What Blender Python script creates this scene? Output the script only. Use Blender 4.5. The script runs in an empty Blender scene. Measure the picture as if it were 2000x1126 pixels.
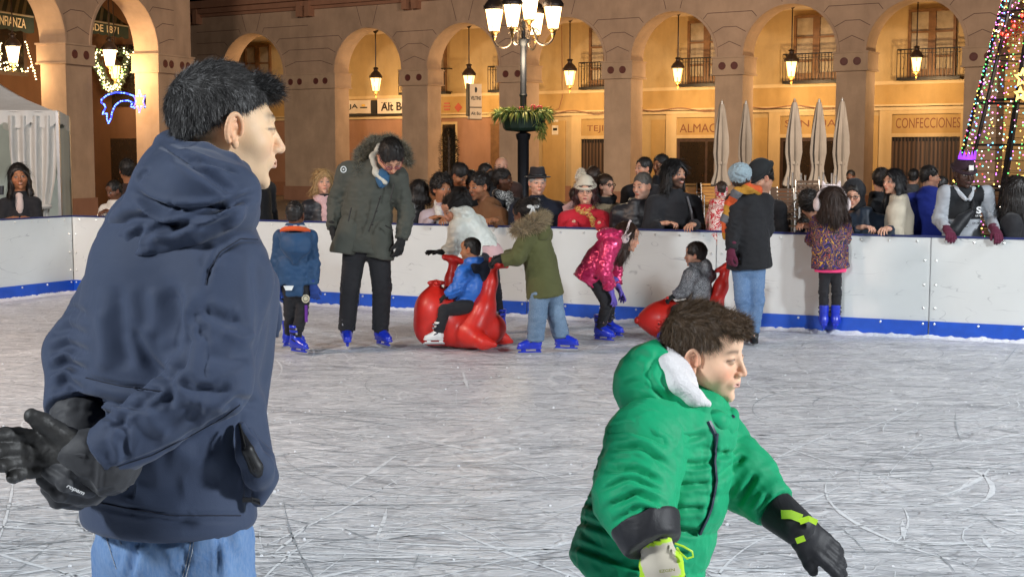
import bpy, math, random
import numpy as np
from mathutils import Vector, Matrix
random.seed(7); RNG = np.random.default_rng(7)
SC = bpy.context.scene
COL = SC.collection
R = math.radians
# ------------------------------------------------------------------ camera
F = 2700.0; CAMZ = 1.65; TILT = R(5.56)
CT, ST = math.cos(TILT), math.sin(TILT)
def W(px, py, Y):
    """point at distance Y (metres in front of the lens) seen at photo pixel px,py"""
    x = (px-1000)/F; v = (563-py)/F
    d = np.array([x, CT+v*ST, -ST+v*CT])
    return np.array([0, 0, CAMZ]) + d*(Y/d[1])
def ground(px, py, z=0.0):
    x = (px-1000)/F; v = (563-py)/F
    d = np.array([x, CT+v*ST, -ST+v*CT])
    return np.array([0, 0, CAMZ]) + d*((z-CAMZ)/d[2])
def pxscale(Y): return F/Y
V = lambda *a: np.array(a, dtype=float)
def nrm(v):
    v = np.asarray(v, float); return v/(np.linalg.norm(v)+1e-12)
# ------------------------------------------------------------------ objects
def tag(o, label=None, cat=None, group=None, kind=None):
    if label: o['label'] = label
    if cat: o['category'] = cat
    if group: o['group'] = group
    if kind: o['kind'] = kind
    return o
def empty(name, loc=(0, 0, 0), rz=0):
    o = bpy.data.objects.new(name, None); o.location = loc; o.rotation_euler = (0, 0, rz)
    o.empty_display_size = .1
    COL.objects.link(o); return o
def link(name, me, mat=None, parent=None, loc=None):
    o = bpy.data.objects.new(name, me)
    if mat is not None:
        for m in (mat if isinstance(mat, (list, tuple)) else [mat]): me.materials.append(m)
    COL.objects.link(o)
    if parent is not None: o.parent = parent
    if loc is not None: o.location = loc
    return o
def np_mesh(name, verts, faces, smooth=True, cols=None, loc0=(0, 0, 0), mats=None):
    """verts (n,3), faces list of (m,k) int arrays"""
    me = bpy.data.meshes.new(name)
    verts = np.asarray(verts, np.float32) - np.asarray(loc0, np.float32)
    if not isinstance(faces, list): faces = [faces]
    faces = [np.asarray(f, np.int32) for f in faces if len(f)]
    nv = len(verts); me.vertices.add(nv); me.vertices.foreach_set('co', verts.ravel())
    nl = sum(f.size for f in faces); nf = sum(len(f) for f in faces)
    me.loops.add(nl); me.loops.foreach_set('vertex_index', np.concatenate([f.ravel() for f in faces]))
    ls = []; s = 0
    for f in faces:
        ls.append(s+np.arange(len(f))*f.shape[1]); s += f.size
    me.polygons.add(nf); me.polygons.foreach_set('loop_start', np.concatenate(ls).astype(np.int32))
    me.polygons.foreach_set('use_smooth', np.full(nf, smooth, bool))
    if mats is not None: me.polygons.foreach_set('material_index', np.asarray(mats, np.int32))
    me.update(calc_edges=True)
    if cols is not None:
        a = me.color_attributes.new('Col', 'FLOAT_COLOR', 'POINT')
        c = np.ones((nv, 4), np.float32); c[:, :3] = cols
        a.data.foreach_set('color', c.ravel())
    return me
class MB:
    """collects boxes, tubes, lathes into one mesh"""
    def __init__(s): s.v = []; s.f = []; s.n = 0; s.m = []; s.cm = 0
    def add(s, vs, fs):
        s.v += [tuple(map(float, p)) for p in vs]
        for f in fs: s.f.append([i+s.n for i in f]); s.m.append(s.cm)
        s.n += len(vs); return s
    def obox(s, c, ex, ey, ez):
        c, ex, ey, ez = [np.asarray(a, float) for a in (c, ex, ey, ez)]
        vs = [c+i*ex+j*ey+k*ez for i in (-1, 1) for j in (-1, 1) for k in (-1, 1)]
        fs = [(0, 1, 3, 2), (4, 6, 7, 5), (0, 4, 5, 1), (2, 3, 7, 6), (0, 2, 6, 4), (1, 5, 7, 3)]
        if np.dot(np.cross(ex, ey), ez) < 0: fs = [f[::-1] for f in fs]
        return s.add(vs, fs)
    def box(s, x0, x1, y0, y1, z0, z1):
        return s.obox(((x0+x1)/2, (y0+y1)/2, (z0+z1)/2), (abs(x1-x0)/2, 0, 0), (0, abs(y1-y0)/2, 0), (0, 0, abs(z1-z0)/2))
    def tube(s, pts, r, n=8, caps=True, closed=False):
        pts = [np.asarray(p, float) for p in pts]; m = len(pts)
        rr = r if hasattr(r, '__len__') else [r]*m
        vs = []; up = None
        for i, p in enumerate(pts):
            if closed: t = nrm(pts[(i+1) % m]-pts[i-1])
            else: t = nrm(pts[min(i+1, m-1)]-pts[max(i-1, 0)])
            if up is None:
                up = V(0, 0, 1) if abs(t[2]) < .9 else V(1, 0, 0)
            a = nrm(up-t*np.dot(up, t)); b = np.cross(t, a); up = a
            for k in range(n):
                th = 2*math.pi*k/n
                vs.append(p+rr[i]*(a*math.cos(th)+b*math.sin(th)))
        fs = []
        for i in range(m if closed else m-1):
            j = (i+1) % m
            for k in range(n):
                fs.append((i*n+k, i*n+(k+1) % n, j*n+(k+1) % n, j*n+k))
        if caps and not closed:
            fs.append(tuple(range(n))[::-1]); fs.append(tuple((m-1)*n+k for k in range(n)))
        return s.add(vs, fs)
    def lathe(s, c, prof, n=16, sx=1, sy=1, rot=0):
        """prof list of (r,z) around vertical axis at c"""
        vs = []; m = len(prof)
        for r, z in prof:
            for k in range(n):
                th = 2*math.pi*k/n+rot
                vs.append((c[0]+r*math.cos(th)*sx, c[1]+r*math.sin(th)*sy, c[2]+z))
        fs = [(i*n+k, i*n+(k+1) % n, (i+1)*n+(k+1) % n, (i+1)*n+k) for i in range(m-1) for k in range(n)]
        fs.append(tuple(range(n))[::-1]); fs.append(tuple((m-1)*n+k for k in range(n)))
        return s.add(vs, fs)
    def ico(s, c, r, seg=6, ring=4, sc=(1, 1, 1)):
        vs = [(c[0], c[1], c[2]-r*sc[2])]; fs = []
        for i in range(1, ring):
            ph = -math.pi/2+math.pi*i/ring
            for k in range(seg):
                th = 2*math.pi*k/seg
                vs.append((c[0]+r*sc[0]*math.cos(ph)*math.cos(th), c[1]+r*sc[1]*math.cos(ph)*math.sin(th), c[2]+r*sc[2]*math.sin(ph)))
        vs.append((c[0], c[1], c[2]+r*sc[2])); L = len(vs)-1
        for k in range(seg):
            fs.append((0, 1+(k+1) % seg, 1+k)); fs.append((L, L-seg+k, L-seg+(k+1) % seg))
        for i in range(ring-2):
            for k in range(seg):
                a = 1+i*seg+k; b = 1+i*seg+(k+1) % seg
                fs.append((a, b, b+seg, a+seg))
        return s.add(vs, fs)
    def build(s, name, mat, parent=None, loc=None, smooth=False, bevel=0):
        me = bpy.data.meshes.new(name)
        L = np.asarray(loc if loc is not None and parent is None else (0, 0, 0), float)
        me.from_pydata([tuple(np.asarray(p)-L) for p in s.v], [], s.f)
        me.polygons.foreach_set('use_smooth', [smooth]*len(s.f))
        me.polygons.foreach_set('material_index', s.m)
        me.update()
        o = link(name, me, mat, parent)
        if parent is None and loc is not None: o.location = loc
        if smooth:
            try: me.set_sharp_from_angle(angle=R(40))
            except Exception: pass
        if bevel:
            b = o.modifiers.new('bevel', 'BEVEL'); b.width = bevel; b.segments = 2; b.limit_method = 'ANGLE'
        return o
def reloc(root_loc, o):
    """child built in world coordinates below an unrotated root at root_loc"""
    o.matrix_parent_inverse = Matrix.Translation(-Vector(root_loc)); return o
# ------------------------------------------------------------------ materials
def hx(h):
    h = h.lstrip('#'); c = [int(h[i:i+2], 16)/255 for i in (0, 2, 4)]
    return tuple(x/12.92 if x <= .04045 else ((x+.055)/1.055)**2.4 for x in c)
class NT:
    def __init__(s, name):
        s.m = bpy.data.materials.new(name); s.m.use_nodes = True; s.t = s.m.node_tree
        s.t.nodes.clear(); s.out = s.n('ShaderNodeOutputMaterial')
        s.b = s.n('ShaderNodeBsdfPrincipled'); s.l(s.b.outputs[0], s.out.inputs[0])
    def n(s, t, **kw):
        x = s.t.nodes.new(t)
        for k, v in kw.items(): setattr(x, k, v)
        return x
    def l(s, a, b): s.t.links.new(a, b)
    def set(s, node, **kw):
        for k, v in kw.items(): node.inputs[k.replace('_', ' ')].default_value = v
    def coords(s, kind='Object', scale=(1, 1, 1), rot=(0, 0, 0)):
        tc = s.n('ShaderNodeTexCoord'); mp = s.n('ShaderNodeMapping')
        s.l(tc.outputs[kind], mp.inputs[0]); mp.inputs['Scale'].default_value = scale; mp.inputs['Rotation'].default_value = rot
        return mp.outputs[0]
    def noise(s, scale=5, detail=4, rough=.55, co=None, dist=0):
        x = s.n('ShaderNodeTexNoise'); x.inputs['Scale'].default_value = scale; x.inputs['Detail'].default_value = detail
        x.inputs['Roughness'].default_value = rough; x.inputs['Distortion'].default_value = dist
        if co is None: co = s.coords()
        s.l(co, x.inputs['Vector']); return x.outputs['Fac']
    def ramp(s, fac, stops, interp='LINEAR'):
        r = s.n('ShaderNodeValToRGB'); r.color_ramp.interpolation = interp
        e = r.color_ramp.elements
        while len(e) < len(stops): e.new(.5)
        for i, (p, c) in enumerate(stops):
            e[i].position = p; e[i].color = (c, c, c, 1) if isinstance(c, (int, float)) else (*c[:3], 1)
        s.l(fac, r.inputs[0]); return r.outputs[0]
    def mix(s, fac, a, b, mode='MIX'):
        x = s.n('ShaderNodeMix'); x.data_type = 'RGBA'; x.blend_type = mode
        for v, i in ((fac, 0), (a, 6), (b, 7)):
            if hasattr(v, 'links'): s.l(v, x.inputs[i])
            elif i == 0: x.inputs[0].default_value = v
            else: x.inputs[i].default_value = (*v[:3], 1)
        return x.outputs[2]
    def math(s, op, a, b=None, c=None):
        x = s.n('ShaderNodeMath', operation=op)
        for i, v in enumerate((a, b, c)):
            if v is None: continue
            if hasattr(v, 'links'): s.l(v, x.inputs[i])
            else: x.inputs[i].default_value = v
        return x.outputs[0]
    def bump(s, h, strength=.3, dist=.01, prev=None):
        b = s.n('ShaderNodeBump'); b.inputs['Strength'].default_value = strength; b.inputs['Distance'].default_value = dist
        s.l(h, b.inputs['Height'])
        if prev is not None: s.l(prev, b.inputs['Normal'])
        s.l(b.outputs[0], s.b.inputs['Normal']); return b.outputs[0]
    def base(s, c):
        if hasattr(c, 'links'): s.l(c, s.b.inputs['Base Color'])
        else: s.b.inputs['Base Color'].default_value = (*c[:3], 1)
MC = {}
def mat(name, color, rough=.6, metal=0, var=.12, vscale=6, bump=0, bscale=80, bdist=.003, sheen=0, coat=0, spec=.5, emit=None, es=1, trans=0):
    if name in MC: return MC[name]
    t = NT(name); col = hx(color) if isinstance(color, str) else color
    if var:
        n = t.noise(vscale, 5)
        f = t.ramp(n, [(.3, 1-var), (.7, 1+var)])
        t.base(t.mix(1, col, f, 'MULTIPLY'))
    else: t.base(col)
    t.b.inputs['Roughness'].default_value = rough; t.b.inputs['Metallic'].default_value = metal
    t.b.inputs['Specular IOR Level'].default_value = spec
    if sheen: t.b.inputs['Sheen Weight'].default_value = sheen
    if coat: t.b.inputs['Coat Weight'].default_value = coat; t.b.inputs['Coat Roughness'].default_value = .15
    if bump: t.bump(t.noise(bscale, 3), bump, bdist)
    if emit:
        t.b.inputs['Emission Color'].default_value = (*(hx(emit) if isinstance(emit, str) else emit), 1)
        t.b.inputs['Emission Strength'].default_value = es
    MC[name] = t.m; return t.m
def cloth(name, color, rough=.8, var=.1, weave=220, wr=.35, wscale=9, sheen=.25, spec=.3, wrdist=.012):
    """woven garment: fine weave bump and broad soft creases"""
    if name in MC: return MC[name]
    t = NT(name); col = hx(color) if isinstance(color, str) else color
    co = t.coords()
    n = t.noise(5, 5, .6, co); f = t.ramp(n, [(.3, 1-var), (.7, 1+var)])
    t.base(t.mix(1, col, f, 'MULTIPLY'))
    t.b.inputs['Roughness'].default_value = rough; t.b.inputs['Sheen Weight'].default_value = sheen*.4
    t.b.inputs['Specular IOR Level'].default_value = spec
    b1 = t.bump(t.noise(wscale, 3, .5, co, 1.2), wr, wrdist)
    t.bump(t.noise(weave, 2, .5, co), .15, .002, b1)
    MC[name] = t.m; return t.m
def vcol_mat(name, rough=.55, spec=.4, sss=0, bump=0, bscale=300, bdist=.001, sheen=0, metal=0, coat=0, emis=0):
    if name in MC: return MC[name]
    t = NT(name); a = t.n('ShaderNodeVertexColor'); a.layer_name = 'Col'
    t.base(a.outputs[0]); t.b.inputs['Roughness'].default_value = rough; t.b.inputs['Specular IOR Level'].default_value = spec
    t.b.inputs['Metallic'].default_value = metal
    if sss:
        t.b.inputs['Subsurface Weight'].default_value = sss; t.b.inputs['Subsurface Radius'].default_value = (.012, .004, .002); t.b.inputs['Subsurface Scale'].default_value = .5
    if bump: t.bump(t.noise(bscale, 3), bump, bdist)
    if sheen: t.b.inputs['Sheen Weight'].default_value = sheen
    if coat: t.b.inputs['Coat Weight'].default_value = coat
    if emis:
        t.l(a.outputs[0], t.b.inputs['Emission Color']); t.b.inputs['Emission Strength'].default_value = emis
    MC[name] = t.m; return t.m
def glow(name, color, s): return mat(name, color, .5, var=0, emit=color, es=s)
# ------------------------------------------------------------------ noise
def sn(P, scale, seed=0, oct=2):
    """cheap smooth noise -1..1 : warped sums of sines"""
    r = np.random.default_rng(seed); out = 0; amp = 1; tot = 0
    X = P*scale
    for o in range(oct):
        for k in range(3):
            d = r.normal(size=3); d /= np.linalg.norm(d); e = r.normal(size=3); e /= np.linalg.norm(e)
            ph, p2 = r.uniform(0, 6.28, 2)
            out = out+amp*np.sin(X@d*6.28+ph+1.6*np.sin(X@e*4.1+p2))
            tot += amp
        X = X*2.03; amp *= .5
    return out/tot*1.6
# ------------------------------------------------------------------ implicit surfaces
BIG = 9.0
class G:
    def __init__(s, lo, hi, res):
        s.lo = np.asarray(lo, float); s.res = res
        s.n = np.maximum(np.ceil((np.asarray(hi)-s.lo)/res).astype(int)+1, 4)
        s.ax = [s.lo[i]+np.arange(s.n[i])*res for i in range(3)]
        s.D = np.full(s.n, BIG, np.float32)
    def sub(s, lo, hi):
        a = np.clip(np.floor((np.asarray(lo)-s.lo)/s.res).astype(int), 0, s.n)
        b = np.clip(np.ceil((np.asarray(hi)-s.lo)/s.res).astype(int)+1, 0, s.n)
        if np.any(b <= a): return None, None
        sl = tuple(slice(a[i], b[i]) for i in range(3))
        X, Y, Z = np.meshgrid(*[s.ax[i][a[i]:b[i]] for i in range(3)], indexing='ij')
        return sl, np.stack([X, Y, Z], -1)
    def comb(s, sl, d, k, op):
        D = s.D[sl]; d = d.astype(np.float32)
        if op == 'u':
            if k > 0:
                h = np.maximum(k-np.abs(D-d), 0)/k; s.D[sl] = np.minimum(D, d)-h*h*k*.25
            else: s.D[sl] = np.minimum(D, d)
        elif op == 's':
            if k > 0:
                h = np.maximum(k-np.abs(D+d), 0)/k; s.D[sl] = np.maximum(D, -d)+h*h*k*.25
            else: s.D[sl] = np.maximum(D, -d)
        elif op == 'i':
            if k > 0:
                h = np.maximum(k-np.abs(D-d), 0)/k; s.D[sl] = np.maximum(D, d)+h*h*k*.25
            else: s.D[sl] = np.maximum(D, d)
    def cap(s, a, b, r1, r2=None, k=.02, op='u', e=None, q=1., quilt=None, flat=None):
        a = np.asarray(a, float); b = np.asarray(b, float)
        if r2 is None: r2 = r1
        m = max(r1, r2)*max(q, 1)+k+2*s.res
        sl, P = s.sub(np.minimum(a, b)-m, np.maximum(a, b)+m)
        if sl is None: return s
        ab = b-a; L2 = ab@ab+1e-12
        pa = P-a; h = np.clip((pa@ab)/L2, 0, 1)
        dv = pa-h[..., None]*ab
        if e is not None:
            e = nrm(e); c = dv@e; dv = dv+((1/q-1)*c)[..., None]*e
        r = r1+(r2-r1)*h
        if quilt:
            per, amp = quilt[:2]; ph = quilt[2] if len(quilt) > 2 else 0
            hh = (pa@ab)/math.sqrt(L2)
            r = r+amp*(np.abs(np.sin(np.pi*(hh/per+ph)))**.42-.6)
        s.comb(sl, np.linalg.norm(dv, axis=-1)-r, k, op); return s
    def chain(s, pts, rs, k=.02, **kw):
        for i in range(len(pts)-1): s.cap(pts[i], pts[i+1], rs[i], rs[i+1], k, **kw)
        return s
    def ell(s, c, r, M=None, k=.02, op='u'):
        c = np.asarray(c, float); r = np.asarray(r, float)
        m = r.max()+k+2*s.res
        sl, P = s.sub(c-m, c+m)
        if sl is None: return s
        p = P-c
        if M is not None: p = p@M      # columns of M are local axes in world
        k0 = np.linalg.norm(p/r, axis=-1); k1 = np.linalg.norm(p/(r*r), axis=-1)+1e-9
        s.comb(sl, k0*(k0-1)/k1, k, op); return s
    def box(s, c, hs, M=None, rad=.01, k=.01, op='u'):
        c = np.asarray(c, float); hs = np.asarray(hs, float)
        m = np.linalg.norm(hs)+k+2*s.res
        sl, P = s.sub(c-m, c+m)
        if sl is None: return s
        p = P-c
        if M is not None: p = p@M
        qd = np.abs(p)-(hs-rad)
        d = np.linalg.norm(np.maximum(qd, 0), axis=-1)+np.minimum(qd.max(-1), 0)-rad
        s.comb(sl, d, k, op); return s
    def torus(s, c, M, a, b, r, k=.01, op='u', rz=None):
        """elliptic ring in local xy plane of M"""
        c = np.asarray(c, float); m = max(a, b)+r*1.6+k+2*s.res
        sl, P = s.sub(c-m, c+m)
        if sl is None: return s
        p = (P-c)@M
        sc = np.sqrt((p[..., 0]/a)**2+(p[..., 1]/b)**2)+1e-9
        rr = np.hypot(p[..., 0], p[..., 1])
        dr = rr-rr/sc
        d = np.hypot(dr, p[..., 2]/(rz/r if rz else 1))-r
        s.comb(sl, d, k, op); return s
    def plane(s, p, n, k=.005, lo=None, hi=None):
        """keep the side opposite to n"""
        sl, P = s.sub(s.lo if lo is None else lo, (s.lo+s.n*s.res) if hi is None else hi)
        if sl is None: return s
        s.comb(sl, (P-np.asarray(p))@nrm(n), k, 'i'); return s
    def fn(s, f, lo, hi, k, op):
        sl, P = s.sub(lo, hi)
        if sl is None: return s
        s.comb(sl, f(P), k, op); return s
    def mesh(s):
        D = s.D; D[0] = D[-1] = BIG; D[:, 0] = D[:, -1] = BIG; D[:, :, 0] = D[:, :, -1] = BIG
        D = np.where(D == 0, 1e-6, D)
        neg = D < 0
        cs = [(i, j, k) for i in (0, 1) for j in (0, 1) for k in (0, 1)]
        nx, ny, nz = s.n
        cnt = np.zeros((nx-1, ny-1, nz-1), np.uint8)
        for c in cs: cnt += neg[c[0]:nx-1+c[0], c[1]:ny-1+c[1], c[2]:nz-1+c[2]]
        I, J, K = np.nonzero((cnt > 0) & (cnt < 8))
        if len(I) == 0: return np.zeros((0, 3)), np.zeros((0, 4), int)
        idx = np.full((nx-1, ny-1, nz-1), -1, np.int32); idx[I, J, K] = np.arange(len(I))
        pos = np.zeros((len(I), 3)); n = np.zeros(len(I))
        val = {c: D[I+c[0], J+c[1], K+c[2]] for c in cs}
        for c in cs:
            for ax in range(3):
                if c[ax]: continue
                d = list(c); d[ax] = 1; d = tuple(d)
                a, b = val[c], val[d]; mk = (a < 0) != (b < 0)
                t = np.where(mk, a/(a-b+1e-20), 0)
                p = np.tile(np.array(c, float), (len(I), 1)); p[:, ax] += t
                pos += p*mk[:, None]; n += mk
        pos /= n[:, None]
        verts = s.lo+(np.stack([I, J, K], 1)+pos)*s.res
        faces = []
        for ax in range(3):
            o = [0, 0, 0]; o[ax] = 1
            a = neg[:nx-o[0], :ny-o[1], :nz-o[2]]; b = neg[o[0]:, o[1]:, o[2]:]
            cr = a != b
            u, w = [(1, 2), (2, 0), (0, 1)][ax]
            i = list(np.nonzero(cr))
            ok = (i[u] > 0) & (i[w] > 0) & (i[u] < s.n[u]-1) & (i[w] < s.n[w]-1)
            i = [q[ok] for q in i]; sg = a[i[0], i[1], i[2]]
            def g(du, dw):
                q = [x.copy() for x in i]; q[u] -= du; q[w] -= dw; return idx[q[0], q[1], q[2]]
            f = np.stack([g(1, 1), g(0, 1), g(0, 0), g(1, 0)], 1)
            f[~sg] = f[~sg][:, ::-1]
            faces.append(f)
        return verts, np.concatenate(faces)
def vnormals(v, f):
    n = np.zeros_like(v)
    a = v[f[:, 2]]-v[f[:, 0]]; b = v[f[:, 3]]-v[f[:, 1]]
    fn = np.cross(a, b)
    for k in range(4): np.add.at(n, f[:, k], fn)
    return n/(np.linalg.norm(n, axis=1)[:, None]+1e-12)
def join(parts):
    vs = []; fs = []; n = 0
    for v, f in parts: vs.append(v); fs.append(f+n); n += len(v)
    return np.concatenate(vs), np.concatenate(fs)
def GP(fn, x0, y0, x1, y1, d0, d1, res, pad=.01):
    c = np.array([fn(x, y, d) for x in (x0, x1) for y in (y0, y1) for d in (d0, d1)])
    return G(c.min(0)-pad, c.max(0)+pad, res)
def bounds(pts, pad):
    p = np.array([np.asarray(q, float) for q in pts]); return p.min(0)-pad, p.max(0)+pad
def strands(v, f, mask, n, length, dirfn, width=.002, seg=3, curl=.0, color=(.02, .015, .01), cvar=.35, seed=1, lenvar=.3, root=.0, cfn=None):
    """many thin flat tapered hairs rooted on a surface; returns verts, faces, cols"""
    r = np.random.default_rng(seed)
    N = vnormals(v, f)
    fm = mask[f].min(1) > .5
    ff = f[fm]
    if len(ff) == 0: return np.zeros((0, 3)), np.zeros((0, 4), int), np.zeros((0, 3))
    ar = np.linalg.norm(np.cross(v[ff[:, 2]]-v[ff[:, 0]], v[ff[:, 3]]-v[ff[:, 1]]), axis=1)
    pick = r.choice(len(ff), n, p=ar/ar.sum())
    a, b = r.random((2, n))
    q = ff[pick]
    w = [(1-a)*(1-b), a*(1-b), a*b, (1-a)*b]
    P = sum(v[q[:, k]]*w[k][:, None] for k in range(4)); M = sum(N[q[:, k]]*w[k][:, None] for k in range(4))
    M /= np.linalg.norm(M, axis=1)[:, None]+1e-9
    d = dirfn(P, M, r)
    d /= np.linalg.norm(d, axis=1)[:, None]+1e-9
    L = length(P) if callable(length) else np.full(n, length)
    L = L*(1+lenvar*(r.random(n)*2-1))
    side = np.cross(d, M+r.normal(size=(n, 3))*.5); side /= np.linalg.norm(side, axis=1)[:, None]+1e-9
    cv = r.normal(size=(n, 3))*curl
    cur = P-M*root; vv = []; dd = d.copy()
    for i in range(seg+1):
        wd = width*(1-.8*i/seg)/2
        vv.append(cur-side*wd); vv.append(cur+side*wd)
        dd = dd+cv/seg; dd /= np.linalg.norm(dd, axis=1)[:, None]
        cur = cur+dd*(L/seg)[:, None]
    VV = np.stack(vv, 1).reshape(-1, 3)
    st = (seg+1)*2; bidx = np.arange(n)[:, None]*st
    FF = np.concatenate([bidx+np.array([[2*i, 2*i+1, 2*i+3, 2*i+2]]) for i in range(seg)])
    cc = np.asarray(color)[None] if cfn is None else cfn(P)
    cb = cc*(1+cvar*(r.random((n, 1))*2-1))
    return VV, FF, np.repeat(np.broadcast_to(cb, (n, 3)), st, 0)
# =================================================================== WORLD + LIGHT
w = bpy.data.worlds.new("World"); SC.world = w; w.use_nodes = True
nt = w.node_tree; nt.nodes.clear()
sky = nt.nodes.new('ShaderNodeTexSky'); sky.sky_type = 'NISHITA'; sky.sun_disc = False
sky.sun_elevation = R(-4); sky.sun_rotation = R(120)
bg = nt.nodes.new('ShaderNodeBackground'); bg.inputs[1].default_value = .05
wo = nt.nodes.new('ShaderNodeOutputWorld'); nt.links.new(sky.outputs[0], bg.inputs[0]); nt.links.new(bg.outputs[0], wo.inputs[0])
cd = bpy.data.cameras.new('camera'); cam = bpy.data.objects.new('camera', cd); COL.objects.link(cam)
cam.location = (0, 0, CAMZ); cam.rotation_euler = (R(90)-TILT, 0, 0)
cd.sensor_width = 36; cd.lens = F/2000*36; cd.clip_end = 500; cd.clip_start = .1
SC.camera = cam
SC.view_settings.view_transform = 'Standard'; SC.view_settings.look = 'None'
SC.view_settings.exposure = 0; SC.view_settings.gamma = 1
try:
    SC.cycles.use_denoising = True; SC.cycles.max_bounces = 6; SC.cycles.transparent_max_bounces = 8
    SC.cycles.sample_clamp_indirect = 4
except Exception: pass
def point(name, loc, power, color, rad=.08):
    l = bpy.data.lights.new(name, 'POINT'); l.energy = power; l.color = color; l.shadow_soft_size = rad
    o = bpy.data.objects.new(name, l); o.location = loc; COL.objects.link(o); return o
def spot(name, loc, to, power, color, size=1.2, ang=110, blend=.6):
    l = bpy.data.lights.new(name, 'SPOT'); l.energy = power; l.color = color; l.shadow_soft_size = size
    l.spot_size = R(ang); l.spot_blend = blend
    o = bpy.data.objects.new(name, l); o.location = loc
    o.rotation_euler = (Vector(to)-Vector(loc)).to_track_quat('-Z', 'Y').to_euler(); COL.objects.link(o); return o
COOL = (.90, .955, 1.0); WARM = (1, .66, .32); PINKW = (1, .74, .58)
# rink floodlights out of view, then added fill lamps for the facade
spot('floodlight', (8.5, 0.5, 4.6), (-1.0, 8, .4), 4300, COOL, .5)
spot('floodlight', (-7.5, -1.0, 6.5), (1, 9, 0), 3900, COOL, .6)
spot('floodlight', (9.0, 9.0, 5.0), (1.5, 12, 0.2), 1400, COOL, .6)
spot('floodlight', (-8.5, 9.0, 6.0), (-1.5, 14, 0.3), 2000, PINKW, .6)
spot('facade_fill', (-9, 17, 8.5), (-6, 50, 4.5), 13500, (1, .81, .63), 1., 80)  # added fill to brighten the arcade front, no real lamp there
spot('facade_fill', (9, 16.5, 8.5), (6, 44, 4.5), 12500, (1, .81, .63), 1., 80)  # right-hand counterpart, also an invented fill lamp for the facade

# =================================================================== SETTING MATERIALS
def ice_material():
    t = NT('ice'); co = t.coords()
    n1 = t.noise(1.3, 8, .62, co, .6)
    stre = t.noise(4, 8, .7, t.coords(scale=(.55, 2.6, 1)), .8)
    fine = t.noise(38, 5, .75, co)
    col = t.mix(t.ramp(n1, [(.35, 0), (.68, 1)]), (.53, .545, .575), (.67, .685, .71))
    col = t.mix(t.ramp(stre, [(.5, 0), (.7, .45)]), col, (.82, .84, .87))
    col = t.mix(t.ramp(fine, [(.55, 0), (.8, .35)]), col, (.86, .87, .88))
    col = t.mix(t.ramp(t.noise(60, 3, .6, t.coords(scale=(.35, 1.6, 1), rot=(0, 0, .15)), 1.), [(.3, .3), (.45, 0)]), col, (.30, .31, .34))
    h = t.math('ADD', stre, t.math('MULTIPLY', fine, .5))
    specs = [(.9, (1, 1.7, 1), .3, .022, 'd'), (1.6, (1, 2.2, 1), -.15, .026, 'w'), (.7, (1, 1.5, 1), -.6, .020, 'w'), (1.2, (1, 1.6, 1), .55, .020, 'd'), (2.1, (1.1, 2.0, 1), .8, .026, 'd'), (2.6, (1, 2.6, 1), 1.25, .028, 'w'), (3.4, (1, 3.4, 1), -.5, .030, 'w'), (3.2, (1, 2.8, 1), -.9, .028, 'd'), (4.5, (1, 4, 1), .1, .035, 'w'), (5.5, (1, 4, 1), -.2, .032, 'd')]
    for i, (sc, st, ro, wd, kind) in enumerate(specs):
        c2 = t.coords(scale=st, rot=(0, 0, ro)); mp = c2.node; mp.inputs['Location'].default_value = (i*7.3, i*3.1, i*2.)
        nn = t.noise(sc, 1.2, .4, c2, 1.2)
        ln = t.math('ABSOLUTE', t.math('SUBTRACT', nn, .5))
        brk = t.ramp(t.noise(3.1, 3, .6, c2), [(.38, 0), (.5, 1)])
        msk = t.math('MULTIPLY', t.ramp(ln, [(wd*.15, 1), (wd*.9, 0)]), brk)
        col = t.mix(t.math('MULTIPLY', msk, .5 if kind == 'w' else .4), col, (.95, .96, .98) if kind == 'w' else (.20, .21, .24))
        h = t.math('ADD', h, t.math('MULTIPLY', msk, .8 if kind == 'w' else -.8))
    t.base(col); t.b.inputs['Roughness'].default_value = .42; t.b.inputs['Specular IOR Level'].default_value = .35
    t.bump(h, .4, .010)
    return t.m
M_ICE = ice_material()
M_SNOW = mat('snow', (.82, .84, .87), .8, var=.08, vscale=30, bump=.8, bscale=60, bdist=.02)
def paving():
    t = NT('paving'); b = t.n('ShaderNodeTexBrick'); t.l(t.coords(), b.inputs[0]); b.inputs['Scale'].default_value = 1.6
    b.inputs['Color1'].default_value = (.16, .12, .10, 1); b.inputs['Color2'].default_value = (.20, .16, .13, 1); b.inputs['Mortar'].default_value = (.07, .06, .05, 1); b.inputs['Mortar Size'].default_value = .012
    t.base(t.mix(.4, b.outputs[0], t.ramp(t.noise(2, 6), [(.3, .3), (.7, 1)]), 'MULTIPLY')); t.b.inputs['Roughness'].default_value = .6; return t.m
def stucco(name, color, var=.1, sc=1.2, rough=.85):
    t = NT(name); col = hx(color) if isinstance(color, str) else color
    n = t.noise(sc, 7, .6); f = t.ramp(n, [(.3, 1-var), (.7, 1+var)])
    st = t.ramp(t.noise(2.2, 5, .65, t.coords(scale=(1, 1, .25))), [(.45, 1), (.8, .82)])
    t.base(t.mix(1, t.mix(1, col, f, 'MULTIPLY'), st, 'MULTIPLY')); t.b.inputs['Roughness'].default_value = rough; t.b.inputs['Specular IOR Level'].default_value = .2
    t.bump(t.noise(55, 4), .25, .01); MC[name] = t.m; return t.m
M_WALL = stucco('pink_stucco', (.41, .285, .205), .14); M_PILL = stucco('pillar_stucco', (.43, .305, .215), .14)
M_GOLD = stucco('yellow_stucco', (.48, .35, .18)); M_CREAM = stucco('cream_stucco', (.62, .47, .27), .06); M_OCH = stucco('ochre_stucco', (.46, .30, .12))
M_CEIL = stucco('ceiling_stucco', (.55, .42, .28)); M_TERRA = stucco('terracotta_stucco', (.30, .155, .10)); M_JOINT = mat('joint', (.13, .075, .06), .9)
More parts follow.
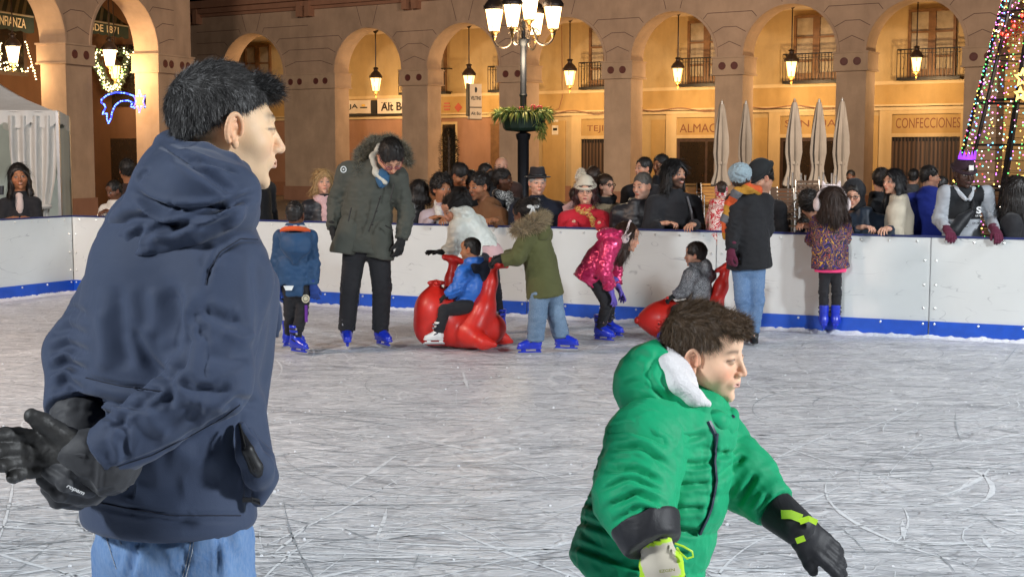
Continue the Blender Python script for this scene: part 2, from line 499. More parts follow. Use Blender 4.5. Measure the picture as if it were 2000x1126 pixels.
M_RED = mat('roundel', (.11, .03, .025), .5); M_PINKLOW = stucco('pinkish_stucco', (.36, .20, .13))
M_DARKW = mat('dark_wood', (.06, .03, .018), .5, var=.3); M_WOOD = mat('brown_wood', (.17, .085, .035), .55, var=.25)
M_CURT = mat('curtain', (.36, .29, .20), .8, var=.15); M_IRON = mat('black_iron', (.012, .012, .014), .45, .3); M_DGLASS = mat('dark_glass', (.02, .014, .01), .12)
M_SHUT = None
def shutter():
    t = NT('roller_shutter'); wv = t.n('ShaderNodeTexWave'); wv.bands_direction = 'X'; wv.inputs['Scale'].default_value = 2.6
    t.l(t.coords(), wv.inputs[0]); t.base(t.mix(wv.outputs[1], (.03, .02, .015), (.13, .075, .045))); t.b.inputs['Roughness'].default_value = .5; return t.m
M_SHUT = shutter()
# =================================================================== GROUND + ICE
PLZ = -.17
C0 = ground(145, 571)[:2]; CR = ground(2000, 670)[:2]
BU = nrm(CR-C0); BN = V(BU[1], -BU[0])                     # along the long run, towards the rink
CL = ground(0, 588)[:2]; BL = nrm(CL-C0)                    # left run
def P2(p, z): return (float(p[0]), float(p[1]), z)
m = MB(); m.add([(-150, -60, PLZ), (150, -60, PLZ), (150, 160, PLZ), (-150, 160, PLZ)], [(0, 1, 2, 3)])
tag(m.build('plaza_ground', paving()), kind='structure')
far = C0+BU*16.; lft = C0+BL*24.; back = [P2(lft, 0), (-14, -9, 0), (11, -9, 0), P2(far, 0), P2(C0, 0)]
m = MB(); m.add(back+[(x, y, PLZ) for x, y, z in back], [(0, 1, 2, 3, 4), (0, 5, 6, 1), (1, 6, 7, 2), (2, 7, 8, 3), (3, 8, 9, 4), (4, 9, 5, 0)])
tag(m.build('ice', M_ICE), kind='structure')
# =================================================================== BARRIER
def board_mat():
    t = NT('board'); co = t.coords(); col = t.mix(t.ramp(t.noise(1.3, 6, .6, co), [(.35, 0), (.7, 1)]), (.71, .73, .71), (.655, .675, .66))
    for i, (sc, st, wd, c) in enumerate(((2.2, (1, 1, 3.5), .010, (.22, .23, .25)), (3.5, (1, 1, 5), .012, (.30, .31, .33)), (1.4, (1, 1, 1.2), .006, (.85, .86, .85)))):
        c2 = t.coords(scale=st, rot=(0, .3*i, 0)); ln = t.math('ABSOLUTE', t.math('SUBTRACT', t.noise(sc, 1.5, .4, c2, 1.), .5)); mk = t.math('MULTIPLY', t.ramp(ln, [(wd*.3, 1), (wd, 0)]), t.ramp(t.noise(1.9, 4, .6, c2), [(.50, 0), (.62, .55)]))
        col = t.mix(mk, col, c)
        t.base(col); t.b.inputs['Roughness'].default_value = .3; return t.m
M_BOARD = board_mat()
M_KICK = mat('kickplate', (.012, .085, .52), .35, var=.12, vscale=8); M_CAP = mat('cap_rail', (.02, .03, .13), .35); M_BOLT = mat('bolt', (.75, .75, .72), .3, .6)
M_ALU = mat('aluminium', (.55, .55, .55), .35, .9); M_SEAM = mat('seam', (.05, .05, .05), .6)
BH = .905; PW = 1.975
def barrier(p, u, n, name_i, label, grp='white rink barrier panels'):
    root = empty('barrier_panel', P2(p, 0)); tag(root, label, 'barrier', grp)
    def ob(t0, t1, z0, z1, d0, d1, m):
        c = p+u*(t0+t1)/2+n*(d0+d1)/2
        m.obox((c[0], c[1], (z0+z1)/2), (*(u*(t1-t0)/2), 0), (*(n*(d1-d0)/2), 0), (0, 0, (z1-z0)/2)); return m
    L = P2(p, 0)
    reloc(L, ob(.006, PW-.006, .0, BH, -.012, 0, MB()).build('board', M_BOARD, root))
    reloc(L, ob(.006, PW-.006, .0, .155, .0, .012, MB()).build('kickplate', M_KICK, root))
    reloc(L, ob(.0, PW, BH, BH+.018, -.05, .008, MB()).build('cap_rail', M_CAP, root, ))
    m = MB()
    for t in (.02, PW/2, PW-.02): ob(t-.02, t+.02, PLZ, BH, -.06, -.014, m)
    ob(.0, PW, .42, .46, -.06, -.014, m); reloc(L, m.build('frame', M_ALU, root))
    s = n
    bz = [(t, BH-.035) for t in np.linspace(.12, PW-.12, 8)]+[(t, .13) for t in np.linspace(.05, PW-.05, 6)]+[(t, z) for t in (.05, PW-.05) for z in (.27, .48, .70)]
    for t, z in bz:
        c = p+u*t+n*(.014 if z < .15 else .002)
        reloc(L, MB().ico((c[0], c[1], z), .012, 6, 4).build('bolt', M_BOLT, root, smooth=True))
names = ['barrier panel at the far left corner, right of the corner seam', 'barrier panel behind the man in the navy jacket and the boy with the orange collar', 'barrier panel behind the red riding whale and the white shiny jacket', 'barrier panel between the olive parka and the black coated woman',
         'barrier panel behind the black coated woman and the girl with white ear muffs', 'barrier panel at the right edge below the man with the purple crown', 'barrier panel beyond the right edge', 'barrier panel further beyond the right edge']
for i in range(6): barrier(C0+BU*PW*i, BU, BN, i, names[i])
BNL = V(-BL[1], BL[0]); BNL = BNL if BNL@V(1, 0) > 0 else -BNL
barrier(C0+BL*PW, -BL, BNL, 0, 'barrier panel at the left edge in front of the smiling woman')
barrier(C0+BL*PW*2, -BL, BNL, 0, 'nearest barrier panel of the left run beyond the picture edge')
# snow scraped up along the foot of the boards
for nm, p, u, n, ln in (('snow_ridge', C0, BU, BN, 11.8), ('snow_ridge', C0, BL, BNL, 3.9)):
    N = 500; K = 6; vs = []; r = np.random.default_rng(3)
    h = .014+.02*np.abs(sn(np.stack([np.linspace(0, ln, N)*2, np.zeros(N), np.zeros(N)], 1), 1, 4, 4))+.012*r.random(N)
    wd = .09+.05*sn(np.stack([np.linspace(0, ln, N), np.zeros(N)+5, np.zeros(N)], 1), 1.3, 8, 3)
    for i in range(N):
        t = ln*i/(N-1)
        for k in range(K):
            s = k/(K-1); q = p+u*t+n*(.013+wd[i]*s)
            vs.append((q[0], q[1], .002+h[i]*(1-s)**1.6*(1+.25*r.normal()*(k > 0)*(k < K-1))))
    fs = [(i*K+k, i*K+k+1, (i+1)*K+k+1, (i+1)*K+k) for i in range(N-1) for k in range(K-1)]
    o = link(nm, np_mesh(nm, vs, np.array(fs)), M_SNOW); tag(o, kind='stuff')
# crumbs of shaved ice
m = MB(); r = random.Random(5)
for i in range(500):
    y = 5+8.5*r.random()**1.1; x = (r.random()*2-1)*.42*y
    q = V(x, y)-C0
    if q@BN < .1 or q@BNL < .1: continue
    s = .003+.006*r.random()**2; m.ico((x, y, s*.4), s, 5, 3, (1, 1, .7))
tag(m.build('ice_crumbs', M_SNOW), kind='stuff')
# blade cuts: shallow snow-filled and dark curved grooves all over the rink
def blade_marks(name, n, seed, mt, lmin, lmax, wmin, wmax):
    r = np.random.default_rng(seed); vs = []; fs = []; q0 = 0
    for i in range(n):
        y = 4.8+9.5*r.random()**1.25; x = (r.random()*2-1)*.44*(y+1); a = r.normal()*.30+(math.pi if r.random() < .5 else 0)
        if r.random() < .22: a = r.uniform(0, 6.28)
        L = lmin+(lmax-lmin)*r.random()**2.2; k = r.normal()*(.9 if r.random() < .25 else .28); wd = (wmin+(wmax-wmin)*r.random()**2); N = 12; p = np.array([x, y]); ok = True; rib = []
        for j in range(N+1):
            d = np.array([math.cos(a), math.sin(a)]); s = np.array([-d[1], d[0]])*wd*math.sin(math.pi*(j+.3)/(N+.6))*(.6+.8*r.random()); rib.append((p-s, p+s)); p = p+d*L/N; a += k*L/N
            q = p-C0
            if q@BN < .12 or q@BNL < .12: ok = False; break
        if not ok: continue
        z = .0022+.0012*(i % 3)/3
        for u_, v_ in rib: vs += [(u_[0], u_[1], z), (v_[0], v_[1], z)]
        fs += [(q0+2*j, q0+2*j+2, q0+2*j+3, q0+2*j+1) for j in range(N)]; q0 += 2*(N+1)
    o = link(name, np_mesh(name, np.array(vs), np.array(fs), False), mt); tag(o, kind='stuff')
blade_marks('snow_filled_cuts', 1700, 3, mat('cut_snow', (.76, .79, .82), .7, var=.12, vscale=40), .15, 1.9, .0022, .012)
blade_marks('bare_blade_cuts', 1100, 9, mat('cut_dark', (.36, .39, .42), .4, var=.2, vscale=30), .2, 2.0, .0016, .0055)
# =================================================================== BUILDINGS
SPR = 4.73; CAPB = 4.17
def Yfor(px, py, z):
    v = (563-py)/F; return (z-CAMZ)/(-ST+v*CT)*(CT+v*ST)
class Wing:
    def __init__(s, a, b):
        pa = W(a[0], a[1], Yfor(a[0], a[1], SPR))[:2]; pb = W(b[0], b[1], Yfor(b[0], b[1], SPR))[:2]
        s.O = pa; s.u = nrm(pb-pa); s.n = V(s.u[1], -s.u[0])
        if s.n@(-pa) < 0: s.n = -s.n
        s.root = None
    def hit(s, px, py=300, d=0.):
        x = (px-1000)/F; v = (563-py)/F; D = V(x, CT+v*ST, -ST+v*CT)
        o = s.O+s.n*d
        k = (s.n@o)/(s.n@D[:2]); p = D*k
        return float((p[:2]-o)@s.u), float(p[2]+CAMZ)
    def P(s, t, d, z): q = s.O+s.u*t+s.n*d; return V(q[0], q[1], z)
    def box(s, m, t0, t1, z0, z1, d0, d1):
        return m.obox(s.P((t0+t1)/2, (d0+d1)/2, (z0+z1)/2), (*(s.u*(t1-t0)/2), 0), (*(s.n*(d1-d0)/2), 0), (0, 0, (z1-z0)/2))
    def pbox(s, m, px0, py0, px1, py1, D, th):
        """box whose front lies d=D+th and that covers the given photo pixels"""
        pm = (px0+px1)/2
        t0, t1 = s.hit(px0, py0, D+th)[0], s.hit(px1, py0, D+th)[0]
        z1, z0 = s.hit(pm, py0, D+th)[1], s.hit(pm, py1, D+th)[1]
        return s.box(m, min(t0, t1), max(t0, t1), z0, z1, D, D+th)
    def part(s, m, name, mt, parent=None, **kw):
        o = m.build(name, mt, parent or s.root, **kw); return o
TH = .85
def arcade(wg, pill, top, joints=True, dots=None):
    """pill: list of (t0,t1) piers, arches between neighbours"""
    for i, (a, b) in enumerate(pill):
        pr = wg.part(wg.box(MB(), a, b, PLZ, CAPB, -TH, 0), 'pillar', M_PILL)
        m = MB(); wg.box(m, a-.07, b+.07, CAPB+.03, SPR-.03, -TH-.07, .07); wg.box(m, a-.10, b+.10, SPR-.03, SPR+.02, -TH-.1, .1); wg.box(m, a-.10, b+.10, CAPB-.01, CAPB+.03, -TH-.1, .1)
        m.build('capital', M_PILL, pr)
        wg.box(mb := MB(), a-.05, b+.05, PLZ, PLZ+.55, -TH-.05, .05); mb.build('plinth', M_TERRA, pr)
        m = MB(); w_ = b-a
        cs = [(a+w_*.28), (a+w_*.72)] if w_ < 1.4 else [a+w_*q for q in (.16, .34, .66, .84)]
        for c in cs:
            m = MB(); p = wg.P(c, .072, (SPR+CAPB)/2); n3 = V(*wg.n, 0); u3 = V(*wg.u, 0)
            vs = []
            for dd, rr in ((0, .125), (.012, .125), (.012, .10), (.004, .09)):
                vs += [p+n3*dd+rr*(u3*math.cos(x)+V(0, 0, 1)*math.sin(x)) for x in np.linspace(0, 2*math.pi, 20, endpoint=False)]
            fs = [(i_*20+k, i_*20+(k+1) % 20, (i_+1)*20+(k+1) % 20, (i_+1)*20+k) for i_ in range(3) for k in range(20)]+[tuple(60+k for k in range(20))]
            m.add(vs, fs); m.build('roundel', M_RED, pr)
    # one wall above with arched openings
    mw = MB(); mj = MB(); sof = MB()
    S = SPR+.02
    for i, (a, b) in enumerate(pill):
        for d in (0., -TH):
            q = [wg.P(a, d, S), wg.P(b, d, S), wg.P(b, d, top), wg.P(a, d, top)]
            mw.add(q, [(0, 1, 2, 3)])
        if i+1 < len(pill):
            c0, c1 = b, pill[i+1][0]; cx = (c0+c1)/2; r = (c1-c0)/2; N = 28
            th = [math.pi*(1-k/N) for k in range(N+1)]
            arc = [(cx+r*math.cos(x), S+r*math.sin(x)) for x in th]
            for d in (0., -TH):
                vs = [wg.P(t, d, z) for t, z in arc]+[wg.P(t, d, top) for t, z in arc]
                mw.add(vs, [(k, k+1, N+2+k, N+1+k) for k in range(N)])
            vs = [wg.P(t, 0, z) for t, z in arc]+[wg.P(t, -TH, z) for t, z in arc]
            wg.part(MB().add(vs, [(k, k+1, N+2+k, N+1+k) for k in range(N)]), 'arch_soffit', M_PILL)
            # raised archivolt lip
            vs = []
            for k, x in enumerate(th):
                for rr, d in ((r+.002, .0), (r+.002, .035), (r+.09, .035), (r+.09, .0)):
                    vs.append(wg.P(cx+rr*math.cos(x), d, S+rr*math.sin(x)))
            mw.add(vs, [(k*4+j, k*4+j+1, k*4+5+j, k*4+4+j) for k in range(N) for j in range(3)])
            if joints:
                def ln(pts):
                    for (t0, z0), (t1, z1) in zip(pts[:-1], pts[1:]):
                        dx, dz = t1-t0, z1-z0; l = math.hypot(dx, dz)+1e-6; ox, oz = -dz/l*.011, dx/l*.011
                        mj.add([wg.P(t0+ox, .004, z0+oz), wg.P(t1+ox, .004, z1+oz), wg.P(t1-ox, .004, z1-oz), wg.P(t0-ox, .004, z0-oz)], [(0, 1, 2, 3)])
                for k in range(5):
                    zk = S+.46*(k+1)+.02
                    t_ = .35+.03*k
                    for sg in (-1, 1):
                        sv_ = (.46*(k+1)-.16)/(r+.1)
                        if sv_ > .95: continue
                        ang = math.degrees(math.asin(sv_))
                        ca, sa = math.cos(R(ang)), math.sin(R(ang))
                        p0 = (cx+sg*(r+.1)*ca, S+(r+.1)*sa)
                        p1x = cx+sg*((r+.1)*ca+max(.04, (zk-p0[1])*ca/max(sa, .3)))
                        edge = (pill[i][0]+pill[i][1])/2 if sg < 0 else (pill[i+1][0]+pill[i+1][1])/2
                        if zk > top-.15: continue
                        if sg*(edge-p1x) < 0: p1x = edge
                        ln([p0, (p1x, zk), (edge, zk)])
                for sg in (-1, 1):
                    for ang in (81,):
                        x = R(90-sg*(90-ang)); ln([(cx+(r+.1)*math.cos(x), S+(r+.1)*math.sin(x)), (cx+(r+1.6)*math.cos(x), min(S+(r+1.6)*math.sin(x), top))])
    t0, t1 = pill[0][0], pill[-1][1]
    mw.cm = 1
    if joints: mw.add(mj.v, mj.f)
    wg.part(mw, 'arcade_wall', [M_WALL, M_JOINT])
    m = MB(); wg.box(m, t0-.2, t1+.2, top, top+.12, -TH, .12); wg.box(m, t0-.2, t1+.2, top+.12, top+.32, -TH, .28); wg.box(m, t0-.2, t1+.2, top+.32, top+.42, -TH, .5); wg.box(m, t0-.2, t1+.2, top+.42, top+.62, -TH, .42)
    wg.part(m, 'cornice', M_TERRA)
    for a, b in pill:
        for q in ((a+b)/2-.22, (a+b)/2+.22): wg.part(wg.box(MB(), q-.11, q+.11, top-.28, top+.3, 0.002, .34), 'cornice_console', M_TERRA)
_T = [0]
def text(s, c, xd, zd, h=None, wd=None, mt=None, parent=None, name='lettering', ext=.004, shear=0, bold=0, sx=1):
    """lettering as a mesh: centre c, x direction xd, up zd, cap height h or total width wd"""
    cu = bpy.data.curves.new(name, 'FONT'); cu.body = s; cu.align_x = 'CENTER'; cu.align_y = 'CENTER'; cu.size = 1; cu.extrude = 0; cu.shear = shear; cu.offset = bold
    o = bpy.data.objects.new('tmp', cu); COL.objects.link(o); dg = bpy.context.evaluated_depsgraph_get()
    me = bpy.data.meshes.new_from_object(o.evaluated_get(dg)); bpy.data.objects.remove(o)
    co = np.zeros(len(me.vertices)*3, np.float32); me.vertices.foreach_get('co', co); co = co.reshape(-1, 3)
    lo, hi = co.min(0), co.max(0); ce = (lo+hi)/2
    kx = ky = (h/(hi-lo)[1]) if h else wd/(hi-lo)[0]
    if h and wd: kx = wd/(hi-lo)[0]
    xd = nrm(xd); zd = nrm(zd); c = np.asarray(c, float)
    out = c+((co[:, 0]-ce[0])*kx)[:, None]*xd+((co[:, 1]-ce[1])*ky)[:, None]*zd
    me.vertices.foreach_set('co', out.astype(np.float32).ravel()); me.update(); me.name = name
    me.materials.clear()
    return link(name, me, mt, parent)
# ---------- right wing
RW = Wing((654, 143), (1882, 93))
RW.root = empty('arcade_building'); tag(RW.root, 'long arcaded building with golden lit shop fronts behind seven round arches', 'building')
epx = [(555, 654), (785, 835), (975, 1028), (1180, 1232), (1396, 1450), (1632, 1690), (1882, 1947)]
pl = [(RW.hit(a, 200)[0], RW.hit(b, 200)[0]) for a, b in epx]
g = pl[1][0]-pl[0][1]
pl = [(pl[0][0]-2*g-2.4, pl[0][0]-2*g-.9)]+[(RW.hit(340, 150)[0], RW.hit(433, 150)[0])]+pl
pl += [(pl[-1][1]+3.1, pl[-1][1]+4.05), (pl[-1][1]+7.15, pl[-1][1]+8.1)]
RTOP = 7.2
arcade(RW, pl, RTOP)
D = -4.2
T0, T1 = pl[0][0]-3, pl[-1][1]+1
m = MB(); RW.box(m, T0, T1, PLZ, 8.2, D-.3, D); RW.part(m, 'back_wall', M_GOLD)
m = MB(); RW.box(m, T0, T1, 6.55, 6.7, D, -TH); RW.part(m, 'ceiling', M_CEIL)
m = MB(); RW.box(m, T0, T1, 6.7, 7.4, D, -TH-.01); RW.part(m, 'roof', M_TERRA)
zl = RW.hit(1790, 160, D)[1]; zc = RW.hit(1790, 207, D)[1]
m = MB(); RW.box(m, T0, T1, zl-.07, zl+.05, D, D+.07); RW.part(m, 'string_course', M_CREAM)
m = MB(); RW.box(m, T0, T1, zc-.13, zc-.03, D, D+.10); RW.box(m, T0, T1, zc+.0, zc+.06, D, D+.16); RW.part(m, 'shop_cornice', M_CREAM)
m = MB(); RW.box(m, T0, T1, zc+.06, zl-.07, D, D+.012); RW.part(m, 'fascia', M_OCH)
tl = RW.hit(1035, 300, D)[0]; zd = zc-.13
m = MB(); RW.box(m, T0, tl-.9, PLZ, zd, D, D+.02); RW.part(m, 'lower_wall', M_PINKLOW)
m = MB(); RW.box(m, T0, T1, PLZ, PLZ+.6, D, D+.05); RW.part(m, 'dado', M_TERRA)
# tall balcony windows
def balcony(px0, px1, pyt, pyb, rail=True, mt=M_CURT):
    a, b = RW.hit(px0, 100, D)[0], RW.hit(px1, 100, D)[0]; z1, z0 = min(RW.hit(px0, pyt, D)[1], 6.5), zl+.05
    m = MB(); f = .09
    RW.box(m, a, a+f, z0, z1, D, D+.12); RW.box(m, b-f, b, z0, z1, D, D+.12); RW.box(m, a+f, b-f, z1-f, z1, D, D+.12)
    mid = (a+b)/2; RW.box(m, mid-.12, mid+.12, z0, z1-f, D, D+.10)
    for z in (z0+.75, z0+1.55): RW.box(m, a+f, b-f, z-.03, z+.03, D+.01, D+.09)
    RW.box(m, a+f, b-f, z0, z0+.35, D+.01, D+.085)
    wn = RW.part(m, 'window', M_WOOD)
    m = MB(); RW.box(m, a+f, b-f, z0, z1-f, D, D+.03); m.build('pane', mt, wn)
    if rail:
        m = MB(); a2, b2 = a-.25, b+.25; zt = z0+.98
        for d in (D+.42,):
            RW.box(m, a2, b2, zt-.02, zt+.02, d-.015, d+.015); RW.box(m, a2, b2, z0+.05, z0+.08, d-.015, d+.015); RW.box(m, a2, b2, zt-.14, zt-.12, d-.01, d+.01)
            for t in np.arange(a2, b2+.01, .115): RW.box(m, t-.009, t+.009, z0+.05, zt, d-.009, d+.009)
            for k, t in enumerate(np.arange(a2+.17, b2, .345)):
                u3 = V(*RW.u, 0); c = RW.P(t, d, z0+.55)
                m.tube([c+u3*.07*math.sin(x)*(1 if x < 3.2 else -1)+V(0, 0, .22*math.cos(x)) for x in np.linspace(0, 6.28, 12)], .008, 4, closed=False)
        for t in (a2, b2):
            RW.box(m, t-.012, t+.012, zt-.02, zt+.02, D, D+.42); RW.box(m, t-.012, t+.012, z0+.05, z0+.08, D, D+.42)
        RW.box(m, a2, b2, z0-.02, z0+.045, D+.071, D+.45)
        m.build('balcony_railing', M_IRON, wn)
for a in ((1775, 1868, 20), (1552, 1640, 32), (1345, 1420, 42), (1153, 1220, 55), (975, 1030, 62), (800, 873, 70), (480, 530, 90)): balcony(a[0], a[1], a[2], 160)
# shop fronts
M_SHOP = stucco('shop_front_stucco', (.58, .42, .22), .06); M_LET = mat('shop_letters', (.19, .06, .025), .6)
def shop(px0, px1, s, kind, lab=None, psign=None, hl=.27):
    a, b = RW.hit(px0, 250, D)[0], RW.hit(px1, 250, D)[0]; zt = RW.hit((px0+px1)/2, 0, D)[1]
    zdoor = 2.20; zs0, zs1 = zdoor+.13, zd-.14
    m = MB(); pw = .42
    RW.box(m, a-pw, a, PLZ, zd, D, D+.08); RW.box(m, b, b+pw, PLZ, zd, D, D+.08); RW.box(m, a, b, zd-.13, zd, D, D+.08); RW.box(m, a, b, zdoor, zdoor+.12, D, D+.08)
    sf = RW.part(m, 'shop_front', M_SHOP)
    m = MB(); RW.box(m, a, b, zdoor+.12, zd-.13, D, D+.03); m.build('sign_field', M_OCH, sf)
    m = MB(); RW.box(m, a, b, PLZ, zdoor, D, D+.025)
    if kind == 'shutter':
        for t in np.arange(a+.06, b, .11): RW.box(m, t-.016, t+.016, PLZ, zdoor-.14, D+.026, D+.05)
        RW.box(m, (a+b)/2-.05, (a+b)/2+.05, PLZ, zdoor-.16, D+.026, D+.06)
    m.build('roller_shutter', M_SHUT if kind == 'shutter' else M_DARKW, sf)
    if kind == 'shutter':
        m = MB()
        for t in np.arange(a+.06, b, .11): RW.box(m, t-.03, t+.03, zdoor-.14, zdoor-.02, D+.027, D+.055)
        m.build('vent_slots', M_IRON, sf)
    else:
        m = MB(); RW.box(m, a+.12, (a+b)/2-.05, .3, zdoor-.12, D+.025, D+.04); RW.box(m, (a+b)/2+.05, b-.12, .3, zdoor-.12, D+.025, D+.04); m.build('shop_window', M_DGLASS, sf)
    if s:
        c = psign; t_, z_ = RW.hit(c[0], c[1], D+.034)
        wdt = abs(RW.hit(c[2], c[1], D+.034)[0]-RW.hit(c[3], c[1], D+.034)[0])
        text(s, RW.P(t_, .034+D, z_), (*RW.u, 0), (0, 0, 1), h=hl, wd=wdt, mt=M_LET, parent=sf, bold=.0)
    return sf
shop(1743, 1877, 'CONFECCIONES', 'shutter', psign=(1812, 240, 1749, 1875), hl=.33)
shop(1525, 1650, 'SAN JUAN', 'glass', psign=(1592, 243, 1533, 1652), hl=.31)
shop(1323, 1440, 'ALMACENES', 'glass', psign=(1388, 250, 1327, 1450), hl=.31)
shop(1137, 1215, 'TEJIDOS', 'shutter', psign=(1184, 252, 1146, 1222), hl=.29)
# ochre recess panels, door, notices
for (x0, x1, y0, y1, mt, nm) in ((1272, 1299, 234, 460, M_OCH, 'wall_panel'), (1474, 1500, 230, 460, M_OCH, 'wall_panel'), (1700, 1716, 226, 460, M_OCH, 'wall_panel'), (1060, 1104, 236, 460, M_OCH, 'door'), (958, 986, 242, 460, M_WOOD, 'door'), (862, 893, 238, 420, M_CREAM, 'door_frame')):
    m = MB(); RW.pbox(m, x0, y0, x1, y1, D+.02, .012 if nm != 'door' else .04); p = RW.part(m, nm, mt)
m = MB(); RW.pbox(m, 864, 243, 889, 420, D+.032, .01); RW.part(m, 'dark_doorway', M_DGLASS)
m = MB(); RW.pbox(m, 785, 240, 800, 420, D+.02, .03); RW.part(m, 'door_frame', M_CREAM)
m = MB(); RW.pbox(m, 1078, 245, 1090, 263, D+.06, .01); nb = RW.part(m, 'notice', mat('white_enamel', (.7, .62, .5), .4))
m = MB(); RW.pbox(m, 1080, 250, 1088, 255, D+.071, .004); m.build('notice_print', M_IRON, nb)
m = MB(); RW.pbox(m, 1078, 234, 1090, 238, D+.06, .01); RW.part(m, 'number_plate', mat('white_enamel', (.7, .62, .5), .4))
# cables sagging along the cornice
m = MB()
for (xa, xb, yy, s_) in ((1052, 1180, 219, 3), (1252, 1397, 214, 3), (1467, 1632, 209, 3)):
    pts = []
    for k in range(13):
        q = k/12; px = xa+(xb-xa)*q; t_, z_ = RW.hit(px, yy+s_*math.sin(q*9), D+.2); pts.append(RW.P(t_, D+.2, z_))
    m.tube(pts, .018, 5)
pts = [RW.P(*((lambda h: (h[0], D+.05, h[1]))(RW.hit(a, b, D+.05)))) for a, b in ((1097, 50), (1098, 150), (1098, 190), (1092, 212), (1075, 219), (1060, 220))]
m.tube(pts, .014, 5); RW.part(m, 'cable', M_TERRA)
# bar signs
M_SIGNW = mat('sign_white', (.62, .52, .42), .5, var=.05); M_BLACK = mat('sign_black', (.008, .007, .006), .5)
sg = empty('bar_sign'); tag(sg, 'long pale bar sign with black blackletter words under the first full arch', 'sign')
m = MB(); RW.pbox(m, 660, 196, 723, 222, D+.1, .1); RW.pbox(m, 737, 192, 830, 222, D+.1, .1); m.build('sign_board', M_SIGNW, sg)
m = MB(); RW.pbox(m, 660, 222, 830, 226, D+.1, .12); RW.pbox(m, 724, 196, 735, 222, D+.1, .08); m.build('sign_frame', M_BLACK, sg)
def btext(s, px, py, pxa, pxb, hpx, dd, par, mt=M_BLACK, **k):
    t_, z_ = RW.hit(px, py, dd); wdt = abs(RW.hit(pxb, py, dd)[0]-RW.hit(pxa, py, dd)[0]); hh = abs(RW.hit(px, py-hpx/2, dd)[1]-RW.hit(px, py+hpx/2, dd)[1])
    return text(s, RW.P(t_, dd, z_), (*RW.u, 0), (0, 0, 1), h=hh, wd=wdt, mt=mt, parent=par, **k)
btext('Alt Bo', 769, 208, 744, 795, 17, D+.204, sg, bold=.03, shear=.0); btext('JA', 690, 209, 681, 699, 11, D+.204, sg, bold=.03)
# blackletter hairlines across the stems
m = MB()
for x in (746, 754, 763, 775, 779, 789): RW.pbox(m, x-1.6, 200, x+1.6, 201.2, D+.2, .006)
m.build('letter_hairline', M_BLACK, sg)
m = MB(); RW.pbox(m, 703, 209, 717, 211.5, D+.2, .006); m.build('sign_print', M_BLACK, sg)
m = MB(); t_, z_ = RW.hit(710, 206, D+.21); m.ico(RW.P(t_, D+.21, z_), .07, 8, 5, (1.4, 1, .7)); m.build('sign_emblem', mat('sign_gold', (.75, .45, .06), .4), sg)
t_, z_ = RW.hit(873, 208, D+.02); c = RW.P(t_, D+.02, z_)
lg = empty('wall_emblem', c); tag(lg, 'red round emblem beside a red diamond on the ochre fascia', 'sign')
M_RLOGO = mat('emblem_red', (.45, .07, .035), .5); u3 = V(*RW.u, 0); n3 = V(*RW.n, 0)
m = MB()
for k in range(3): 
    zz = .12-.12*k; ww = (.13, .16, .13)[k]
    m.obox(c+V(0, 0, zz), u3*ww, n3*.012, (0, 0, .035))
reloc(c, m.build('emblem_bands', M_RLOGO, lg))
t2, z2 = RW.hit(895, 210, D+.02); c2 = RW.P(t2, D+.02, z2); e1 = (u3+V(0, 0, 1))/2**.5; e2 = (u3-V(0, 0, 1))/2**.5
reloc(c, MB().obox(c2, e1*.13, e2*.13, n3*.012).build('diamond', M_RLOGO, lg))
# projecting beer sign
c = W(927, 195, 51.5); hs = empty('hanging_sign', c); tag(hs, 'tall white hanging bar sign with black letters below a lantern', 'sign')
q = nrm(V(1, .55, 0)); qn = V(q[1], -q[0], 0)
reloc(c, MB().obox(c+V(0, 0, .16), q*.25, qn*.09, (0, 0, .42)).obox(c+V(0, 0, -.5), q*.25, qn*.09, (0, 0, .2)).build('sign_box', M_SIGNW, hs))
reloc(c, MB().obox(c+V(0, 0, -.28), q*.255, qn*.095, (0, 0, .016)).obox(c-q*.28, q*.03, qn*.1, (0, 0, .6)).obox(c+V(0, 0, -.715), q*.255, qn*.095, (0, 0, .015)).build('sign_edge', M_BLACK, hs))
reloc(c, text('VELTINS', c+qn*.094+V(0, 0, .06), q, (0, 0, 1), h=.14, wd=.42, mt=M_BLACK, parent=hs, bold=.03))
reloc(c, text('Alt Bo', c+qn*.094+V(0, 0, -.5), q, (0, 0, 1), h=.12, wd=.4, mt=M_BLACK, parent=hs, bold=.02))
mm = MB(); mm.ico(c+qn*.1+V(0, 0, .36), .08, 8, 5, (.7, .2, 1.3)); reloc(c, mm.build('sign_emblem', M_BLACK, hs))
# ---------- left wing
LW = Wing((130, 85), (310, 106))
LW.root = empty('arcade_building'); tag(LW.root, 'arcaded building wing at the left with two tall golden lit arches', 'building')
a0 = LW.hit(130, 200)[0]; a1 = LW.hit(181, 200)[0]; b0 = LW.hit(310, 200)[0]; b1 = LW.hit(375, 200)[0]
gp = b0-a1
lp = [(a0-2*gp-2*(a1-a0), a0-2*gp-(a1-a0)), (a0-gp-(a1-a0), a0-gp), (a0, a1), (b0, b1)]
arcade(LW, lp, 8.6)
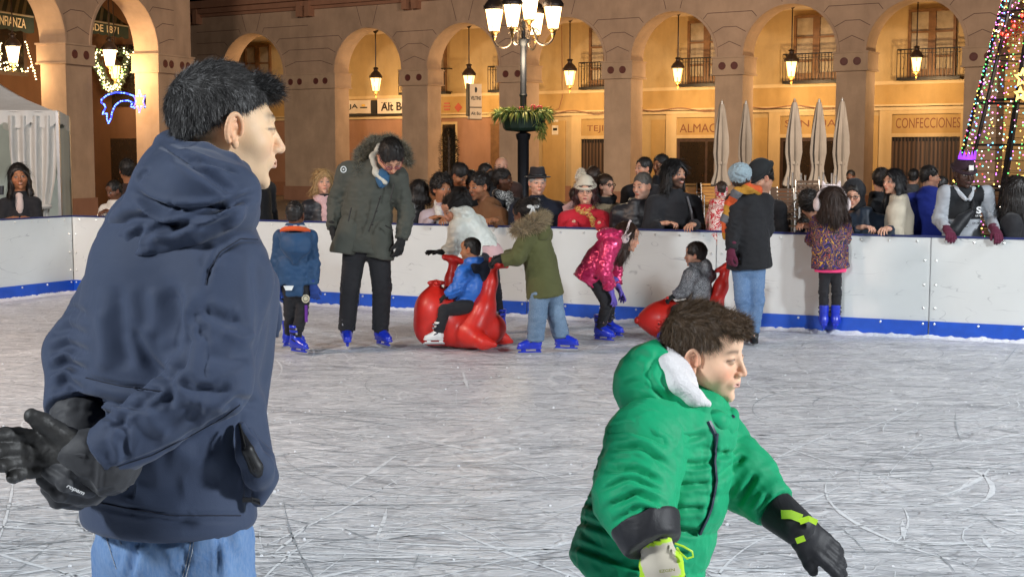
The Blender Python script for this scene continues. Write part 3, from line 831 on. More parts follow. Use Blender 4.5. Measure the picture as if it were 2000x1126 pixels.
# hmm: outward normal check keeps n towards the plaza
T0, T1 = lp[0][0], lp[-1][1]
m = MB(); LW.box(m, T0, T1-.1, PLZ, 9, D-.3, D); LW.part(m, 'back_wall', M_GOLD)
m = MB(); LW.box(m, T0, T1, 7.0, 7.2, D, -TH); LW.part(m, 'ceiling', M_CEIL)
m = MB(); LW.box(m, T1-.12, T1, PLZ, 9, D, -TH); LW.part(m, 'end_wall', stucco('brown_stucco', (.11, .055, .03)))
m = MB(); LW.box(m, a1-.3, T1-.12, PLZ, 6.9, D, D+.03); LW.part(m, 'dark_shop_wall', stucco('brown_stucco', (.11, .055, .03)))
m = MB(); LW.box(m, T0, a1-.3, 3.35, 3.5, D, D+.1); LW.part(m, 'string_course', M_CREAM)
m = MB(); LW.pbox(m, -60, 20, 50, 145, D, .05); wn = LW.part(m, 'window', M_DARKW)
m = MB(); LW.pbox(m, -50, 35, 44, 138, D+.05, .01); m.build('pane', M_DGLASS, wn)
Dn = -TH-.02
# door opening in the end wall under the second arch
p0 = W(184, 262, 44.6); p1 = W(206, 395, 44.6)
xw = V(*LW.n, 0)
m = MB(); m.obox(LW.P(T1-.15, -2.5, 1.0), (*(LW.n*.55), 0), (*(LW.u*.03), 0), (0, 0, 1.15)); LW.part(m, 'door', M_DGLASS)
m = MB(); m.obox(LW.P(T1-.15, -2.2, 4.2), (*(LW.n*.75), 0), (*(LW.u*.03), 0), (0, 0, 1.0)); LW.part(m, 'window', M_DGLASS)
# awnings with white lettering
M_AWN = mat('awning_green', (.012, .022, .016), .8, var=.3, vscale=3); M_AWL = mat('awning_letter', (.55, .45, .3), .7); M_AWS = mat('awning_stripe', (.10, .09, .06), .8)
def awning(px0, px1, py0, py1, yv, s, tp, lab, depth):
    """sloping canopy between pixels px0..px1, valance py0..py1, at world distance depth"""
    c0, c1 = W(px0, py0, depth), W(px1, py0+(px1-px0)*.16, depth+.4); ux = nrm(c1-c0); L = np.linalg.norm(c1-c0)
    back = V(-.15, .98, 0); c = (c0+c1)/2; h = (py1-py0)/(F/depth)
    rt = empty('awning', c); tag(rt, lab, 'awning')
    vs = [c0, c1, c1+back*1.1+V(0, 0, .95), c0+back*1.1+V(0, 0, .95)]
    vs += [q-V(0, 0, .02) for q in vs]
    reloc(c, MB().add(vs, [(0, 1, 2, 3), (7, 6, 5, 4), (0, 4, 5, 1), (1, 5, 6, 2), (2, 6, 7, 3), (3, 7, 4, 0)]).build('canopy', M_AWN, rt))
    m = MB(); N = 40; vs = []
    for k in range(N+1):
        q = c0+(c1-c0)*k/N; dz = h+.05*abs(math.sin(k/N*math.pi*5))
        vs += [q, q-V(0, 0, dz), q+back*.02, q+back*.02-V(0, 0, dz)]
    fs = [f for k in range(N) for f in ((k*4, k*4+4, k*4+5, k*4+1), (k*4+2, k*4+3, k*4+7, k*4+6))]
    reloc(c, m.add(vs, fs).build('valance', M_AWN, rt))
    m = MB()
    for k in range(int(L/.22)):
        q = c0+ux*(.11+.22*k); e = (back*1.1+V(0, 0, .95))
        m.obox(q+e*.5+nrm(np.cross(ux, e))*.012*(-1 if np.cross(ux, e)[2] < 0 else 1), ux*.045, e*.49, V(0, 0, .004))
    reloc(c, m.build('stripe', M_AWS, rt))
    reloc(c, MB().tube([c0-V(0, .02, 0), c1-V(0, .02, 0)], .03, 6).build('front_bar', mat('bar_grey', (.2, .17, .12), .5), rt))
    tq = W(*tp[:2], depth); fr = (tq-c0)@ux
    reloc(c, text(s, c0+ux*fr-V(0, 0, h*.52)-np.cross(ux, V(0, 0, 1))*-.0+V(0, -.03, 0), ux, (0, 0, 1), h=h*.62, wd=tp[2], mt=M_AWL, parent=rt, bold=.01))
    return rt
s_ = F/41
awning(-70, 66, 12, 42, 0, 'LA CONFIANZA', (4, 30, 1.25), 'dark green awning with pale capital letters at the top left corner', 41)
awning(176, 252, 40, 62, 0, 'DESDE 1871', (196, 50, 1.15), 'dark green awning with a pale year number inside the second arch', 45.5)
# ---------- lanterns
def emis_glass(name, color, s):
    t = NT(name); t.t.nodes.remove(t.b)
    e = t.n('ShaderNodeEmission'); e.inputs[0].default_value = (*color, 1); e.inputs[1].default_value = s
    tr = t.n('ShaderNodeBsdfTransparent'); tr.inputs[0].default_value = (.8, .75, .65, 1); a = t.n('ShaderNodeAddShader')
    t.l(e.outputs[0], a.inputs[0]); t.l(tr.outputs[0], a.inputs[1]); t.l(a.outputs[0], t.out.inputs[0]); return t.m
M_LGL = emis_glass('lantern_glass', (1, .62, .22), 2.6); M_LGL2 = emis_glass('street_lantern_glass', (1, .74, .42), 5)
M_BULB = glow('lantern_bulb', (1, .75, .4), 14); M_LBL = mat('lantern_metal', (.05, .035, .03), .45, .5); M_BRASS = mat('lantern_brass', (.35, .2, .06), .35, .7)
def lantern(root, c, k, glass, base_only=False):
    """c = centre of glass top; k = scale (glass .3 m tall)"""
    def B(m, nm, mt, par=root, **kw): return reloc(root.location, m.build(nm, mt, par, **kw))
    c = np.asarray(c, float)
    m = MB(); m.lathe(c, [(.072*k, -.30*k), (.125*k, 0)], 6, rot=.3); gl = B(m, 'glass', glass)
    m = MB()
    for i in range(6):
        th = .3+i*math.pi/3; d = V(math.cos(th), math.sin(th), 0)
        m.tube([c+d*.074*k-V(0, 0, .30*k), c+d*.128*k], .006*k, 4)
    m.lathe(c+V(0, 0, -.32*k), [(.05*k, 0), (.08*k, .004*k), (.08*k, .022*k)], 6, rot=.3)
    B(m, 'glazing_bars', M_BRASS)
    m = MB(); m.lathe(c, [(.14*k, -.01*k), (.15*k, .01*k), (.145*k, .035*k), (.12*k, .075*k), (.085*k, .12*k), (.05*k, .15*k), (.045*k, .19*k), (.07*k, .21*k), (.055*k, .225*k), (.02*k, .24*k)], 12)
    for i in range(6):
        th = .3+i*math.pi/3; d = V(math.cos(th), math.sin(th), 0); m.tube([c+d*.14*k+V(0, 0, .01*k), c+d*.155*k+V(0, 0, .05*k)], [.008*k, .002*k], 4)
    B(m, 'roof', M_LBL, smooth=True)
    m = MB(); m.lathe(c, [(.06*k, -.31*k), (.035*k, -.345*k), (.018*k, -.37*k), (.028*k, -.39*k), (.02*k, -.41*k), (.006*k, -.45*k)], 10); B(m, 'finial', M_BRASS, smooth=True)
    m = MB(); m.ico(c-V(0, 0, .14*k), .035*k, 8, 6, (1, 1, 1.5)); B(m, 'bulb', M_BULB, smooth=True)
hang = [(734, 152, 179, 65), (916, 147, 176, 60), (1113, 138, 168, 46), (1324, 133, 161, 38), (1546, 120, 151, 24), (1790, 112, 141, 12)]
ordn = ['above the blackletter bar sign', 'above the white hanging sign', 'right of the flower basket', 'above the second shop from the left', 'above the closed parasols', 'above the shop right of the parasols']
for i, (x, yt, yb, yr) in enumerate(hang):
    dd = -2.3; t_, z_ = RW.hit(x, yt, dd); c = RW.P(t_, dd, z_)
    k = abs(RW.hit(x, yt, dd)[1]-RW.hit(x, yb, dd)[1])/.31
    rt = empty('hanging_lantern', c); tag(rt, 'warm lit hanging lantern '+ordn[i], 'lantern', 'lanterns hanging in the arches')
    lantern(rt, c, k, M_LGL)
    reloc(c, MB().tube([c+V(0, 0, .23*k), V(c[0], c[1], 6.55)], .022, 6).lathe(V(c[0], c[1], 6.42), [(.03, -.04), (.12, .06), (.12, .125)], 8).build('rod', M_LBL, rt))
    point('lantern_light', c-V(0, 0, .55*k), 205, WARM, .12)
for i, (x, yt, yb, Yd, lb) in enumerate(((25, 90, 122, 39.5, 'bright lantern in the leftmost arch'), (214, 97, 128, 43, 'upper and nearer of two lanterns in the second arch'), (224, 128, 153, 44.9, 'lower and farther of two lanterns in the second arch'))):
    c = W(x, yt, Yd); k = (yb-yt)/(F/Yd)/.3
    rt = empty('hanging_lantern', c); tag(rt, lb, 'lantern', 'lanterns hanging in the arches'); lantern(rt, c, k, M_LGL2 if i < 2 else M_LGL)
    reloc(c, MB().tube([c+V(0, 0, .23*k), V(c[0], c[1], 7.0)], .022, 6).build('rod', M_LBL, rt))
    point('lantern_light', c-V(0, 0, .5*k), 300 if i < 2 else 60, WARM, .12)
point('lantern_light', RW.P(pl[2][0]-1.4, -2.2, 4.2), 120, WARM, .12)
# ---------- street lamp with five lanterns and a flower basket
YL = 20.6; sL = F/YL
b0 = W(1022, 300, YL); bx, by = b0[0], b0[1]
sl = empty('street_lamp', (bx, by, PLZ)); tag(sl, 'tall black street lamp with five bright lanterns on scrolled arms', 'street lamp')
def zy(py): return W(1022, py, YL)[2]
def SB(m, nm, **k): return reloc((bx, by, PLZ), m.build(nm, k.pop('mt', M_LBLK), k.pop('par', sl), **k))
M_LBLK = mat('lamp_iron', (.02, .022, .028), .4, .5); M_SILV = mat('lamp_bronze', (.22, .17, .13), .35, .8)
m = MB(); zb = zy(258)
m.lathe((bx, by, 0), [(.19, PLZ), (.19, .1), (.13, .16), (.10, .55), (.085, .6), (.085, zb-.12), (.10, zb-.1), (.115, zb-.03), (.05, zb), (.048, zy(190)), (.062, zy(186)), (.048, zy(182)), (.046, zy(92)), (.06, zy(88)), (.09, zy(80)), (.095, zy(77)), (.03, zy(76)), (.03, zy(-30))], 16)
SB(m, 'post', smooth=True)
lp5 = [(965, 18, 0), (1000, 9, 0), (1078, 13, 0), (1044, 26, 0), (1033, -12, 0)]
R5 = .44; zarm = zy(85)
arms = [(965-1021, 18), (1000-1021, 9), (1078-1021, 13), (1044-1021, 26)]
dirs = [(-56/sL, -.10), (-21/sL, -.42), (57/sL, -.06), (24/sL, .40)]
for (dx, dy), (x, yt) in zip(dirs, arms):
    top = W(1021+x, yt, by+dy); c = V(bx+dx, by+dy, top[2]); k = 1.07
    lantern(sl, c, k, M_LGL2)
    d = nrm(V(dx, dy, 0)); Rr = math.hypot(dx, dy); zb2 = c[2]-.42
    m = MB(); pts = []
    base = V(bx, by, 0)
    for q in np.linspace(0, 1, 14):
        ang = math.pi*(1-q)
        pts.append(base+d*(Rr-.13+.13*math.cos(ang))+V(0, 0, zb2-.13*math.sin(ang)))
    pts = [base+d*.03+V(0, 0, zb2+.10), base+d*(Rr*.3)+V(0, 0, zb2+.12)]+pts if Rr > .3 else pts
    m.tube(pts, .017, 7)
    sp = [base+d*(Rr-.26+.05*math.cos(a)*(1-a/9))+V(0, 0, zb2+.06+.05*math.sin(a)*(1-a/9)) for a in np.linspace(0, 7, 14)]; m.tube(sp, .011, 5)
    m.lathe(base+d*Rr+V(0, 0, zb2), [(.02, 0), (.045, .03), (.02, .05), (.055, .09), (.03, .12), (.05, .16), (.02, .2)], 10)
    SB(m, 'arm', mt=M_SILV, smooth=True)
c = V(bx+.09, by-.1, zy(-5)); lantern(sl, c, 1.1, emis_glass('bright_lantern_glass', (1, .86, .62), 9))
m = MB()
for i in range(6):
    th = i*math.pi/3
    m.tube([V(bx+.07*math.cos(th), by+.07*math.sin(th), zy(74)), V(bx+.12*math.cos(th), by+.12*math.sin(th), zy(55)), V(bx+.05*math.cos(th), by+.05*math.sin(th), zy(38))], .012, 5)
SB(m, 'scroll_bracket', mt=M_SILV, smooth=True)
for dx, dy in dirs: pass
point('street_lamp_light', (bx, by-.1, zy(120)), 150, (1, .78, .5), .35)
# basket
fb = empty('flower_basket', (bx, by, zb)); tag(fb, 'dark green planter ring of trailing plants and red flowers on the lamp post', 'planter')
m = MB(); m.lathe((bx, by, 0), [(.06, zb), (.26, zb+.02), (.30, zb+.06), (.34, zy(222)), (.36, zy(218)), (.33, zy(217)), (.05, zy(220))], 14)
reloc((bx, by, zb), m.build('planter', mat('planter_green', (.012, .03, .02), .5), fb))
m = MB(); r = random.Random(11)
gm = [mat('leaf_green', (.10, .17, .03), .6, var=.3, vscale=20), mat('leaf_yellow', (.30, .30, .06), .6), mat('petal_red', (.45, .02, .03), .5)]
for i in range(1500):
    th = r.uniform(0, 6.28); rr = .10+.27*r.random()**.6; z = zy(220)
    L = r.uniform(.06, .20); d = V(math.cos(th)*r.uniform(.3, 1), math.sin(th)*r.uniform(.3, 1), r.uniform(.1, 1)); p = V(bx+rr*math.cos(th), by+rr*math.sin(th), z-.02)
    if r.random() < .25: p = V(bx+.36*math.cos(th), by+.36*math.sin(th), z); d = V(math.cos(th)*.6, math.sin(th)*.6, -1*r.random())
    if r.random() < .12: th = r.uniform(-.9, .3); p = V(bx+.30*math.cos(th), by+.3*math.sin(th), z-.1-.25*r.random()); d = V(r.uniform(-.4, .5), -.2, r.uniform(-1, .3)); L *= .6
    d = nrm(d); s = nrm(np.cross(d, V(r.random()-.5, r.random()-.5, r.random())))*r.uniform(.006, .013)
    e = p+d*L+V(0, 0, -.25*L); mid = p+d*L*.55
    m.cm = 1 if r.random() < .5 else 0
    m.add([p, mid-s, e, mid+s], [(0, 1, 2, 3)])
reloc((bx, by, zb), m.build('foliage', gm, fb))
m = MB()
for (px, py) in ((1045, 213), (1050, 216), (1041, 210), (1038, 219), (1054, 211), (1018, 214)):
    c = W(px, py, by-.25)
    for i in range(9):
        a = i*2.4; d = V(math.cos(a), -.4, math.sin(a))*.03; m.ico(c+d, .017, 5, 3)
reloc((bx, by, zb), m.build('red_flower', gm[2], fb))
# =================================================================== TENT
C1 = W(112, 219, 18.6); ez = C1[2]; ex = nrm(V(-.965, -.26, 0)); ey = nrm(V(-.26, .965, 0)); S3 = 3.0
M_TENT = mat('tent_fabric', (.66, .64, .60), .75, var=.08, vscale=2, bump=.4, bscale=7, bdist=.03); M_TENTI = mat('tent_wall', (.56, .60, .56), .8, var=.06, vscale=2, bump=.3, bscale=5, bdist=.03)
tn = empty('tent', (C1[0], C1[1], PLZ)); tag(tn, 'white pointed market tent with scalloped edge at the far left', 'tent'); TL = (C1[0], C1[1], PLZ)
cr = [C1, C1+ex*S3, C1+ex*S3+ey*S3, C1+ey*S3]; apex = sum(cr)/4+V(0, 0, .95)
m = MB(); N = 14
for i in range(4):
    a, b = cr[i], cr[(i+1) % 4]; vs = []
    for k in range(N+1):
        for j in range(N+1):
            e_ = a+(b-a)*k/N; q = j/N; p = e_*(1-q)+apex*q; p = p-V(0, 0, .16*math.sin(math.pi*q)*(.7+.3*math.sin(math.pi*k/N))); vs.append(p)
    m.add(vs, [(k*(N+1)+j, (k+1)*(N+1)+j, (k+1)*(N+1)+j+1, k*(N+1)+j+1) for k in range(N) for j in range(N)])
reloc(TL, m.build('roof', M_TENT, tn, smooth=True))
m = MB()
for i in range(4):
    a, b = cr[i], cr[(i+1) % 4]; K = 96; vs = []; o_ = nrm(np.cross(b-a, V(0, 0, 1)))
    for k in range(K+1):
        q = k/K; dz = .13+.085*abs(math.sin(q*math.pi*9)); p = a+(b-a)*q-o_*.02*math.sin(q*60)
        for z in (.02, -dz*.5, -dz): vs.append(p+V(0, 0, z))
    m.add(vs, [(k*3+j, k*3+3+j, k*3+4+j, k*3+1+j) for k in range(K) for j in range(2)])
reloc(TL, m.build('valance', M_TENT, tn, smooth=True))
def curtain(p0, p1, waist, flare, name='curtain', folds_=4, zt=None, amp=.035, tie=True):
    m = MB(); K, Z = 70, 26; vs = []; zt = zt or ez-.05
    for j in range(Z+1):
        q = j/Z; z = zt+(PLZ+.02-zt)*q
        tz = .62
        wd = 1-(1-waist)*math.exp(-((q-tz)/.22)**2)*1. if tie else 1
        c = (p0*(1-.0)+p1*0); mid = p0+(p1-p0)*.62
        for k in range(K+1):
            s = k/K; x = (s-.62)*wd*(1+(flare*max(0, q-tz) if tie else 0)); base = mid+(p1-p0)*x
            n_ = nrm(np.cross(p1-p0, V(0, 0, 1))); vs.append(V(base[0], base[1], z)+n_*amp*(math.sin(s*folds_*6.28+q*2)+.4*math.sin(s*23+q*5))*(1.2-.8*math.exp(-((q-tz)/.12)**2)))
    m.add(vs, [(j*(K+1)+k, (j+1)*(K+1)+k, (j+1)*(K+1)+k+1, j*(K+1)+k+1) for j in range(Z) for k in range(K)])
    return reloc(TL, m.build(name, M_TENT, tn, smooth=True))
curtain(C1+ex*.62, C1+ex*.02, .42, 1.6)
reloc(TL, MB().lathe(C1+ex*.23-V(0, .04, ez-.95), [(.13, -.03), (.15, 0), (.13, .03)], 10).build('tie', M_TENT, tn, smooth=True))
m = MB(); m.add([cr[3]+V(0, 0, 0), cr[2], V(*cr[2][:2], PLZ), V(*cr[3][:2], PLZ)], [(0, 1, 2, 3)]); m.add([cr[0]+ey*.05, cr[3], V(*cr[3][:2], PLZ), V(*(cr[0]+ey*.05)[:2], PLZ)], [(0, 1, 2, 3)]); reloc(TL, m.build('back_wall', M_TENTI, tn))
for c_ in cr: reloc(TL, MB().box(c_[0]-.02, c_[0]+.02, c_[1]-.02, c_[1]+.02, PLZ, ez).build('pole', M_ALU, tn))
point('tent_lamp', sum(cr)/4-V(0, 0, .15), 22, (1, .95, .85), .15)
# =================================================================== LIGHT TREE
TX = W(2062, 300, 24.); ct = (TX[0], TX[1]); AP = 8.4; RB = 1.95
tr = empty('light_tree', (ct[0], ct[1], PLZ)); tag(tr, 'cone shaped Christmas tree frame hung with multicoloured fairy lights', 'light tree'); TR = (ct[0], ct[1], PLZ)
def cone(a, z): rr = RB*(AP-z)/(AP-PLZ); return V(ct[0]+rr*math.cos(a), ct[1]+rr*math.sin(a), z)
m = MB()
for i in range(12): a = i*math.pi/6+.2; m.tube([cone(a, PLZ), cone(a, AP-.1)], .032, 6)
for z in np.arange(.3, 7.5, .75): m.tube([cone(a, z) for a in np.linspace(0, 2*math.pi, 40, endpoint=False)], .014 if int(z*4) % 2 else .026, 5, closed=True)
for z in np.arange(.2, 7.5, .19): m.tube([cone(a, z) for a in np.linspace(0, 2*math.pi, 36, endpoint=False)], .005, 3, closed=True)
reloc(TR, m.build('frame', M_IRON, tr, smooth=True))
GLW = [glow('light_'+n, c, s) for n, c, s in (('red', (1, .05, .03), 5), ('green', (.15, 1, .2), 3.5), ('blue', (.12, .25, 1), 6), ('pink', (1, .2, .55), 5), ('gold', (1, .6, .12), 5), ('white', (1, .95, .8), 5), ('cyan', (.15, .9, 1), 4), ('violet', (.55, .15, 1), 5))]
rr = random.Random(2)
for i in range(44):
    a = i*2*math.pi/44; m = MB(); z = -.05
    while z < 7.9:
        p = cone(a+rr.uniform(-.05, .05), z); o_ = V(math.cos(a), math.sin(a), 0)*.03
        m.cm = rr.choice([0, 1, 2, 3, 3, 4, 5, 6, 7, 4, 3, 5, 1]); m.ico(p+o_, rr.uniform(.008, .015), 5, 3); z += rr.uniform(.07, .14)
    reloc(TR, m.build('light_string', GLW, tr))
m = MB(); M_TIN = [mat('red_tinsel', (.28, .008, .012), .35, .3), GLW[0]]
for i in range(1900):
    q = rr.random(); a = math.pi+.35+q*2.6; z = 3.55+q*1.6+rr.gauss(0, .10); p = cone(a, z)+V(rr.gauss(0, .07), rr.gauss(0, .07), 0)+V(math.cos(a), math.sin(a), 0)*.08; d = nrm(V(rr.gauss(0, 1), rr.gauss(0, 1), rr.gauss(0, 1)))*.09; s = nrm(np.cross(d, V(.3, .2, 1)))*.009; m.add([p-s, p+s, p+d], [(0, 1, 2)])
m.cm = 1
for i in range(26):
    q = i/26; a = math.pi+.35+q*2.6; m.ico(cone(a, 3.6+q*1.6+rr.gauss(0, .08))+V(math.cos(a), math.sin(a), 0)*.14, .028, 6, 4)
reloc(TR, m.build('red_garland', M_TIN, tr))
def star5(c, r, name, mt, yaw=0, th=.03, n=5, inner=.42, tube_=None):
    pts = []
    for i in range(n*2):
        a = math.pi/2+i*math.pi/n; rad = r if i % 2 == 0 else r*inner; pts.append(c+V(math.cos(a)*rad*math.cos(yaw), math.cos(a)*rad*math.sin(yaw), math.sin(a)*rad))
    m = MB(); m.tube(pts, th, 6, closed=True); return m
for (px, py, r, nm) in ((1906, 352, .21, 'gold'), (1962, 150, .15, 'gold'), (1958, 182, .11, 'gold')):
    c = W(px, py, 22.6); a = math.atan2(c[1]-ct[1], c[0]-ct[0]); c = cone(math.pi+ (.95 if r > .2 else .75), c[2])+V(-.06, -.12, 0)
    reloc(TR, star5(c, r, nm, None, yaw=.3, th=.022).build('star', glow('star_gold', (1, .62, .16), 2.4), tr, smooth=True))
# red lights near the foot
# =================================================================== CLOSED PARASOLS
M_PAR = mat('parasol_canvas', (.34, .30, .26), .85, var=.10, vscale=3, bump=.5, bscale=10, bdist=.02); M_PWOOD = mat('parasol_wood', (.28, .15, .08), .6)
for (px, yt, ym, yb_, w1, Yd, lb) in ((1410, 203, 318, 362, 13, 30, 'leftmost closed parasol, in front of the pillar'), (1457, 203, 320, 366, 11.5, 32, 'second closed parasol from the left, beside the pillar edge'), (1552, 200, 318, 362, 14, 29, 'middle closed parasol, in front of the dark shop window, its wooden pole in view'), (1600, 200, 318, 363, 13.5, 29.6, 'fourth closed parasol from the left, in front of the dark shop window'), (1645, 198, 318, 366, 14, 30, 'rightmost closed parasol, in front of the broad pillar')):
    s = F/Yd; top = W(px, yt, Yd); zz = lambda y: W(px, y, Yd)[2]; cx, cy = top[0], top[1]
    rt = empty('closed_parasol', (cx, cy, PLZ)); tag(rt, lb, 'parasol', 'closed parasols by the arcade')
    prof = [(0.0, .05), (.02, .38*w1/s), (.08, .55*w1/s), (.22, .72*w1/s), (.40, .95*w1/s), (.60, 1.0*w1/s), (.78, .72*w1/s), (.86, .85*w1/s), (.95, 1.15*w1/s), (1.0, 1.25*w1/s)]
    m = MB(); K = 72; vs = []; Z = 30
    for j in range(Z+1):
        q = j/Z; r0 = np.interp(q, [a for a, b in prof], [b for a, b in prof]); z = top[2]+(zz(yb_)-top[2])*q
        for k in range(K):
            th = 2*math.pi*k/K; rd = r0*(1+(.16+.12*q)*math.sin(8*th+.5*math.sin(q*5+px))*min(1, q*4)+.05*math.sin(3*th+q*6)); dz = .03*math.sin(8*th)*(q > .97)
            vs.append((cx+rd*math.cos(th), cy+rd*math.sin(th), z+dz))
    m.add(vs, [(j*K+k, (j+1)*K+k, (j+1)*K+(k+1) % K, j*K+(k+1) % K) for j in range(Z) for k in range(K)])
    reloc(rt.location, m.build('canopy', M_PAR, rt, smooth=True))
    reloc(rt.location, MB().tube([V(cx, cy, PLZ), V(cx, cy, top[2]+.05)], .032, 10).build('pole', M_PWOOD if px in (1552,) else M_ALU, rt, smooth=True))
    reloc(rt.location, MB().lathe((cx, cy, 0), [(.02, top[2]), (.035, top[2]+.02), (.02, top[2]+.06), (.005, top[2]+.09)], 8).build('finial', M_PAR, rt, smooth=True))
    reloc(rt.location, MB().lathe((cx, cy, 0), [(w1/s*.80, zz(ym)-.03), (w1/s*.84, zz(ym)), (w1/s*.80, zz(ym)+.03)], 24).build('tie_strap', M_PAR, rt, smooth=True))
    reloc(rt.location, MB().lathe((cx, cy, 0), [(.28, PLZ), (.28, PLZ+.06), (.07, PLZ+.09), (.06, PLZ+.45)], 16).build('base', M_LBL if px != 1552 else M_PWOOD, rt, smooth=True))
# =================================================================== STACKED TERRACE FURNITURE
M_SLAT = mat('chair_slat', (.06, .035, .022), .6, var=.2); M_CHR = mat('chair_alu', (.42, .42, .42), .3, .9)
def chair_stack(px, Yd, n, lab, flip=False, slat=M_SLAT, zoff=0):
    g0 = W(px, 400, Yd); x, y = g0[0], g0[1]
    for i in range(n):
        z = PLZ+zoff+i*.14; L = (x, y+.015*i, z)
        rt = empty('terrace_chair', L); tag(rt, lab % ('topmost' if i == n-1 else ('lowest' if i == 0 else 'middle %s' % ('lower' if i < n/2 else 'upper'))), 'chair', 'stacked terrace chairs')
        w_, d_ = .24, .22
        for sx in (-1, 1):
            reloc(L, MB().tube([V(x+sx*w_, y-d_, z), V(x+sx*w_, y-d_+.02, z+.62), V(x+sx*w_, y+.1, z+.65), V(x+sx*w_, y+d_, z+.63)], .013, 6).build('front_leg', M_CHR, rt, smooth=True))
            reloc(L, MB().tube([V(x+sx*w_, y+d_+.04, z), V(x+sx*w_, y+d_-.02, z+.45), V(x+sx*w_*.96, y+d_+.08, z+.88)], .013, 6).build('back_leg', M_CHR, rt, smooth=True))
        m = MB()
        for k in range(5): m.box(x-w_+.01, x+w_-.01, y-d_+.085*k, y-d_+.06+.085*k, z+.44, z+.455)
        reloc(L, m.build('seat', slat, rt))
        m = MB()
        for k in range(4): zz_ = z+.60+k*.075; m.box(x-w_+.01, x+w_-.01, y+d_+.03+.012*k, y+d_+.045+.012*k, zz_, zz_+.05)
        reloc(L, m.build('backrest', slat, rt))
chair_stack(1500, 27.5, 3, '%s terrace chair of the stack right of the black beanie'); chair_stack(1532, 26.5, 3, '%s terrace chair of the stack left of the middle parasol pole'); chair_stack(1582, 27, 4, '%s terrace chair of the stack behind the curly haired person')
chair_stack(1352, 31, 3, '%s yellow slatted chair of the left stack in front of the second shop', slat=mat('yellow_slat', (.42, .21, .04), .5), zoff=0); chair_stack(1384, 31, 3, '%s yellow slatted chair of the right stack in front of the second shop', slat=mat('yellow_slat', (.42, .21, .04), .5))
m_t = 0
for (px, Yd, lb) in ((1620, 28, 'stack of folded terrace tables left of the rightmost parasol'), (1560, 28, 'stack of folded terrace tables behind the middle parasol')):
    g0 = W(px, 400, Yd); x, y = g0[0], g0[1]; L = (x, y, PLZ); rt = empty('folded_tables', L); tag(rt, lb, 'table')
    for i in range(6):
        xx = x-.22+.085*i; reloc(L, MB().tube([V(xx, y, PLZ), V(xx, y, PLZ+1.36+.12*math.sin(i*2.3))], .022, 8).build('table_post', M_CHR, rt, smooth=True))
    reloc(L, MB().box(x-.34, x+.34, y+.05, y+.09, PLZ+.1, PLZ+.8).build('table_top', M_DARKW, rt))
# =================================================================== DARK EVERGREEN IN THE DOORWAY
m = MB(); rr = random.Random(9); xr, zr = W(877, 300, 47), 0; bxx, byy = xr[0], xr[1]
zt = W(877, 250, 47)[2]
pt = empty('evergreen', (bxx, byy, PLZ)); tag(pt, 'tall dark clipped evergreen in front of the pale door frame', 'tree')
for i in range(5200):
    z = PLZ+.3+(zt-PLZ-.3)*rr.random(); q = (z-PLZ)/(zt-PLZ); rd = .34*min(1, (1-q)*5+.05)**.5*rr.random()**.35; a = rr.uniform(0, 6.28); p = V(bxx+rd*math.cos(a), byy+rd*math.sin(a), z); d = nrm(V(math.cos(a), math.sin(a), rr.uniform(-.2, .9)))*rr.uniform(.05, .10); s = nrm(np.cross(d, V(rr.random(), .3, 1)))*.014; m.add([p-s, p+s, p+d], [(0, 1, 2)])
reloc(pt.location, m.build('crown', mat('dark_foliage', (.008, .010, .006), .7), pt)); reloc(pt.location, MB().tube([V(bxx, byy, PLZ+.3), V(bxx, byy, zt-.3)], .05, 6).build('trunk', M_DARKW, pt)); reloc(pt.location, MB().lathe((bxx, byy, 0), [(.2, PLZ), (.26, PLZ+.35), (.24, PLZ+.34)], 12).build('pot', M_DARKW, pt))
# =================================================================== BLUE COMET LIGHT
YB = 41.6; P_ = lambda x, y, d=0.: W(x, y, YB+d)
M_BLUE = glow('blue_rope_light', (.03, .06, 1), 3.2); M_BLUEB = glow('blue_white_bulb', (.10, .22, 1), 7)
cc_ = P_(283, 200); cm = empty('comet_light', cc_); tag(cm, 'blue shooting star light fixed to the left wing pillar', 'decoration')
z5 = lambda a, b: P_(a/4.33, b/4.33)
tail = [(1130, 810), (1060, 788), (980, 782), (910, 803), (862, 840), (855, 868), (885, 885), (893, 910), (868, 965), (908, 960), (905, 1005), (920, 1045), (940, 1000), (950, 945), (975, 892), (1020, 857), (1080, 850), (1125, 868), (1105, 900), (1140, 915)]
reloc(cc_, MB().tube([z5(*q) for q in tail], .020, 6).build('comet_tail', M_BLUE, cm, smooth=True))
st = []
for i in range(12):
    a = math.pi/2+i*math.pi/6; rad = 92 if i % 2 == 0 else 50; st.append(z5(1180+rad*math.cos(a)*.62, 858-rad*math.sin(a)))
reloc(cc_, MB().tube(st, .018, 6, closed=True).build('star', glow('violet_rope_light', (.25, .16, 1), 2.6), cm, smooth=True))
m = MB(); rr = random.Random(4)
for i in range(len(tail)-1):
    for k in range(3):
        q = rr.random(); p = z5(tail[i][0]*(1-q)+tail[i+1][0]*q, tail[i][1]*(1-q)+tail[i+1][1]*q)+V(0, -.03, 0); m.ico(p, .020, 5, 4)
for q in st: m.ico(q+V(0, -.03, 0), .020, 5, 4)
reloc(cc_, m.build('comet_bulb', M_BLUEB, cm)); reloc(cc_, MB().tube([P_(283, 185, .02), P_(283, 212, .02)], .03, 6).build('mount', M_IRON, cm))
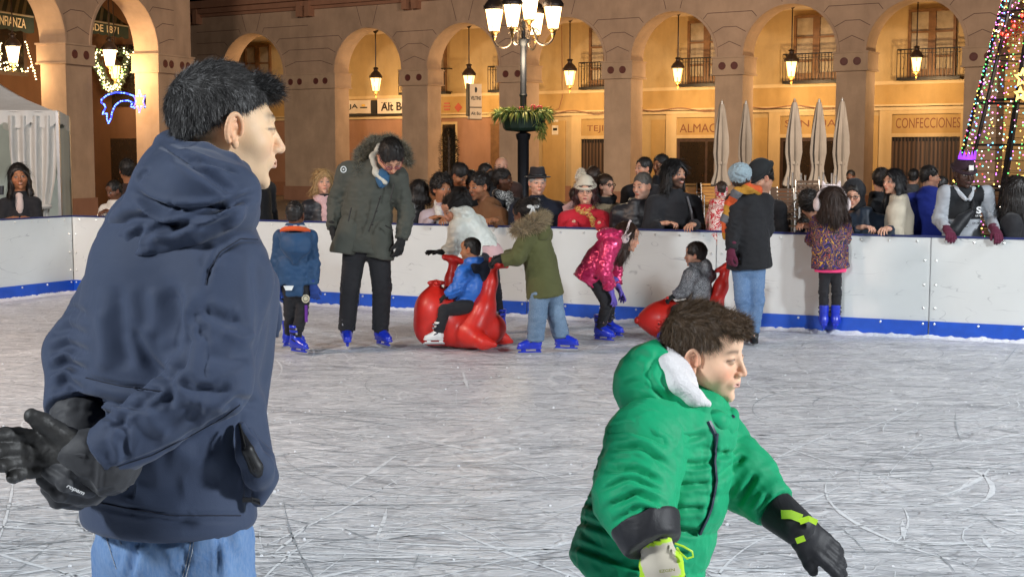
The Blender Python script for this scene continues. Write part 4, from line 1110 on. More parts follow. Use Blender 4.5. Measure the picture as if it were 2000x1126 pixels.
# =================================================================== HEART GARLAND + WINDOW LIGHTS
hc = W(218, 150, 45.2); hg = empty('light_garland', hc); tag(hg, 'heart shaped green garland with white fairy lights inside the second arch', 'garland')
m = MB(); mb = MB(); rr = random.Random(6); mb.cm = 0
for i in range(300):
    q = rr.random(); sgn = rr.choice((-1, 1)); x = 218+sgn*(34*(1-q)**.7+2)+rr.gauss(0, 3.5); y = 103+72*q+rr.gauss(0, 3)
    if q < .2 and rr.random() < .4: x = 218+rr.uniform(-34, 34); y = 103+rr.gauss(0, 4)
    p = W(x, y, 45.2+rr.gauss(0, .08))
    if i < 170: mb.cm = rr.choice((0, 0, 0, 1)); mb.ico(p+V(0, -.08, 0), .024, 5, 4)
    for k in range(5):
        d = nrm(V(rr.gauss(0, 1), rr.gauss(0, .5), rr.gauss(0, 1)))*.13; s = nrm(np.cross(d, V(0, 1, .1)))*.02; m.add([p-s, p+s, p+d], [(0, 1, 2)])
reloc(hc, m.build('foliage', mat('garland_green', (.02, .035, .015), .7), hg)); reloc(hc, mb.build('fairy_lights', [glow('warm_bulb', (1, .85, .5), 4), glow('green_bulb', (.6, 1, .3), 2.5)], hg))
hc = W(38, 110, 40.3); hg = empty('light_garland', hc); tag(hg, 'string of warm fairy lights hanging round the window in the leftmost arch', 'garland'); mb = MB()
pts = [(2+rr.gauss(0, 3), 85+i*4) for i in range(12)]+[(50+i*1.6+rr.gauss(0, .6), 82+i*5.6) for i in range(14)]+[(5+i*4+rr.gauss(0, 2), 134+rr.gauss(0, 4)) for i in range(16)]+[(rr.uniform(0, 40), rr.uniform(115, 140)) for i in range(14)]
for q in pts: mb.ico(W(q[0], q[1], 40.3), .022, 5, 4)
reloc(hc, mb.build('fairy_lights', glow('warm_bulb', (1, .85, .5), 4), hg))
m = MB(); m.tube([W(2, 80, 40.35), W(4, 134, 40.35), W(45, 136, 40.35)], .008, 4); m.tube([W(50, 80, 40.35), W(72, 160, 40.35)], .008, 4); reloc(hc, m.build('wire', M_IRON, hg))
# =================================================================== PEOPLE LIBRARY
M_SKIN = vcol_mat('skin', .52, .35, sss=.08, bump=.15, bscale=220, bdist=.002)
M_HAIR = vcol_mat('hair', .5, .45)
M_FUR = vcol_mat('fur', .9, .1, sheen=.4)
M_KNIT = {}
def rotm(yaw, pitch=0, roll=0):
    """columns: local x (its left when facing us = image right), y forward, z up. yaw 0 faces the lens, 90 faces image right"""
    y, p, r = R(yaw), R(pitch), R(roll)
    f = V(math.sin(y), -math.cos(y), 0); up = V(0, 0, 1)
    x = np.cross(f, up)
    f2 = f*math.cos(p)-up*math.sin(p); u2 = up*math.cos(p)+f*math.sin(p)
    x2 = x*math.cos(r)+u2*math.sin(r); u3 = u2*math.cos(r)-x*math.sin(r)
    return np.stack([x2, f2, u3], 1)
def sst(a, b, x):
    t = np.clip((x-a)/(b-a), 0, 1); return t*t*(3-2*t)
class Head:
    def __init__(s, c, hh, yaw=0, pitch=0, roll=0, skin='#c98f6b', kid=0, fem=0, res=.006, brow=(.03, .018, .01), lip=None, stub=0, stubc=(.05, .035, .03), smile=0, neck=None, nr=.052, blush=0, eyec=(.03, .015, .008), nose=1., wide=1., shut=0, age=0):
        s.c = np.asarray(c, float); s.k = hh/.235; s.M = rotm(yaw, pitch, roll)
        s.skin = np.array(hx(skin) if isinstance(skin, str) else skin); s.kid = kid; s.fem = fem; s.res = res
        k = s.k; L = s.loc
        g = s.g = G(s.c-.19*k, s.c+.19*k, res)
        w_ = wide
        g.ell(L(0, -.018, .030), V(.074*w_, .093, .084)*k, s.M, 0)
        g.ell(L(0, .018, -.022), V(.066*w_, .066, .082)*k, s.M, .02*k)
        jw = .040 if not (kid or fem) else .033
        g.ell(L(0, .032, -.082), V(jw*w_, .042, .030)*k, s.M, .03*k)
        for sg in (-1, 1):
            g.ell(L(sg*.040*w_, .042, -.034), V(.024, .030, .026)*k*(1.12 if kid else 1), s.M, .02*k)
            if not kid: g.ell(L(sg*.046*w_, .004, -.070), V(.014, .022, .018)*k, s.M, .02*k)
        g.ell(L(0, .071, -.104), V(.016, .012, .013)*k*(1 if not kid else .85), s.M, .018*k)
        if not kid: g.cap(L(-.034, .072, .017), L(.034, .072, .017), .010*k, None, .018*k)
        else: g.ell(L(0, .055, .045), V(.05, .03, .035)*k, s.M, .03*k)
        for sg in (-1, 1): g.ell(L(sg*.031, .094, -.004), V(.019, .014, .012)*k, s.M, .012*k, 's')
        for sg in (-1, 1): g.ell(L(sg*.031, .072, -.005), V(.0135, .0125, .0115)*k, s.M, .004*k)
        nl = nose*(.72 if kid else 1)
        g.cap(L(0, .080, .006), L(0, .083+.022*nl, -.036), .007*k, .0105*k*(.9 if kid or fem else 1), .012*k)
        for sg in (-1, 1): g.ell(L(sg*.011, .083+.008*nl, -.040), V(.0075, .010, .007)*k, s.M, .006*k)
        g.ell(L(0, .074, -.062), V(.026, .018, .018)*k, s.M, .012*k)
        lw = .020+.006*smile
        ld = -.0035*kid
        zc = .004*smile
        for sg in (-1, 1):
            g.cap(L(0, .0905+ld, -.0625), L(sg*lw, .078, -.0635+zc), .0045*k, .003*k, .005*k)
            g.cap(L(0, .0895+ld, -.0715), L(sg*lw*.8, .078, -.068+zc), .0055*k, .003*k, .005*k)
        g.cap(L(-lw, .091+ld, -.0665+zc*.6), L(lw, .091+ld, -.0665+zc*.6), .0022*k, None, .004*k, 's')
        g.ell(L(0, .089, -.083), V(.018, .008, .006)*k, s.M, .008*k, 's')
        for sg in (-1, 1):   # ears
            Me = s.M@np.array(rotl(sg*22, 0, 0))
            ec = L(sg*.076*w_, -.008, -.010)
            if res < .003:      # close-up ear with helix, antihelix, bowl and lobe
                E = lambda x_, y_, z_: ec+Me@(V(sg*x_, y_, z_)*k)
                g.ell(ec, V(.0055, .016, .027)*k, Me, .006*k)
                g.chain([E(.006+.003*math.sin(t), -.001+.0165*math.cos(t), .0285*math.sin(t)) for t in np.linspace(-.2, 4.1, 16)], [.0042*k]*16, .002*k)
                g.chain([E(.0055, -.001+.009*math.cos(t), .002+.017*math.sin(t)) for t in np.linspace(1.3, 4.3, 9)], [.0030*k]*9, .003*k)
                g.ell(E(.008, .004, -.005), V(.0075, .0085, .010)*k, Me, .002*k, 's'); g.ell(E(.004, .014, -.006), V(.004, .004, .006)*k, Me, .003*k)
                g.ell(E(.003, .004, -.027), V(.0055, .0075, .009)*k, Me, .005*k)
                continue
            g.ell(ec, V(.009, .019, .031)*k, Me, .006*k)
            g.ell(L(sg*.087*w_, .000, -.008), V(.011, .011, .020)*k, Me, .002*k, 's')
            g.ell(L(sg*.0745*w_, .002, -.034), V(.007, .008, .010)*k, Me, .006*k)
        nk = L(0, -.035, -.16) if neck is None else np.asarray(neck, float)
        top = L(0, -.030, -.055)
        g.cap(top, nk, nr*k*.98, nr*k, .022*k)
        v, f = g.mesh(); s.v, s.f = v, f
        P = ((v-s.c)@s.M)/k; s.P = P
        x, y, z = P.T; ax = np.abs(x)
        n_ = sn(P, 14, 5)
        col = s.skin[None]*(1+.06*n_[:, None])
        red = s.skin*V(1.08, .72, .66)
        fr = sst(.03, .06, y)
        def mixc(c, m):
            nonlocal col
            col = col*(1-m[:, None])+np.asarray(c)[None]*m[:, None]
        mixc(red, .45*fr*np.exp(-((ax-.040)**2+(z+.036)**2)/.022**2)*(1+blush))
        mixc(red, .35*fr*np.exp(-((x)**2+(z+.036)**2)/.014**2)); mixc(red*.9, .6*sst(.068, .078, ax)*np.exp(-((y+.005)**2+(z+.01)**2)/.04**2))
        if stub: 
            b = sst(-.028, -.05, z-.012*sst(.05, .0, ax-.02))*sst(-.03, .02, y)*(1-np.exp(-((x)**2/.016**2+(z+.067)**2/.006**2)))
            b = np.maximum(b*sst(.105, .06, -z*0+np.abs(ax)), 0)
            mixc(stubc, stub*b*(.85+.15*n_))
        lipc = lip if lip is not None else s.skin*V(.95, .48, .45)
        mixc(lipc, .85*sst(.078, .083, y)*np.clip(1.6-((x/(lw+.003))**2+((z+.067-zc*.3)/.0105)**2)*1.6, 0, 1))
        if smile > .6: mixc((.75, .70, .62), .9*sst(.078, .083, y)*np.clip(1.8-((x/.017)**2+((z+.0655-zc*.3)/.0042)**2)*1.8, 0, 1))
        bz = z-(.019 if not kid else .016)-.004*np.sin(np.clip((ax-.012)/.04, 0, 1)*3.1)
        mixc(brow, (.85 if not kid else .7)*fr*sst(.010, .016, ax)*sst(.052, .040, ax)*np.exp(-(bz/(.0052 if not fem else .0038))**2))
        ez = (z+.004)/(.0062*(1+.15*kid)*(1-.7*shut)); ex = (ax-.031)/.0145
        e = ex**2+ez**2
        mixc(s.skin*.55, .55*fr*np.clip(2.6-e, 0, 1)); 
        if not shut:
            mixc((.40, .36, .33), fr*np.clip((1.15-e)*4, 0, 1))
            ir = ((ax-.031)**2+(z+.004)**2)/.0066**2
            mixc(eyec, fr*np.clip((1.2-ir)*3, 0, 1)*np.clip((1.3-e)*4, 0, 1))
        mixc((.025, .015, .012), .8*fr*np.exp(-((z+.004-.0062*(1-.7*shut)*np.sqrt(np.clip(1-ex**2, 0, 1)))/.0018)**2)*(ex**2 < 1.1))
        mixc(s.skin*.25, .8*fr*np.exp(-((ax-.008)**2+(z+.046)**2+(y-.094)**2)/.0045**2))
        if age:
            mixc(s.skin*.6, age*fr*.35*np.exp(-((ax-.035-(.0-z)*.25)/.003)**2)*sst(-.03, -.045, z)*sst(-.09, -.06, z))
            mixc(s.skin*.65, age*fr*.35*np.clip(np.sin(z*700), 0, 1)*sst(.035, .045, z))
        s.cols = np.clip(col, 0, 1)
    def loc(s, x, y, z): return s.c+s.M@(V(x, y, z)*s.k)
    def hair(s, style='short', color=(.02, .013, .009), n=900, width=.003, t=.007, seed=1, length=None, bumpy=0, vol=1., res=None, cut=True, lenl=.30, gray=None, curl=.5, line=.0, parted=0, sideback=0, down=None, lift=None, nape=-.062, jit=.12):
        """scalp shell plus strands -> (v,f,cols)"""
        k = s.k; L = s.loc; res = res or s.res
        ext = .20*k if style in ('short', 'curly', 'pony') else (.24*k+lenl)
        g = G(s.c-np.array([.22*k, .22*k, ext+.03]), s.c+np.array([.22*k, .22*k, .2*k]), res)
        tt = t
        g.ell(L(0, -.020, .032), V(.076+tt, .095+tt, .086+tt*1.3)*k*vol, s.M, 0)
        if style in ('short', 'pony', 'curly'):
            g.ell(L(0, -.055, -.020), V(.060+tt*.3, .045+tt*.3, .075)*k, s.M, .02*k)
        if cut:   # face opening and nape
            hl = line
            g.ell(L(0, .105, -.035), V(.066, .075, .100+hl)*k, s.M, .008*k, 's')
            for sg in (-1, 1):
                g.ell(L(sg*.085, .040, -.060), V(.040, .044, .075)*k, s.M, .006*k, 's')
                g.ell(L(sg*.088, -.004, -.022), V(.025, .022, .038)*k, s.M, .006*k, 's')
            g.plane(L(0, -.08, nape-.04*0), s.M@V(0, .5, -1), .01*k)
        if style == 'long':
            dn = V(0, 0, -1) if down is None else nrm(down)
            for sg in (-1, 1):
                a = L(sg*.060, -.012, .035); b = L(sg*.072, -.018-.02*parted, -.065)
                c = b+dn*lenl*.55+s.M@V(sg*.012, -.008, 0)*k; d = b+dn*lenl+s.M@V(sg*.005, .01, 0)*k
                g.chain([a, b, c, d], [.030*k, .027*k, .030*k, .012*k], .03*k, e=s.M[:, 1], q=1.6)
            a = L(0, -.065, .01); b = L(0, -.078, -.08); c = b+dn*lenl*.9
            g.chain([a, b, c], [.045*k, .040*k, .025*k], .03*k, e=s.M[:, 0], q=1.7)
        if style == 'pony':
            dn = V(0, 0, -1) if down is None else nrm(down)
            a = L(0, -.105, .055); b = a+(s.M@V(0, -.045, .01))*k; c = b+dn*lenl*.5; d = b+dn*lenl
            g.ell(a, V(.022, .022, .022)*k, s.M, .015*k)
            g.chain([a, b, c, d], [.020*k, .034*k, .032*k, .012*k], .02*k)
        v, f = g.mesh()
        if len(v) == 0: return v, f, v
        N = vnormals(v, f)
        if bumpy: v = v+N*(bumpy*k*sn((v-s.c)/k, 22, seed, 3))[:, None]
        else: v = v+N*(.0025*k*sn((v-s.c)/k*V(1, 1, .4), 30, seed, 2))[:, None]
        base = np.asarray(color)
        def cf(P):
            q = ((P-s.c)@s.M)/k
            c = np.broadcast_to(base, (len(P), 3)).copy()
            if gray is not None:
                gm = gray[0]*sst(.045, -.03, q[:, 2])*sst(-.06, .04, q[:, 1]) + gray[1]
                gm = np.clip(gm*(1+.8*sn(q, 30, 3)), 0, 1)[:, None]
                c = c*(1-gm)+np.array([.26, .25, .24])*gm
            return c
        cols = cf(v)*(.75+.25*sn((v-s.c)/k, 25, seed+4)[:, None])
        ln = length if length is not None else (.028 if style != 'curly' else .022)
        def dfn(P, Nn, r):
            q = ((P-s.c)@s.M)/k
            loc = np.zeros_like(q)
            topw = sst(.03, .10, q[:, 2])
            loc[:, 1] = .8*topw+.15-sideback*(1-topw); loc[:, 2] = -1*(1-topw)-.05; loc[:, 0] = q[:, 0]*2
            if style == 'long': loc[:, 1] = -.1; loc[:, 2] = -1; loc[:, 0] = 0+np.sign(q[:, 0])*topw
            if style == 'pony': loc[:, 1] = -1; loc[:, 2] = .1; loc[:, 0] = 0; m = q[:, 1] < -.11; loc[m, 1] = -.1; loc[m, 2] = -1
            d = loc@s.M.T
            d = d-Nn*(d*Nn).sum(1)[:, None]; d /= np.linalg.norm(d, axis=1)[:, None]+1e-6
            lf = lift if lift is not None else (.14 if style == 'short' else (.7 if style == 'curly' else .03))
            return d+Nn*lf+r.normal(size=P.shape)*(.4 if style == 'curly' else (jit if style == 'short' else .06))
        if n:
            sv, sf, sc = strands(v, f, np.ones(len(v)), n, (lambda P: np.full(len(P), ln*k) if style in ('short', 'curly') else np.full(len(P), .09*k)), dfn, width*k, 3, (curl if style == 'short' else (1.0 if style == 'curly' else .15)), seed=seed, cvar=.45, cfn=cf)
            n0 = len(v); v = np.concatenate([v, sv]); f = np.concatenate([f, sf+n0]); cols = np.concatenate([cols, sc])
        return v, f, np.clip(cols, 0, 1)
def rotl(ax, ay, az):
    """rotation about z by ax degrees (ears swing outwards)"""
    a = R(ax); return [[math.cos(a), -math.sin(a), 0], [math.sin(a), math.cos(a), 0], [0, 0, 1]]
def hand(w, d, pn, size=1., curl=25, spread=1., res=.004, glove=0., side=1, thumb=35, cuff=None, fcurl=None, bulk=0, tc=20):
    """wrist w, pointing d, palm normal pn. side=+1/-1 puts the thumb on d x pn or opposite"""
    d = nrm(d); pn = np.asarray(pn, float); pn = nrm(pn-d*(pn@d)); s = np.cross(d, pn)*side
    z = size; gr = glove
    g = G(*bounds([w-d*.06*z, w+d*.21*z, w+s*.12*z, w-s*.07*z, w+pn*.12*z, w-pn*.07*z], .03), res)
    g.cap(w-d*.03*z, w+d*.03*z, (.024+gr)*z, (.026+gr)*z, .01, e=s, q=1.25)
    g.cap(w+d*.03*z, w+d*.080*z, (.0165+gr)*z, (.0145+gr)*z, .015*z, e=s, q=2.25)
    spec = [(.030, .040, .026, .021, .0088), (.010, .044, .029, .022, .0092), (-.010, .041, .027, .021, .0088), (-.029, .032, .021, .018, .0078)]
    for i, (o, a, b, c, r) in enumerate(spec):
        cu = R((fcurl[i] if fcurl is not None else curl+4*i)); sp = (o/.03)*.16*spread
        p = w+(d*.088+s*o)*z; dd = nrm(d+s*sp); ang = cu*.75; pts = [p-d*.02*z, p]
        for L in (a, b, c):
            q = dd*math.cos(ang)+pn*math.sin(ang); p = p+q*L*z; pts.append(p); ang += cu
        r = r+gr*.8+bulk
        g.chain(pts, [r*z*1.05, r*z*1.06, r*z, r*z*.94, r*z*.82], .0045*z)
    p = w+(d*.028+s*.024+pn*.006)*z; ta = R(thumb)
    td = nrm(d*math.cos(ta)+s*math.sin(ta)+pn*.25); pts = [p-s*.012*z, p]
    for L, cc in ((.036, 0), (.030, tc), (.024, tc*1.6)):
        q = nrm(td*math.cos(R(cc))+nrm(pn*.6-s*.4+d*.4)*math.sin(R(cc))); p = p+q*L*z; pts.append(p)
    r = .0105+gr*.8+bulk
    g.chain(pts, [r*z*1.3, r*z*1.25, r*z*1.05, r*z, r*z*.85], .012*z)
    if cuff: g.cap(w-d*(.03+cuff)*z, w, (.036+gr)*z, (.030+gr)*z, .008, e=s, q=1.15)
    return g.mesh()
def disp(v, f, amp, scale, seed=0, ridged=False, mask=None, aniso=None, oct=2):
    N = vnormals(v, f); P = v-v.mean(0)
    if aniso is not None: P = P*np.asarray(aniso)
    n = sn(P, scale, seed, oct)
    if ridged: n = .5-np.abs(n)*1.6
    a = amp*n
    if mask is not None: a = a*mask
    return v+N*a[:, None]
def obj(name, v, f, mt, root, cols=None, loc=None):
    """child of root, geometry given in world coordinates"""
    me = np_mesh(name, v, f, True, cols, loc0=loc if loc is not None else root['_l'])
    o = link(name, me, mt, root); o['_l'] = list(root['_l']) if '_l' in root else [0, 0, 0]; return o
def start(v, f, cols, loc, label, group=None, cat='person', name='person', mt=None):
    me = np_mesh(name, v, f, True, cols, loc0=loc); o = link(name, me, mt or M_SKIN, None, loc)
    o['_l'] = [float(x) for x in loc]; tag(o, label, cat, group); return o
# ---- skate / shoe : ankle point, forward direction
M_SKB = mat('skate_blue', (.012, .035, .50), .28, var=.12, vscale=25, coat=.4); M_SKD = mat('skate_dark', (.012, .012, .03), .5); M_SKS = mat('skate_steel', (.55, .56, .58), .3, .8); M_SKW = mat('skate_white', (.7, .7, .68), .4)
def skate(root, an, fw, k=1., up=(0, 0, 1), mt=None, res=.007, name='skate'):
    """an = ankle joint; sole lies .085k below, blade another .045k"""
    mt = mt or M_SKB; fw = nrm(fw); up = nrm(np.asarray(up, float)); fw = nrm(fw-up*(fw@up)); s = np.cross(fw, up)
    A = lambda a, b, c: np.asarray(an)+(fw*a+s*b+up*c)*k
    g = G(*bounds([A(-.1, -.07, -.1), A(.2, .07, .16), A(-.1, .07, .16), A(.2, -.07, -.1)], .03), res)
    g.cap(A(-.012, 0, .13), A(0, 0, 0), .050*k, .046*k, .01, e=fw, q=1.15)
    g.cap(A(-.025, 0, -.038), A(.135, 0, -.052), .038*k, .032*k, .04*k, e=s, q=1.12)
    g.cap(A(.01, 0, -.01), A(.09, 0, -.035), .042*k, .034*k, .03*k)
    g.plane(A(0, 0, -.080), -up); g.plane(A(0, 0, .135), up)
    g.cap(A(-.055, 0, -.074), A(.165, 0, -.074), .010*k, None, .0, e=s, q=3.6)
    # groove between shell and cuff
    g.torus(A(.0, 0, .045), np.stack([fw, s, up], 1), .060*k, .052*k, .006*k, .004, 's')
    v, f = g.mesh(); sk = obj(name, v, f, mt, root)
    m = MB()
    for c in (-.03, .11):
        m.obox(A(c, 0, -.095), fw*.022*k, s*.012*k, up*.016*k)
    m.obox(A(.05, 0, -.108), fw*.11*k, s*.009*k, up*.006*k)
    o = m.build('blade_holder', mt, sk); o.matrix_parent_inverse = Matrix.Translation(-Vector(root['_l']))
    m = MB(); m.obox(A(.05, 0, -.121), fw*.125*k, s*.002*k, up*.009*k); o = m.build('blade', M_SKS, sk); o.matrix_parent_inverse = Matrix.Translation(-Vector(root['_l']))
    for (c, z_, rr) in ((.055, .0, .050), (.012, .062, .056), (.0, .105, .056)):
        m = MB(); n_ = nrm(fw*.5+up) if z_ == 0 else up; cc = A(c*.4, 0, z_)
        a1 = nrm(fw-n_*(fw@n_)); pts = [cc+(a1*math.cos(t)*1.12+s*math.sin(t))*rr*k for t in np.linspace(-1.9, 1.9, 14)]
        m.tube(pts, .0075*k, 5); o = m.build('strap', M_SKD, sk, smooth=True); o.matrix_parent_inverse = Matrix.Translation(-Vector(root['_l']))
        for sg in (-1, 1):
            pass
        m = MB(); m.obox(cc+(a1*.95-s*.62)*rr*k, a1*.010*k, s*.006*k, up*.010*k).obox(cc+(a1*.95+s*.62)*rr*k, a1*.010*k, s*.006*k, up*.010*k)
        o = m.build('buckle', M_SKS, sk); o.matrix_parent_inverse = Matrix.Translation(-Vector(root['_l']))
    return sk
def shoe(root, an, fw, k=1., mt=None, name='shoe'):
    fw = nrm(fw); up = V(0, 0, 1); s = np.cross(fw, up); A = lambda a, b, c: np.asarray(an)+(fw*a+s*b+up*c)*k
    g = G(*bounds([A(-.09, -.06, -.1), A(.2, .06, .1)], .06), .01)
    g.cap(A(0, 0, .05), A(0, 0, 0), .042*k, .042*k, .01); g.cap(A(-.02, 0, -.04), A(.14, 0, -.055), .036*k, .03*k, .03, e=s, q=1.15); g.plane(A(0, 0, -.085), -up)
    v, f = g.mesh(); return obj(name, v, f, mt or mat('black_shoe', (.015, .015, .015), .4), root)
def limb_body(J, sc=1., res=.014, arms=True, hands=(), loc=None):
    """thin continuous body under the clothes"""
    pts = [J[k] for k in J if k[:2] != 'to']
    g = G(*bounds(pts, .14), res)
    e = nrm(J['shR']-J['shL']); r = lambda a: a*sc
    g.cap(J['chs'], J['pel'], r(.085), r(.085), .03, e=e, q=1.3); g.cap(J['shL'], J['shR'], r(.05), None, .04)
    g.cap(J['nk'], J['chs'], r(.045), r(.06), .03)
    for s_ in 'LR':
        g.chain([J['sh'+s_], J['el'+s_], J['wr'+s_]], [r(.040), r(.032), r(.024)], .02)
        g.chain([J['hp'+s_], J['kn'+s_], J['an'+s_]], [r(.065), r(.045), r(.034)], .02)
        g.chain([J['an'+s_], J['an'+s_]*.6+J['to'+s_]*.4], [r(.030), r(.018)], .02)
    return g.mesh()
def torso_garment(J, res=.01, ch=.13, ws=.13, hm=.14, q=1.3, sh=.075, el=.062, cf=.048, hem=None, quilt=None, aquilt=None, k=.04, shq=1., cuts=True, arms='LR', nk=.065, belly=None, axis=None, hemcut=True, cufflen=1.0, extra=None, e=None, neckring=True):
    hem = J['pel']+(J['pel']-J['chs'])*.15 if hem is None else np.asarray(hem, float)
    pts = [J['chs'], J['nk'], hem]+[J[a+s_] for a in ('sh', 'el', 'wr') for s_ in arms]
    pad = max(ch, ws, hm)*q+.05
    g = G(*bounds(pts, pad), res)
    if e is None: e = nrm(J['shR']-J['shL'])
    wst = J.get('wst', J['chs']*.45+hem*.55)
    g.cap(J['chs'], wst, ch, ws, .0, e=e, q=q, quilt=quilt)
    g.cap(wst, hem, ws, hm, .03, e=e, q=q, quilt=quilt)
    hi = J['chs']+(J['nk']-J['chs'])*.72
    g.cap(J['shL'], hi, sh, sh*1.05, .04); g.cap(J['shR'], hi, sh, sh*1.05, .04)
    g.cap(J['chs'], J['nk'], ch*.7, nk, .04)
    if neckring: g.torus(J['nk']+V(0, 0, .018), np.eye(3), nk*1.02, nk*1.02, .020, .02, rz=.032)
    for s_ in arms:
        S, E, Wr = J['sh'+s_], J['el'+s_], J['wr'+s_]
        We = E+(Wr-E)*cufflen
        g.cap(S, E, sh, el, k, quilt=aquilt); g.cap(E, We, el, cf, .02, quilt=aquilt)
        if cuts:
            d = nrm(Wr-E); lo = We-.001*d
            g.plane(We, d, .012, lo=We-np.full(3, cf*1.6)+d*cf*.5, hi=We+np.full(3, cf*1.6)+d*cf)
    if hemcut:
        d = nrm(hem-wst); g.plane(hem, d, .02, lo=hem-hm*q*1.6-.02, hi=hem+hm*q*1.6+.02)
    if extra: extra(g, J)
    return g
def trousers(J, res=.01, hp=.095, kn=.065, an=.055, pel=.11, q=1.25, k=.03, top=None, flare=0):
    g = G(*bounds([J[a+s_] for a in ('hp', 'kn', 'an') for s_ in 'LR']+[J['pel']], .17), res)
    e = nrm(J['hpR']-J['hpL'])
    g.cap(J['pel']+V(0, 0, .06), (J['hpL']+J['hpR'])/2, pel*.95, pel, .0, e=e, q=q)
    for s_ in 'LR':
        g2 = [J['hp'+s_], J['kn'+s_], J['an'+s_]]
        g.chain(g2, [hp, kn, an], .02)
    for s_ in 'LR':
        d = nrm(J['an'+s_]-J['kn'+s_]); a = J['an'+s_]; g.plane(a, d, .012, lo=a-np.full(3, an*1.4)+d*an*.4, hi=a+np.full(3, an*1.5)+d*an)
    return g
def creases(v, f, J, res, seed=0, amp=.005, arms='LR'):
    """folds gathered at elbows plus soft drapes"""
    m = np.zeros(len(v))
    for s_ in arms:
        for a in ('el', 'wr'):
            d = np.linalg.norm(v-J[a+s_], axis=1); m = np.maximum(m, np.exp(-(d/.11)**2))
    v = disp(v, f, amp*1.3, 7, seed, True, mask=m+.25, aniso=(1, 1, 1.9))
    return disp(v, f, amp*.7, 3.2, seed+1, oct=3)
# =================================================================== SPECTATORS
def yb(x): return C0[1]+(x-C0[0])*BU[1]/BU[0]
C_BLACK = cloth('black_cloth', (.017, .017, .020)); C_NAVY = cloth('navy_cloth', (.010, .014, .028)); C_BROWN = cloth('brown_canvas', (.17, .075, .03))
C_LILAC = cloth('lilac_fleece', (.42, .34, .36), weave=90); C_WHITEC = cloth('white_knit', (.62, .58, .52), weave=70); C_RED = cloth('red_coat', (.48, .015, .03)); C_KHAKI = cloth('khaki_coat', (.30, .23, .14))
C_PUFB = cloth('black_puffer', (.014, .014, .018), rough=.45, spec=.5); C_CREAM = cloth('cream_coat', (.50, .44, .34)); C_BLUE = cloth('royal_blue_coat', (.015, .03, .26)); C_DNAVY = cloth('dark_navy_puffer', (.018, .03, .05), rough=.45)
C_PINK = cloth('pink_scarf', (.60, .38, .38)); C_GREYH = cloth('grey_hood', (.30, .30, .30)); C_DJEAN = cloth('dark_trousers', (.015, .016, .022)); C_BROWNJ = cloth('dark_brown_jacket', (.045, .022, .018)); C_DGREY = cloth('dark_grey_coat', (.05, .05, .055))
C_PALEP = cloth('pale_pink_hood', (.62, .40, .38)); C_BEANIE = cloth('cream_beanie', (.62, .55, .43), weave=60, wr=.5)
def collar(J, H, mt, root, r=.022, a=.075, tilt=20, z=-.0, k=1., res=.008, name='collar', b=None, yaw=0):
    c = J['nk']+V(0, 0, .03*k+z)
    Mx = rotm(yaw, 0, 0)
    Mt = np.stack([Mx[:, 0], nrm(Mx[:, 1]*math.cos(R(tilt))-Mx[:, 2]*math.sin(R(tilt))), nrm(Mx[:, 2]*math.cos(R(tilt))+Mx[:, 1]*math.sin(R(tilt)))], 1)
    g = G(c-.2, c+.2, res); g.torus(c, Mt, a*k, (b or a*.92)*k, r*k, 0)
    v, f = g.mesh(); v = disp(v, f, .006*k, 9, 3); return obj(name, v, f, mt, root)
def glasses(H, root, mt=None, k=1., th=.0016):
    m = MB(); L = H.loc
    for sg in (-1, 1):
        m.tube([L(sg*.031+.021*math.cos(a), .094-.004*abs(math.cos(a)), -.006+.016*math.sin(a)) for a in np.linspace(0, 6.283, 17)], th*H.k*1.3, 5)
        m.tube([L(sg*.052, .088, -.002), L(sg*.078, .03, .0), L(sg*.080, -.01, -.004)], th*H.k, 5)
    m.tube([L(-.010, .099, -.002), L(.010, .099, -.002)], th*H.k, 5)
    o = m.build('glasses', mt or mat('frame_black', (.01, .01, .01), .3), root, smooth=True); o.matrix_parent_inverse = Matrix.Translation(-Vector(root['_l'])); return o
def hairobj(H, root, style='short', color=(.012, .009, .007), **k):
    v, f, c = H.hair(style, color, **k); return obj('hair', v, f, M_HAIR, root, c)
def beanie(H, root, mt, t=.012, z0=.018, pom=None, fold=True, name='beanie', slouch=0, tilt=0):
    k = H.k; g = G(H.c-.22*k, H.c+.26*k, H.res*1.1); L = H.loc
    g.ell(L(0, -.020, .045), V(.080+t, .100+t, .095+t)*k, H.M, 0)
    if slouch: g.ell(L(0, -.06, .075), V(.10, .11, .075)*k, H.M, .03*k)
    g.plane(L(0, 0, z0), H.M@V(0, .28+tilt, -1), .01*k)
    if fold: g.torus(L(0, -.022, z0+.022), H.M@np.array([[1, 0, 0], [0, .96, -.27], [0, .27, .96]]).T, (.082+t)*k, (.103+t)*k, .014*k, .004*k)
    v, f = g.mesh()
    if slouch: v = disp(v, f, .008*k, 14, 3, True)
    o = obj(name, v, f, mt, root)
    return o
SKN = {'w': '#c9957a', 't': '#a8714f', 'b': '#6b4632', 'd': '#3f2a21', 'p': '#d8a68c'}
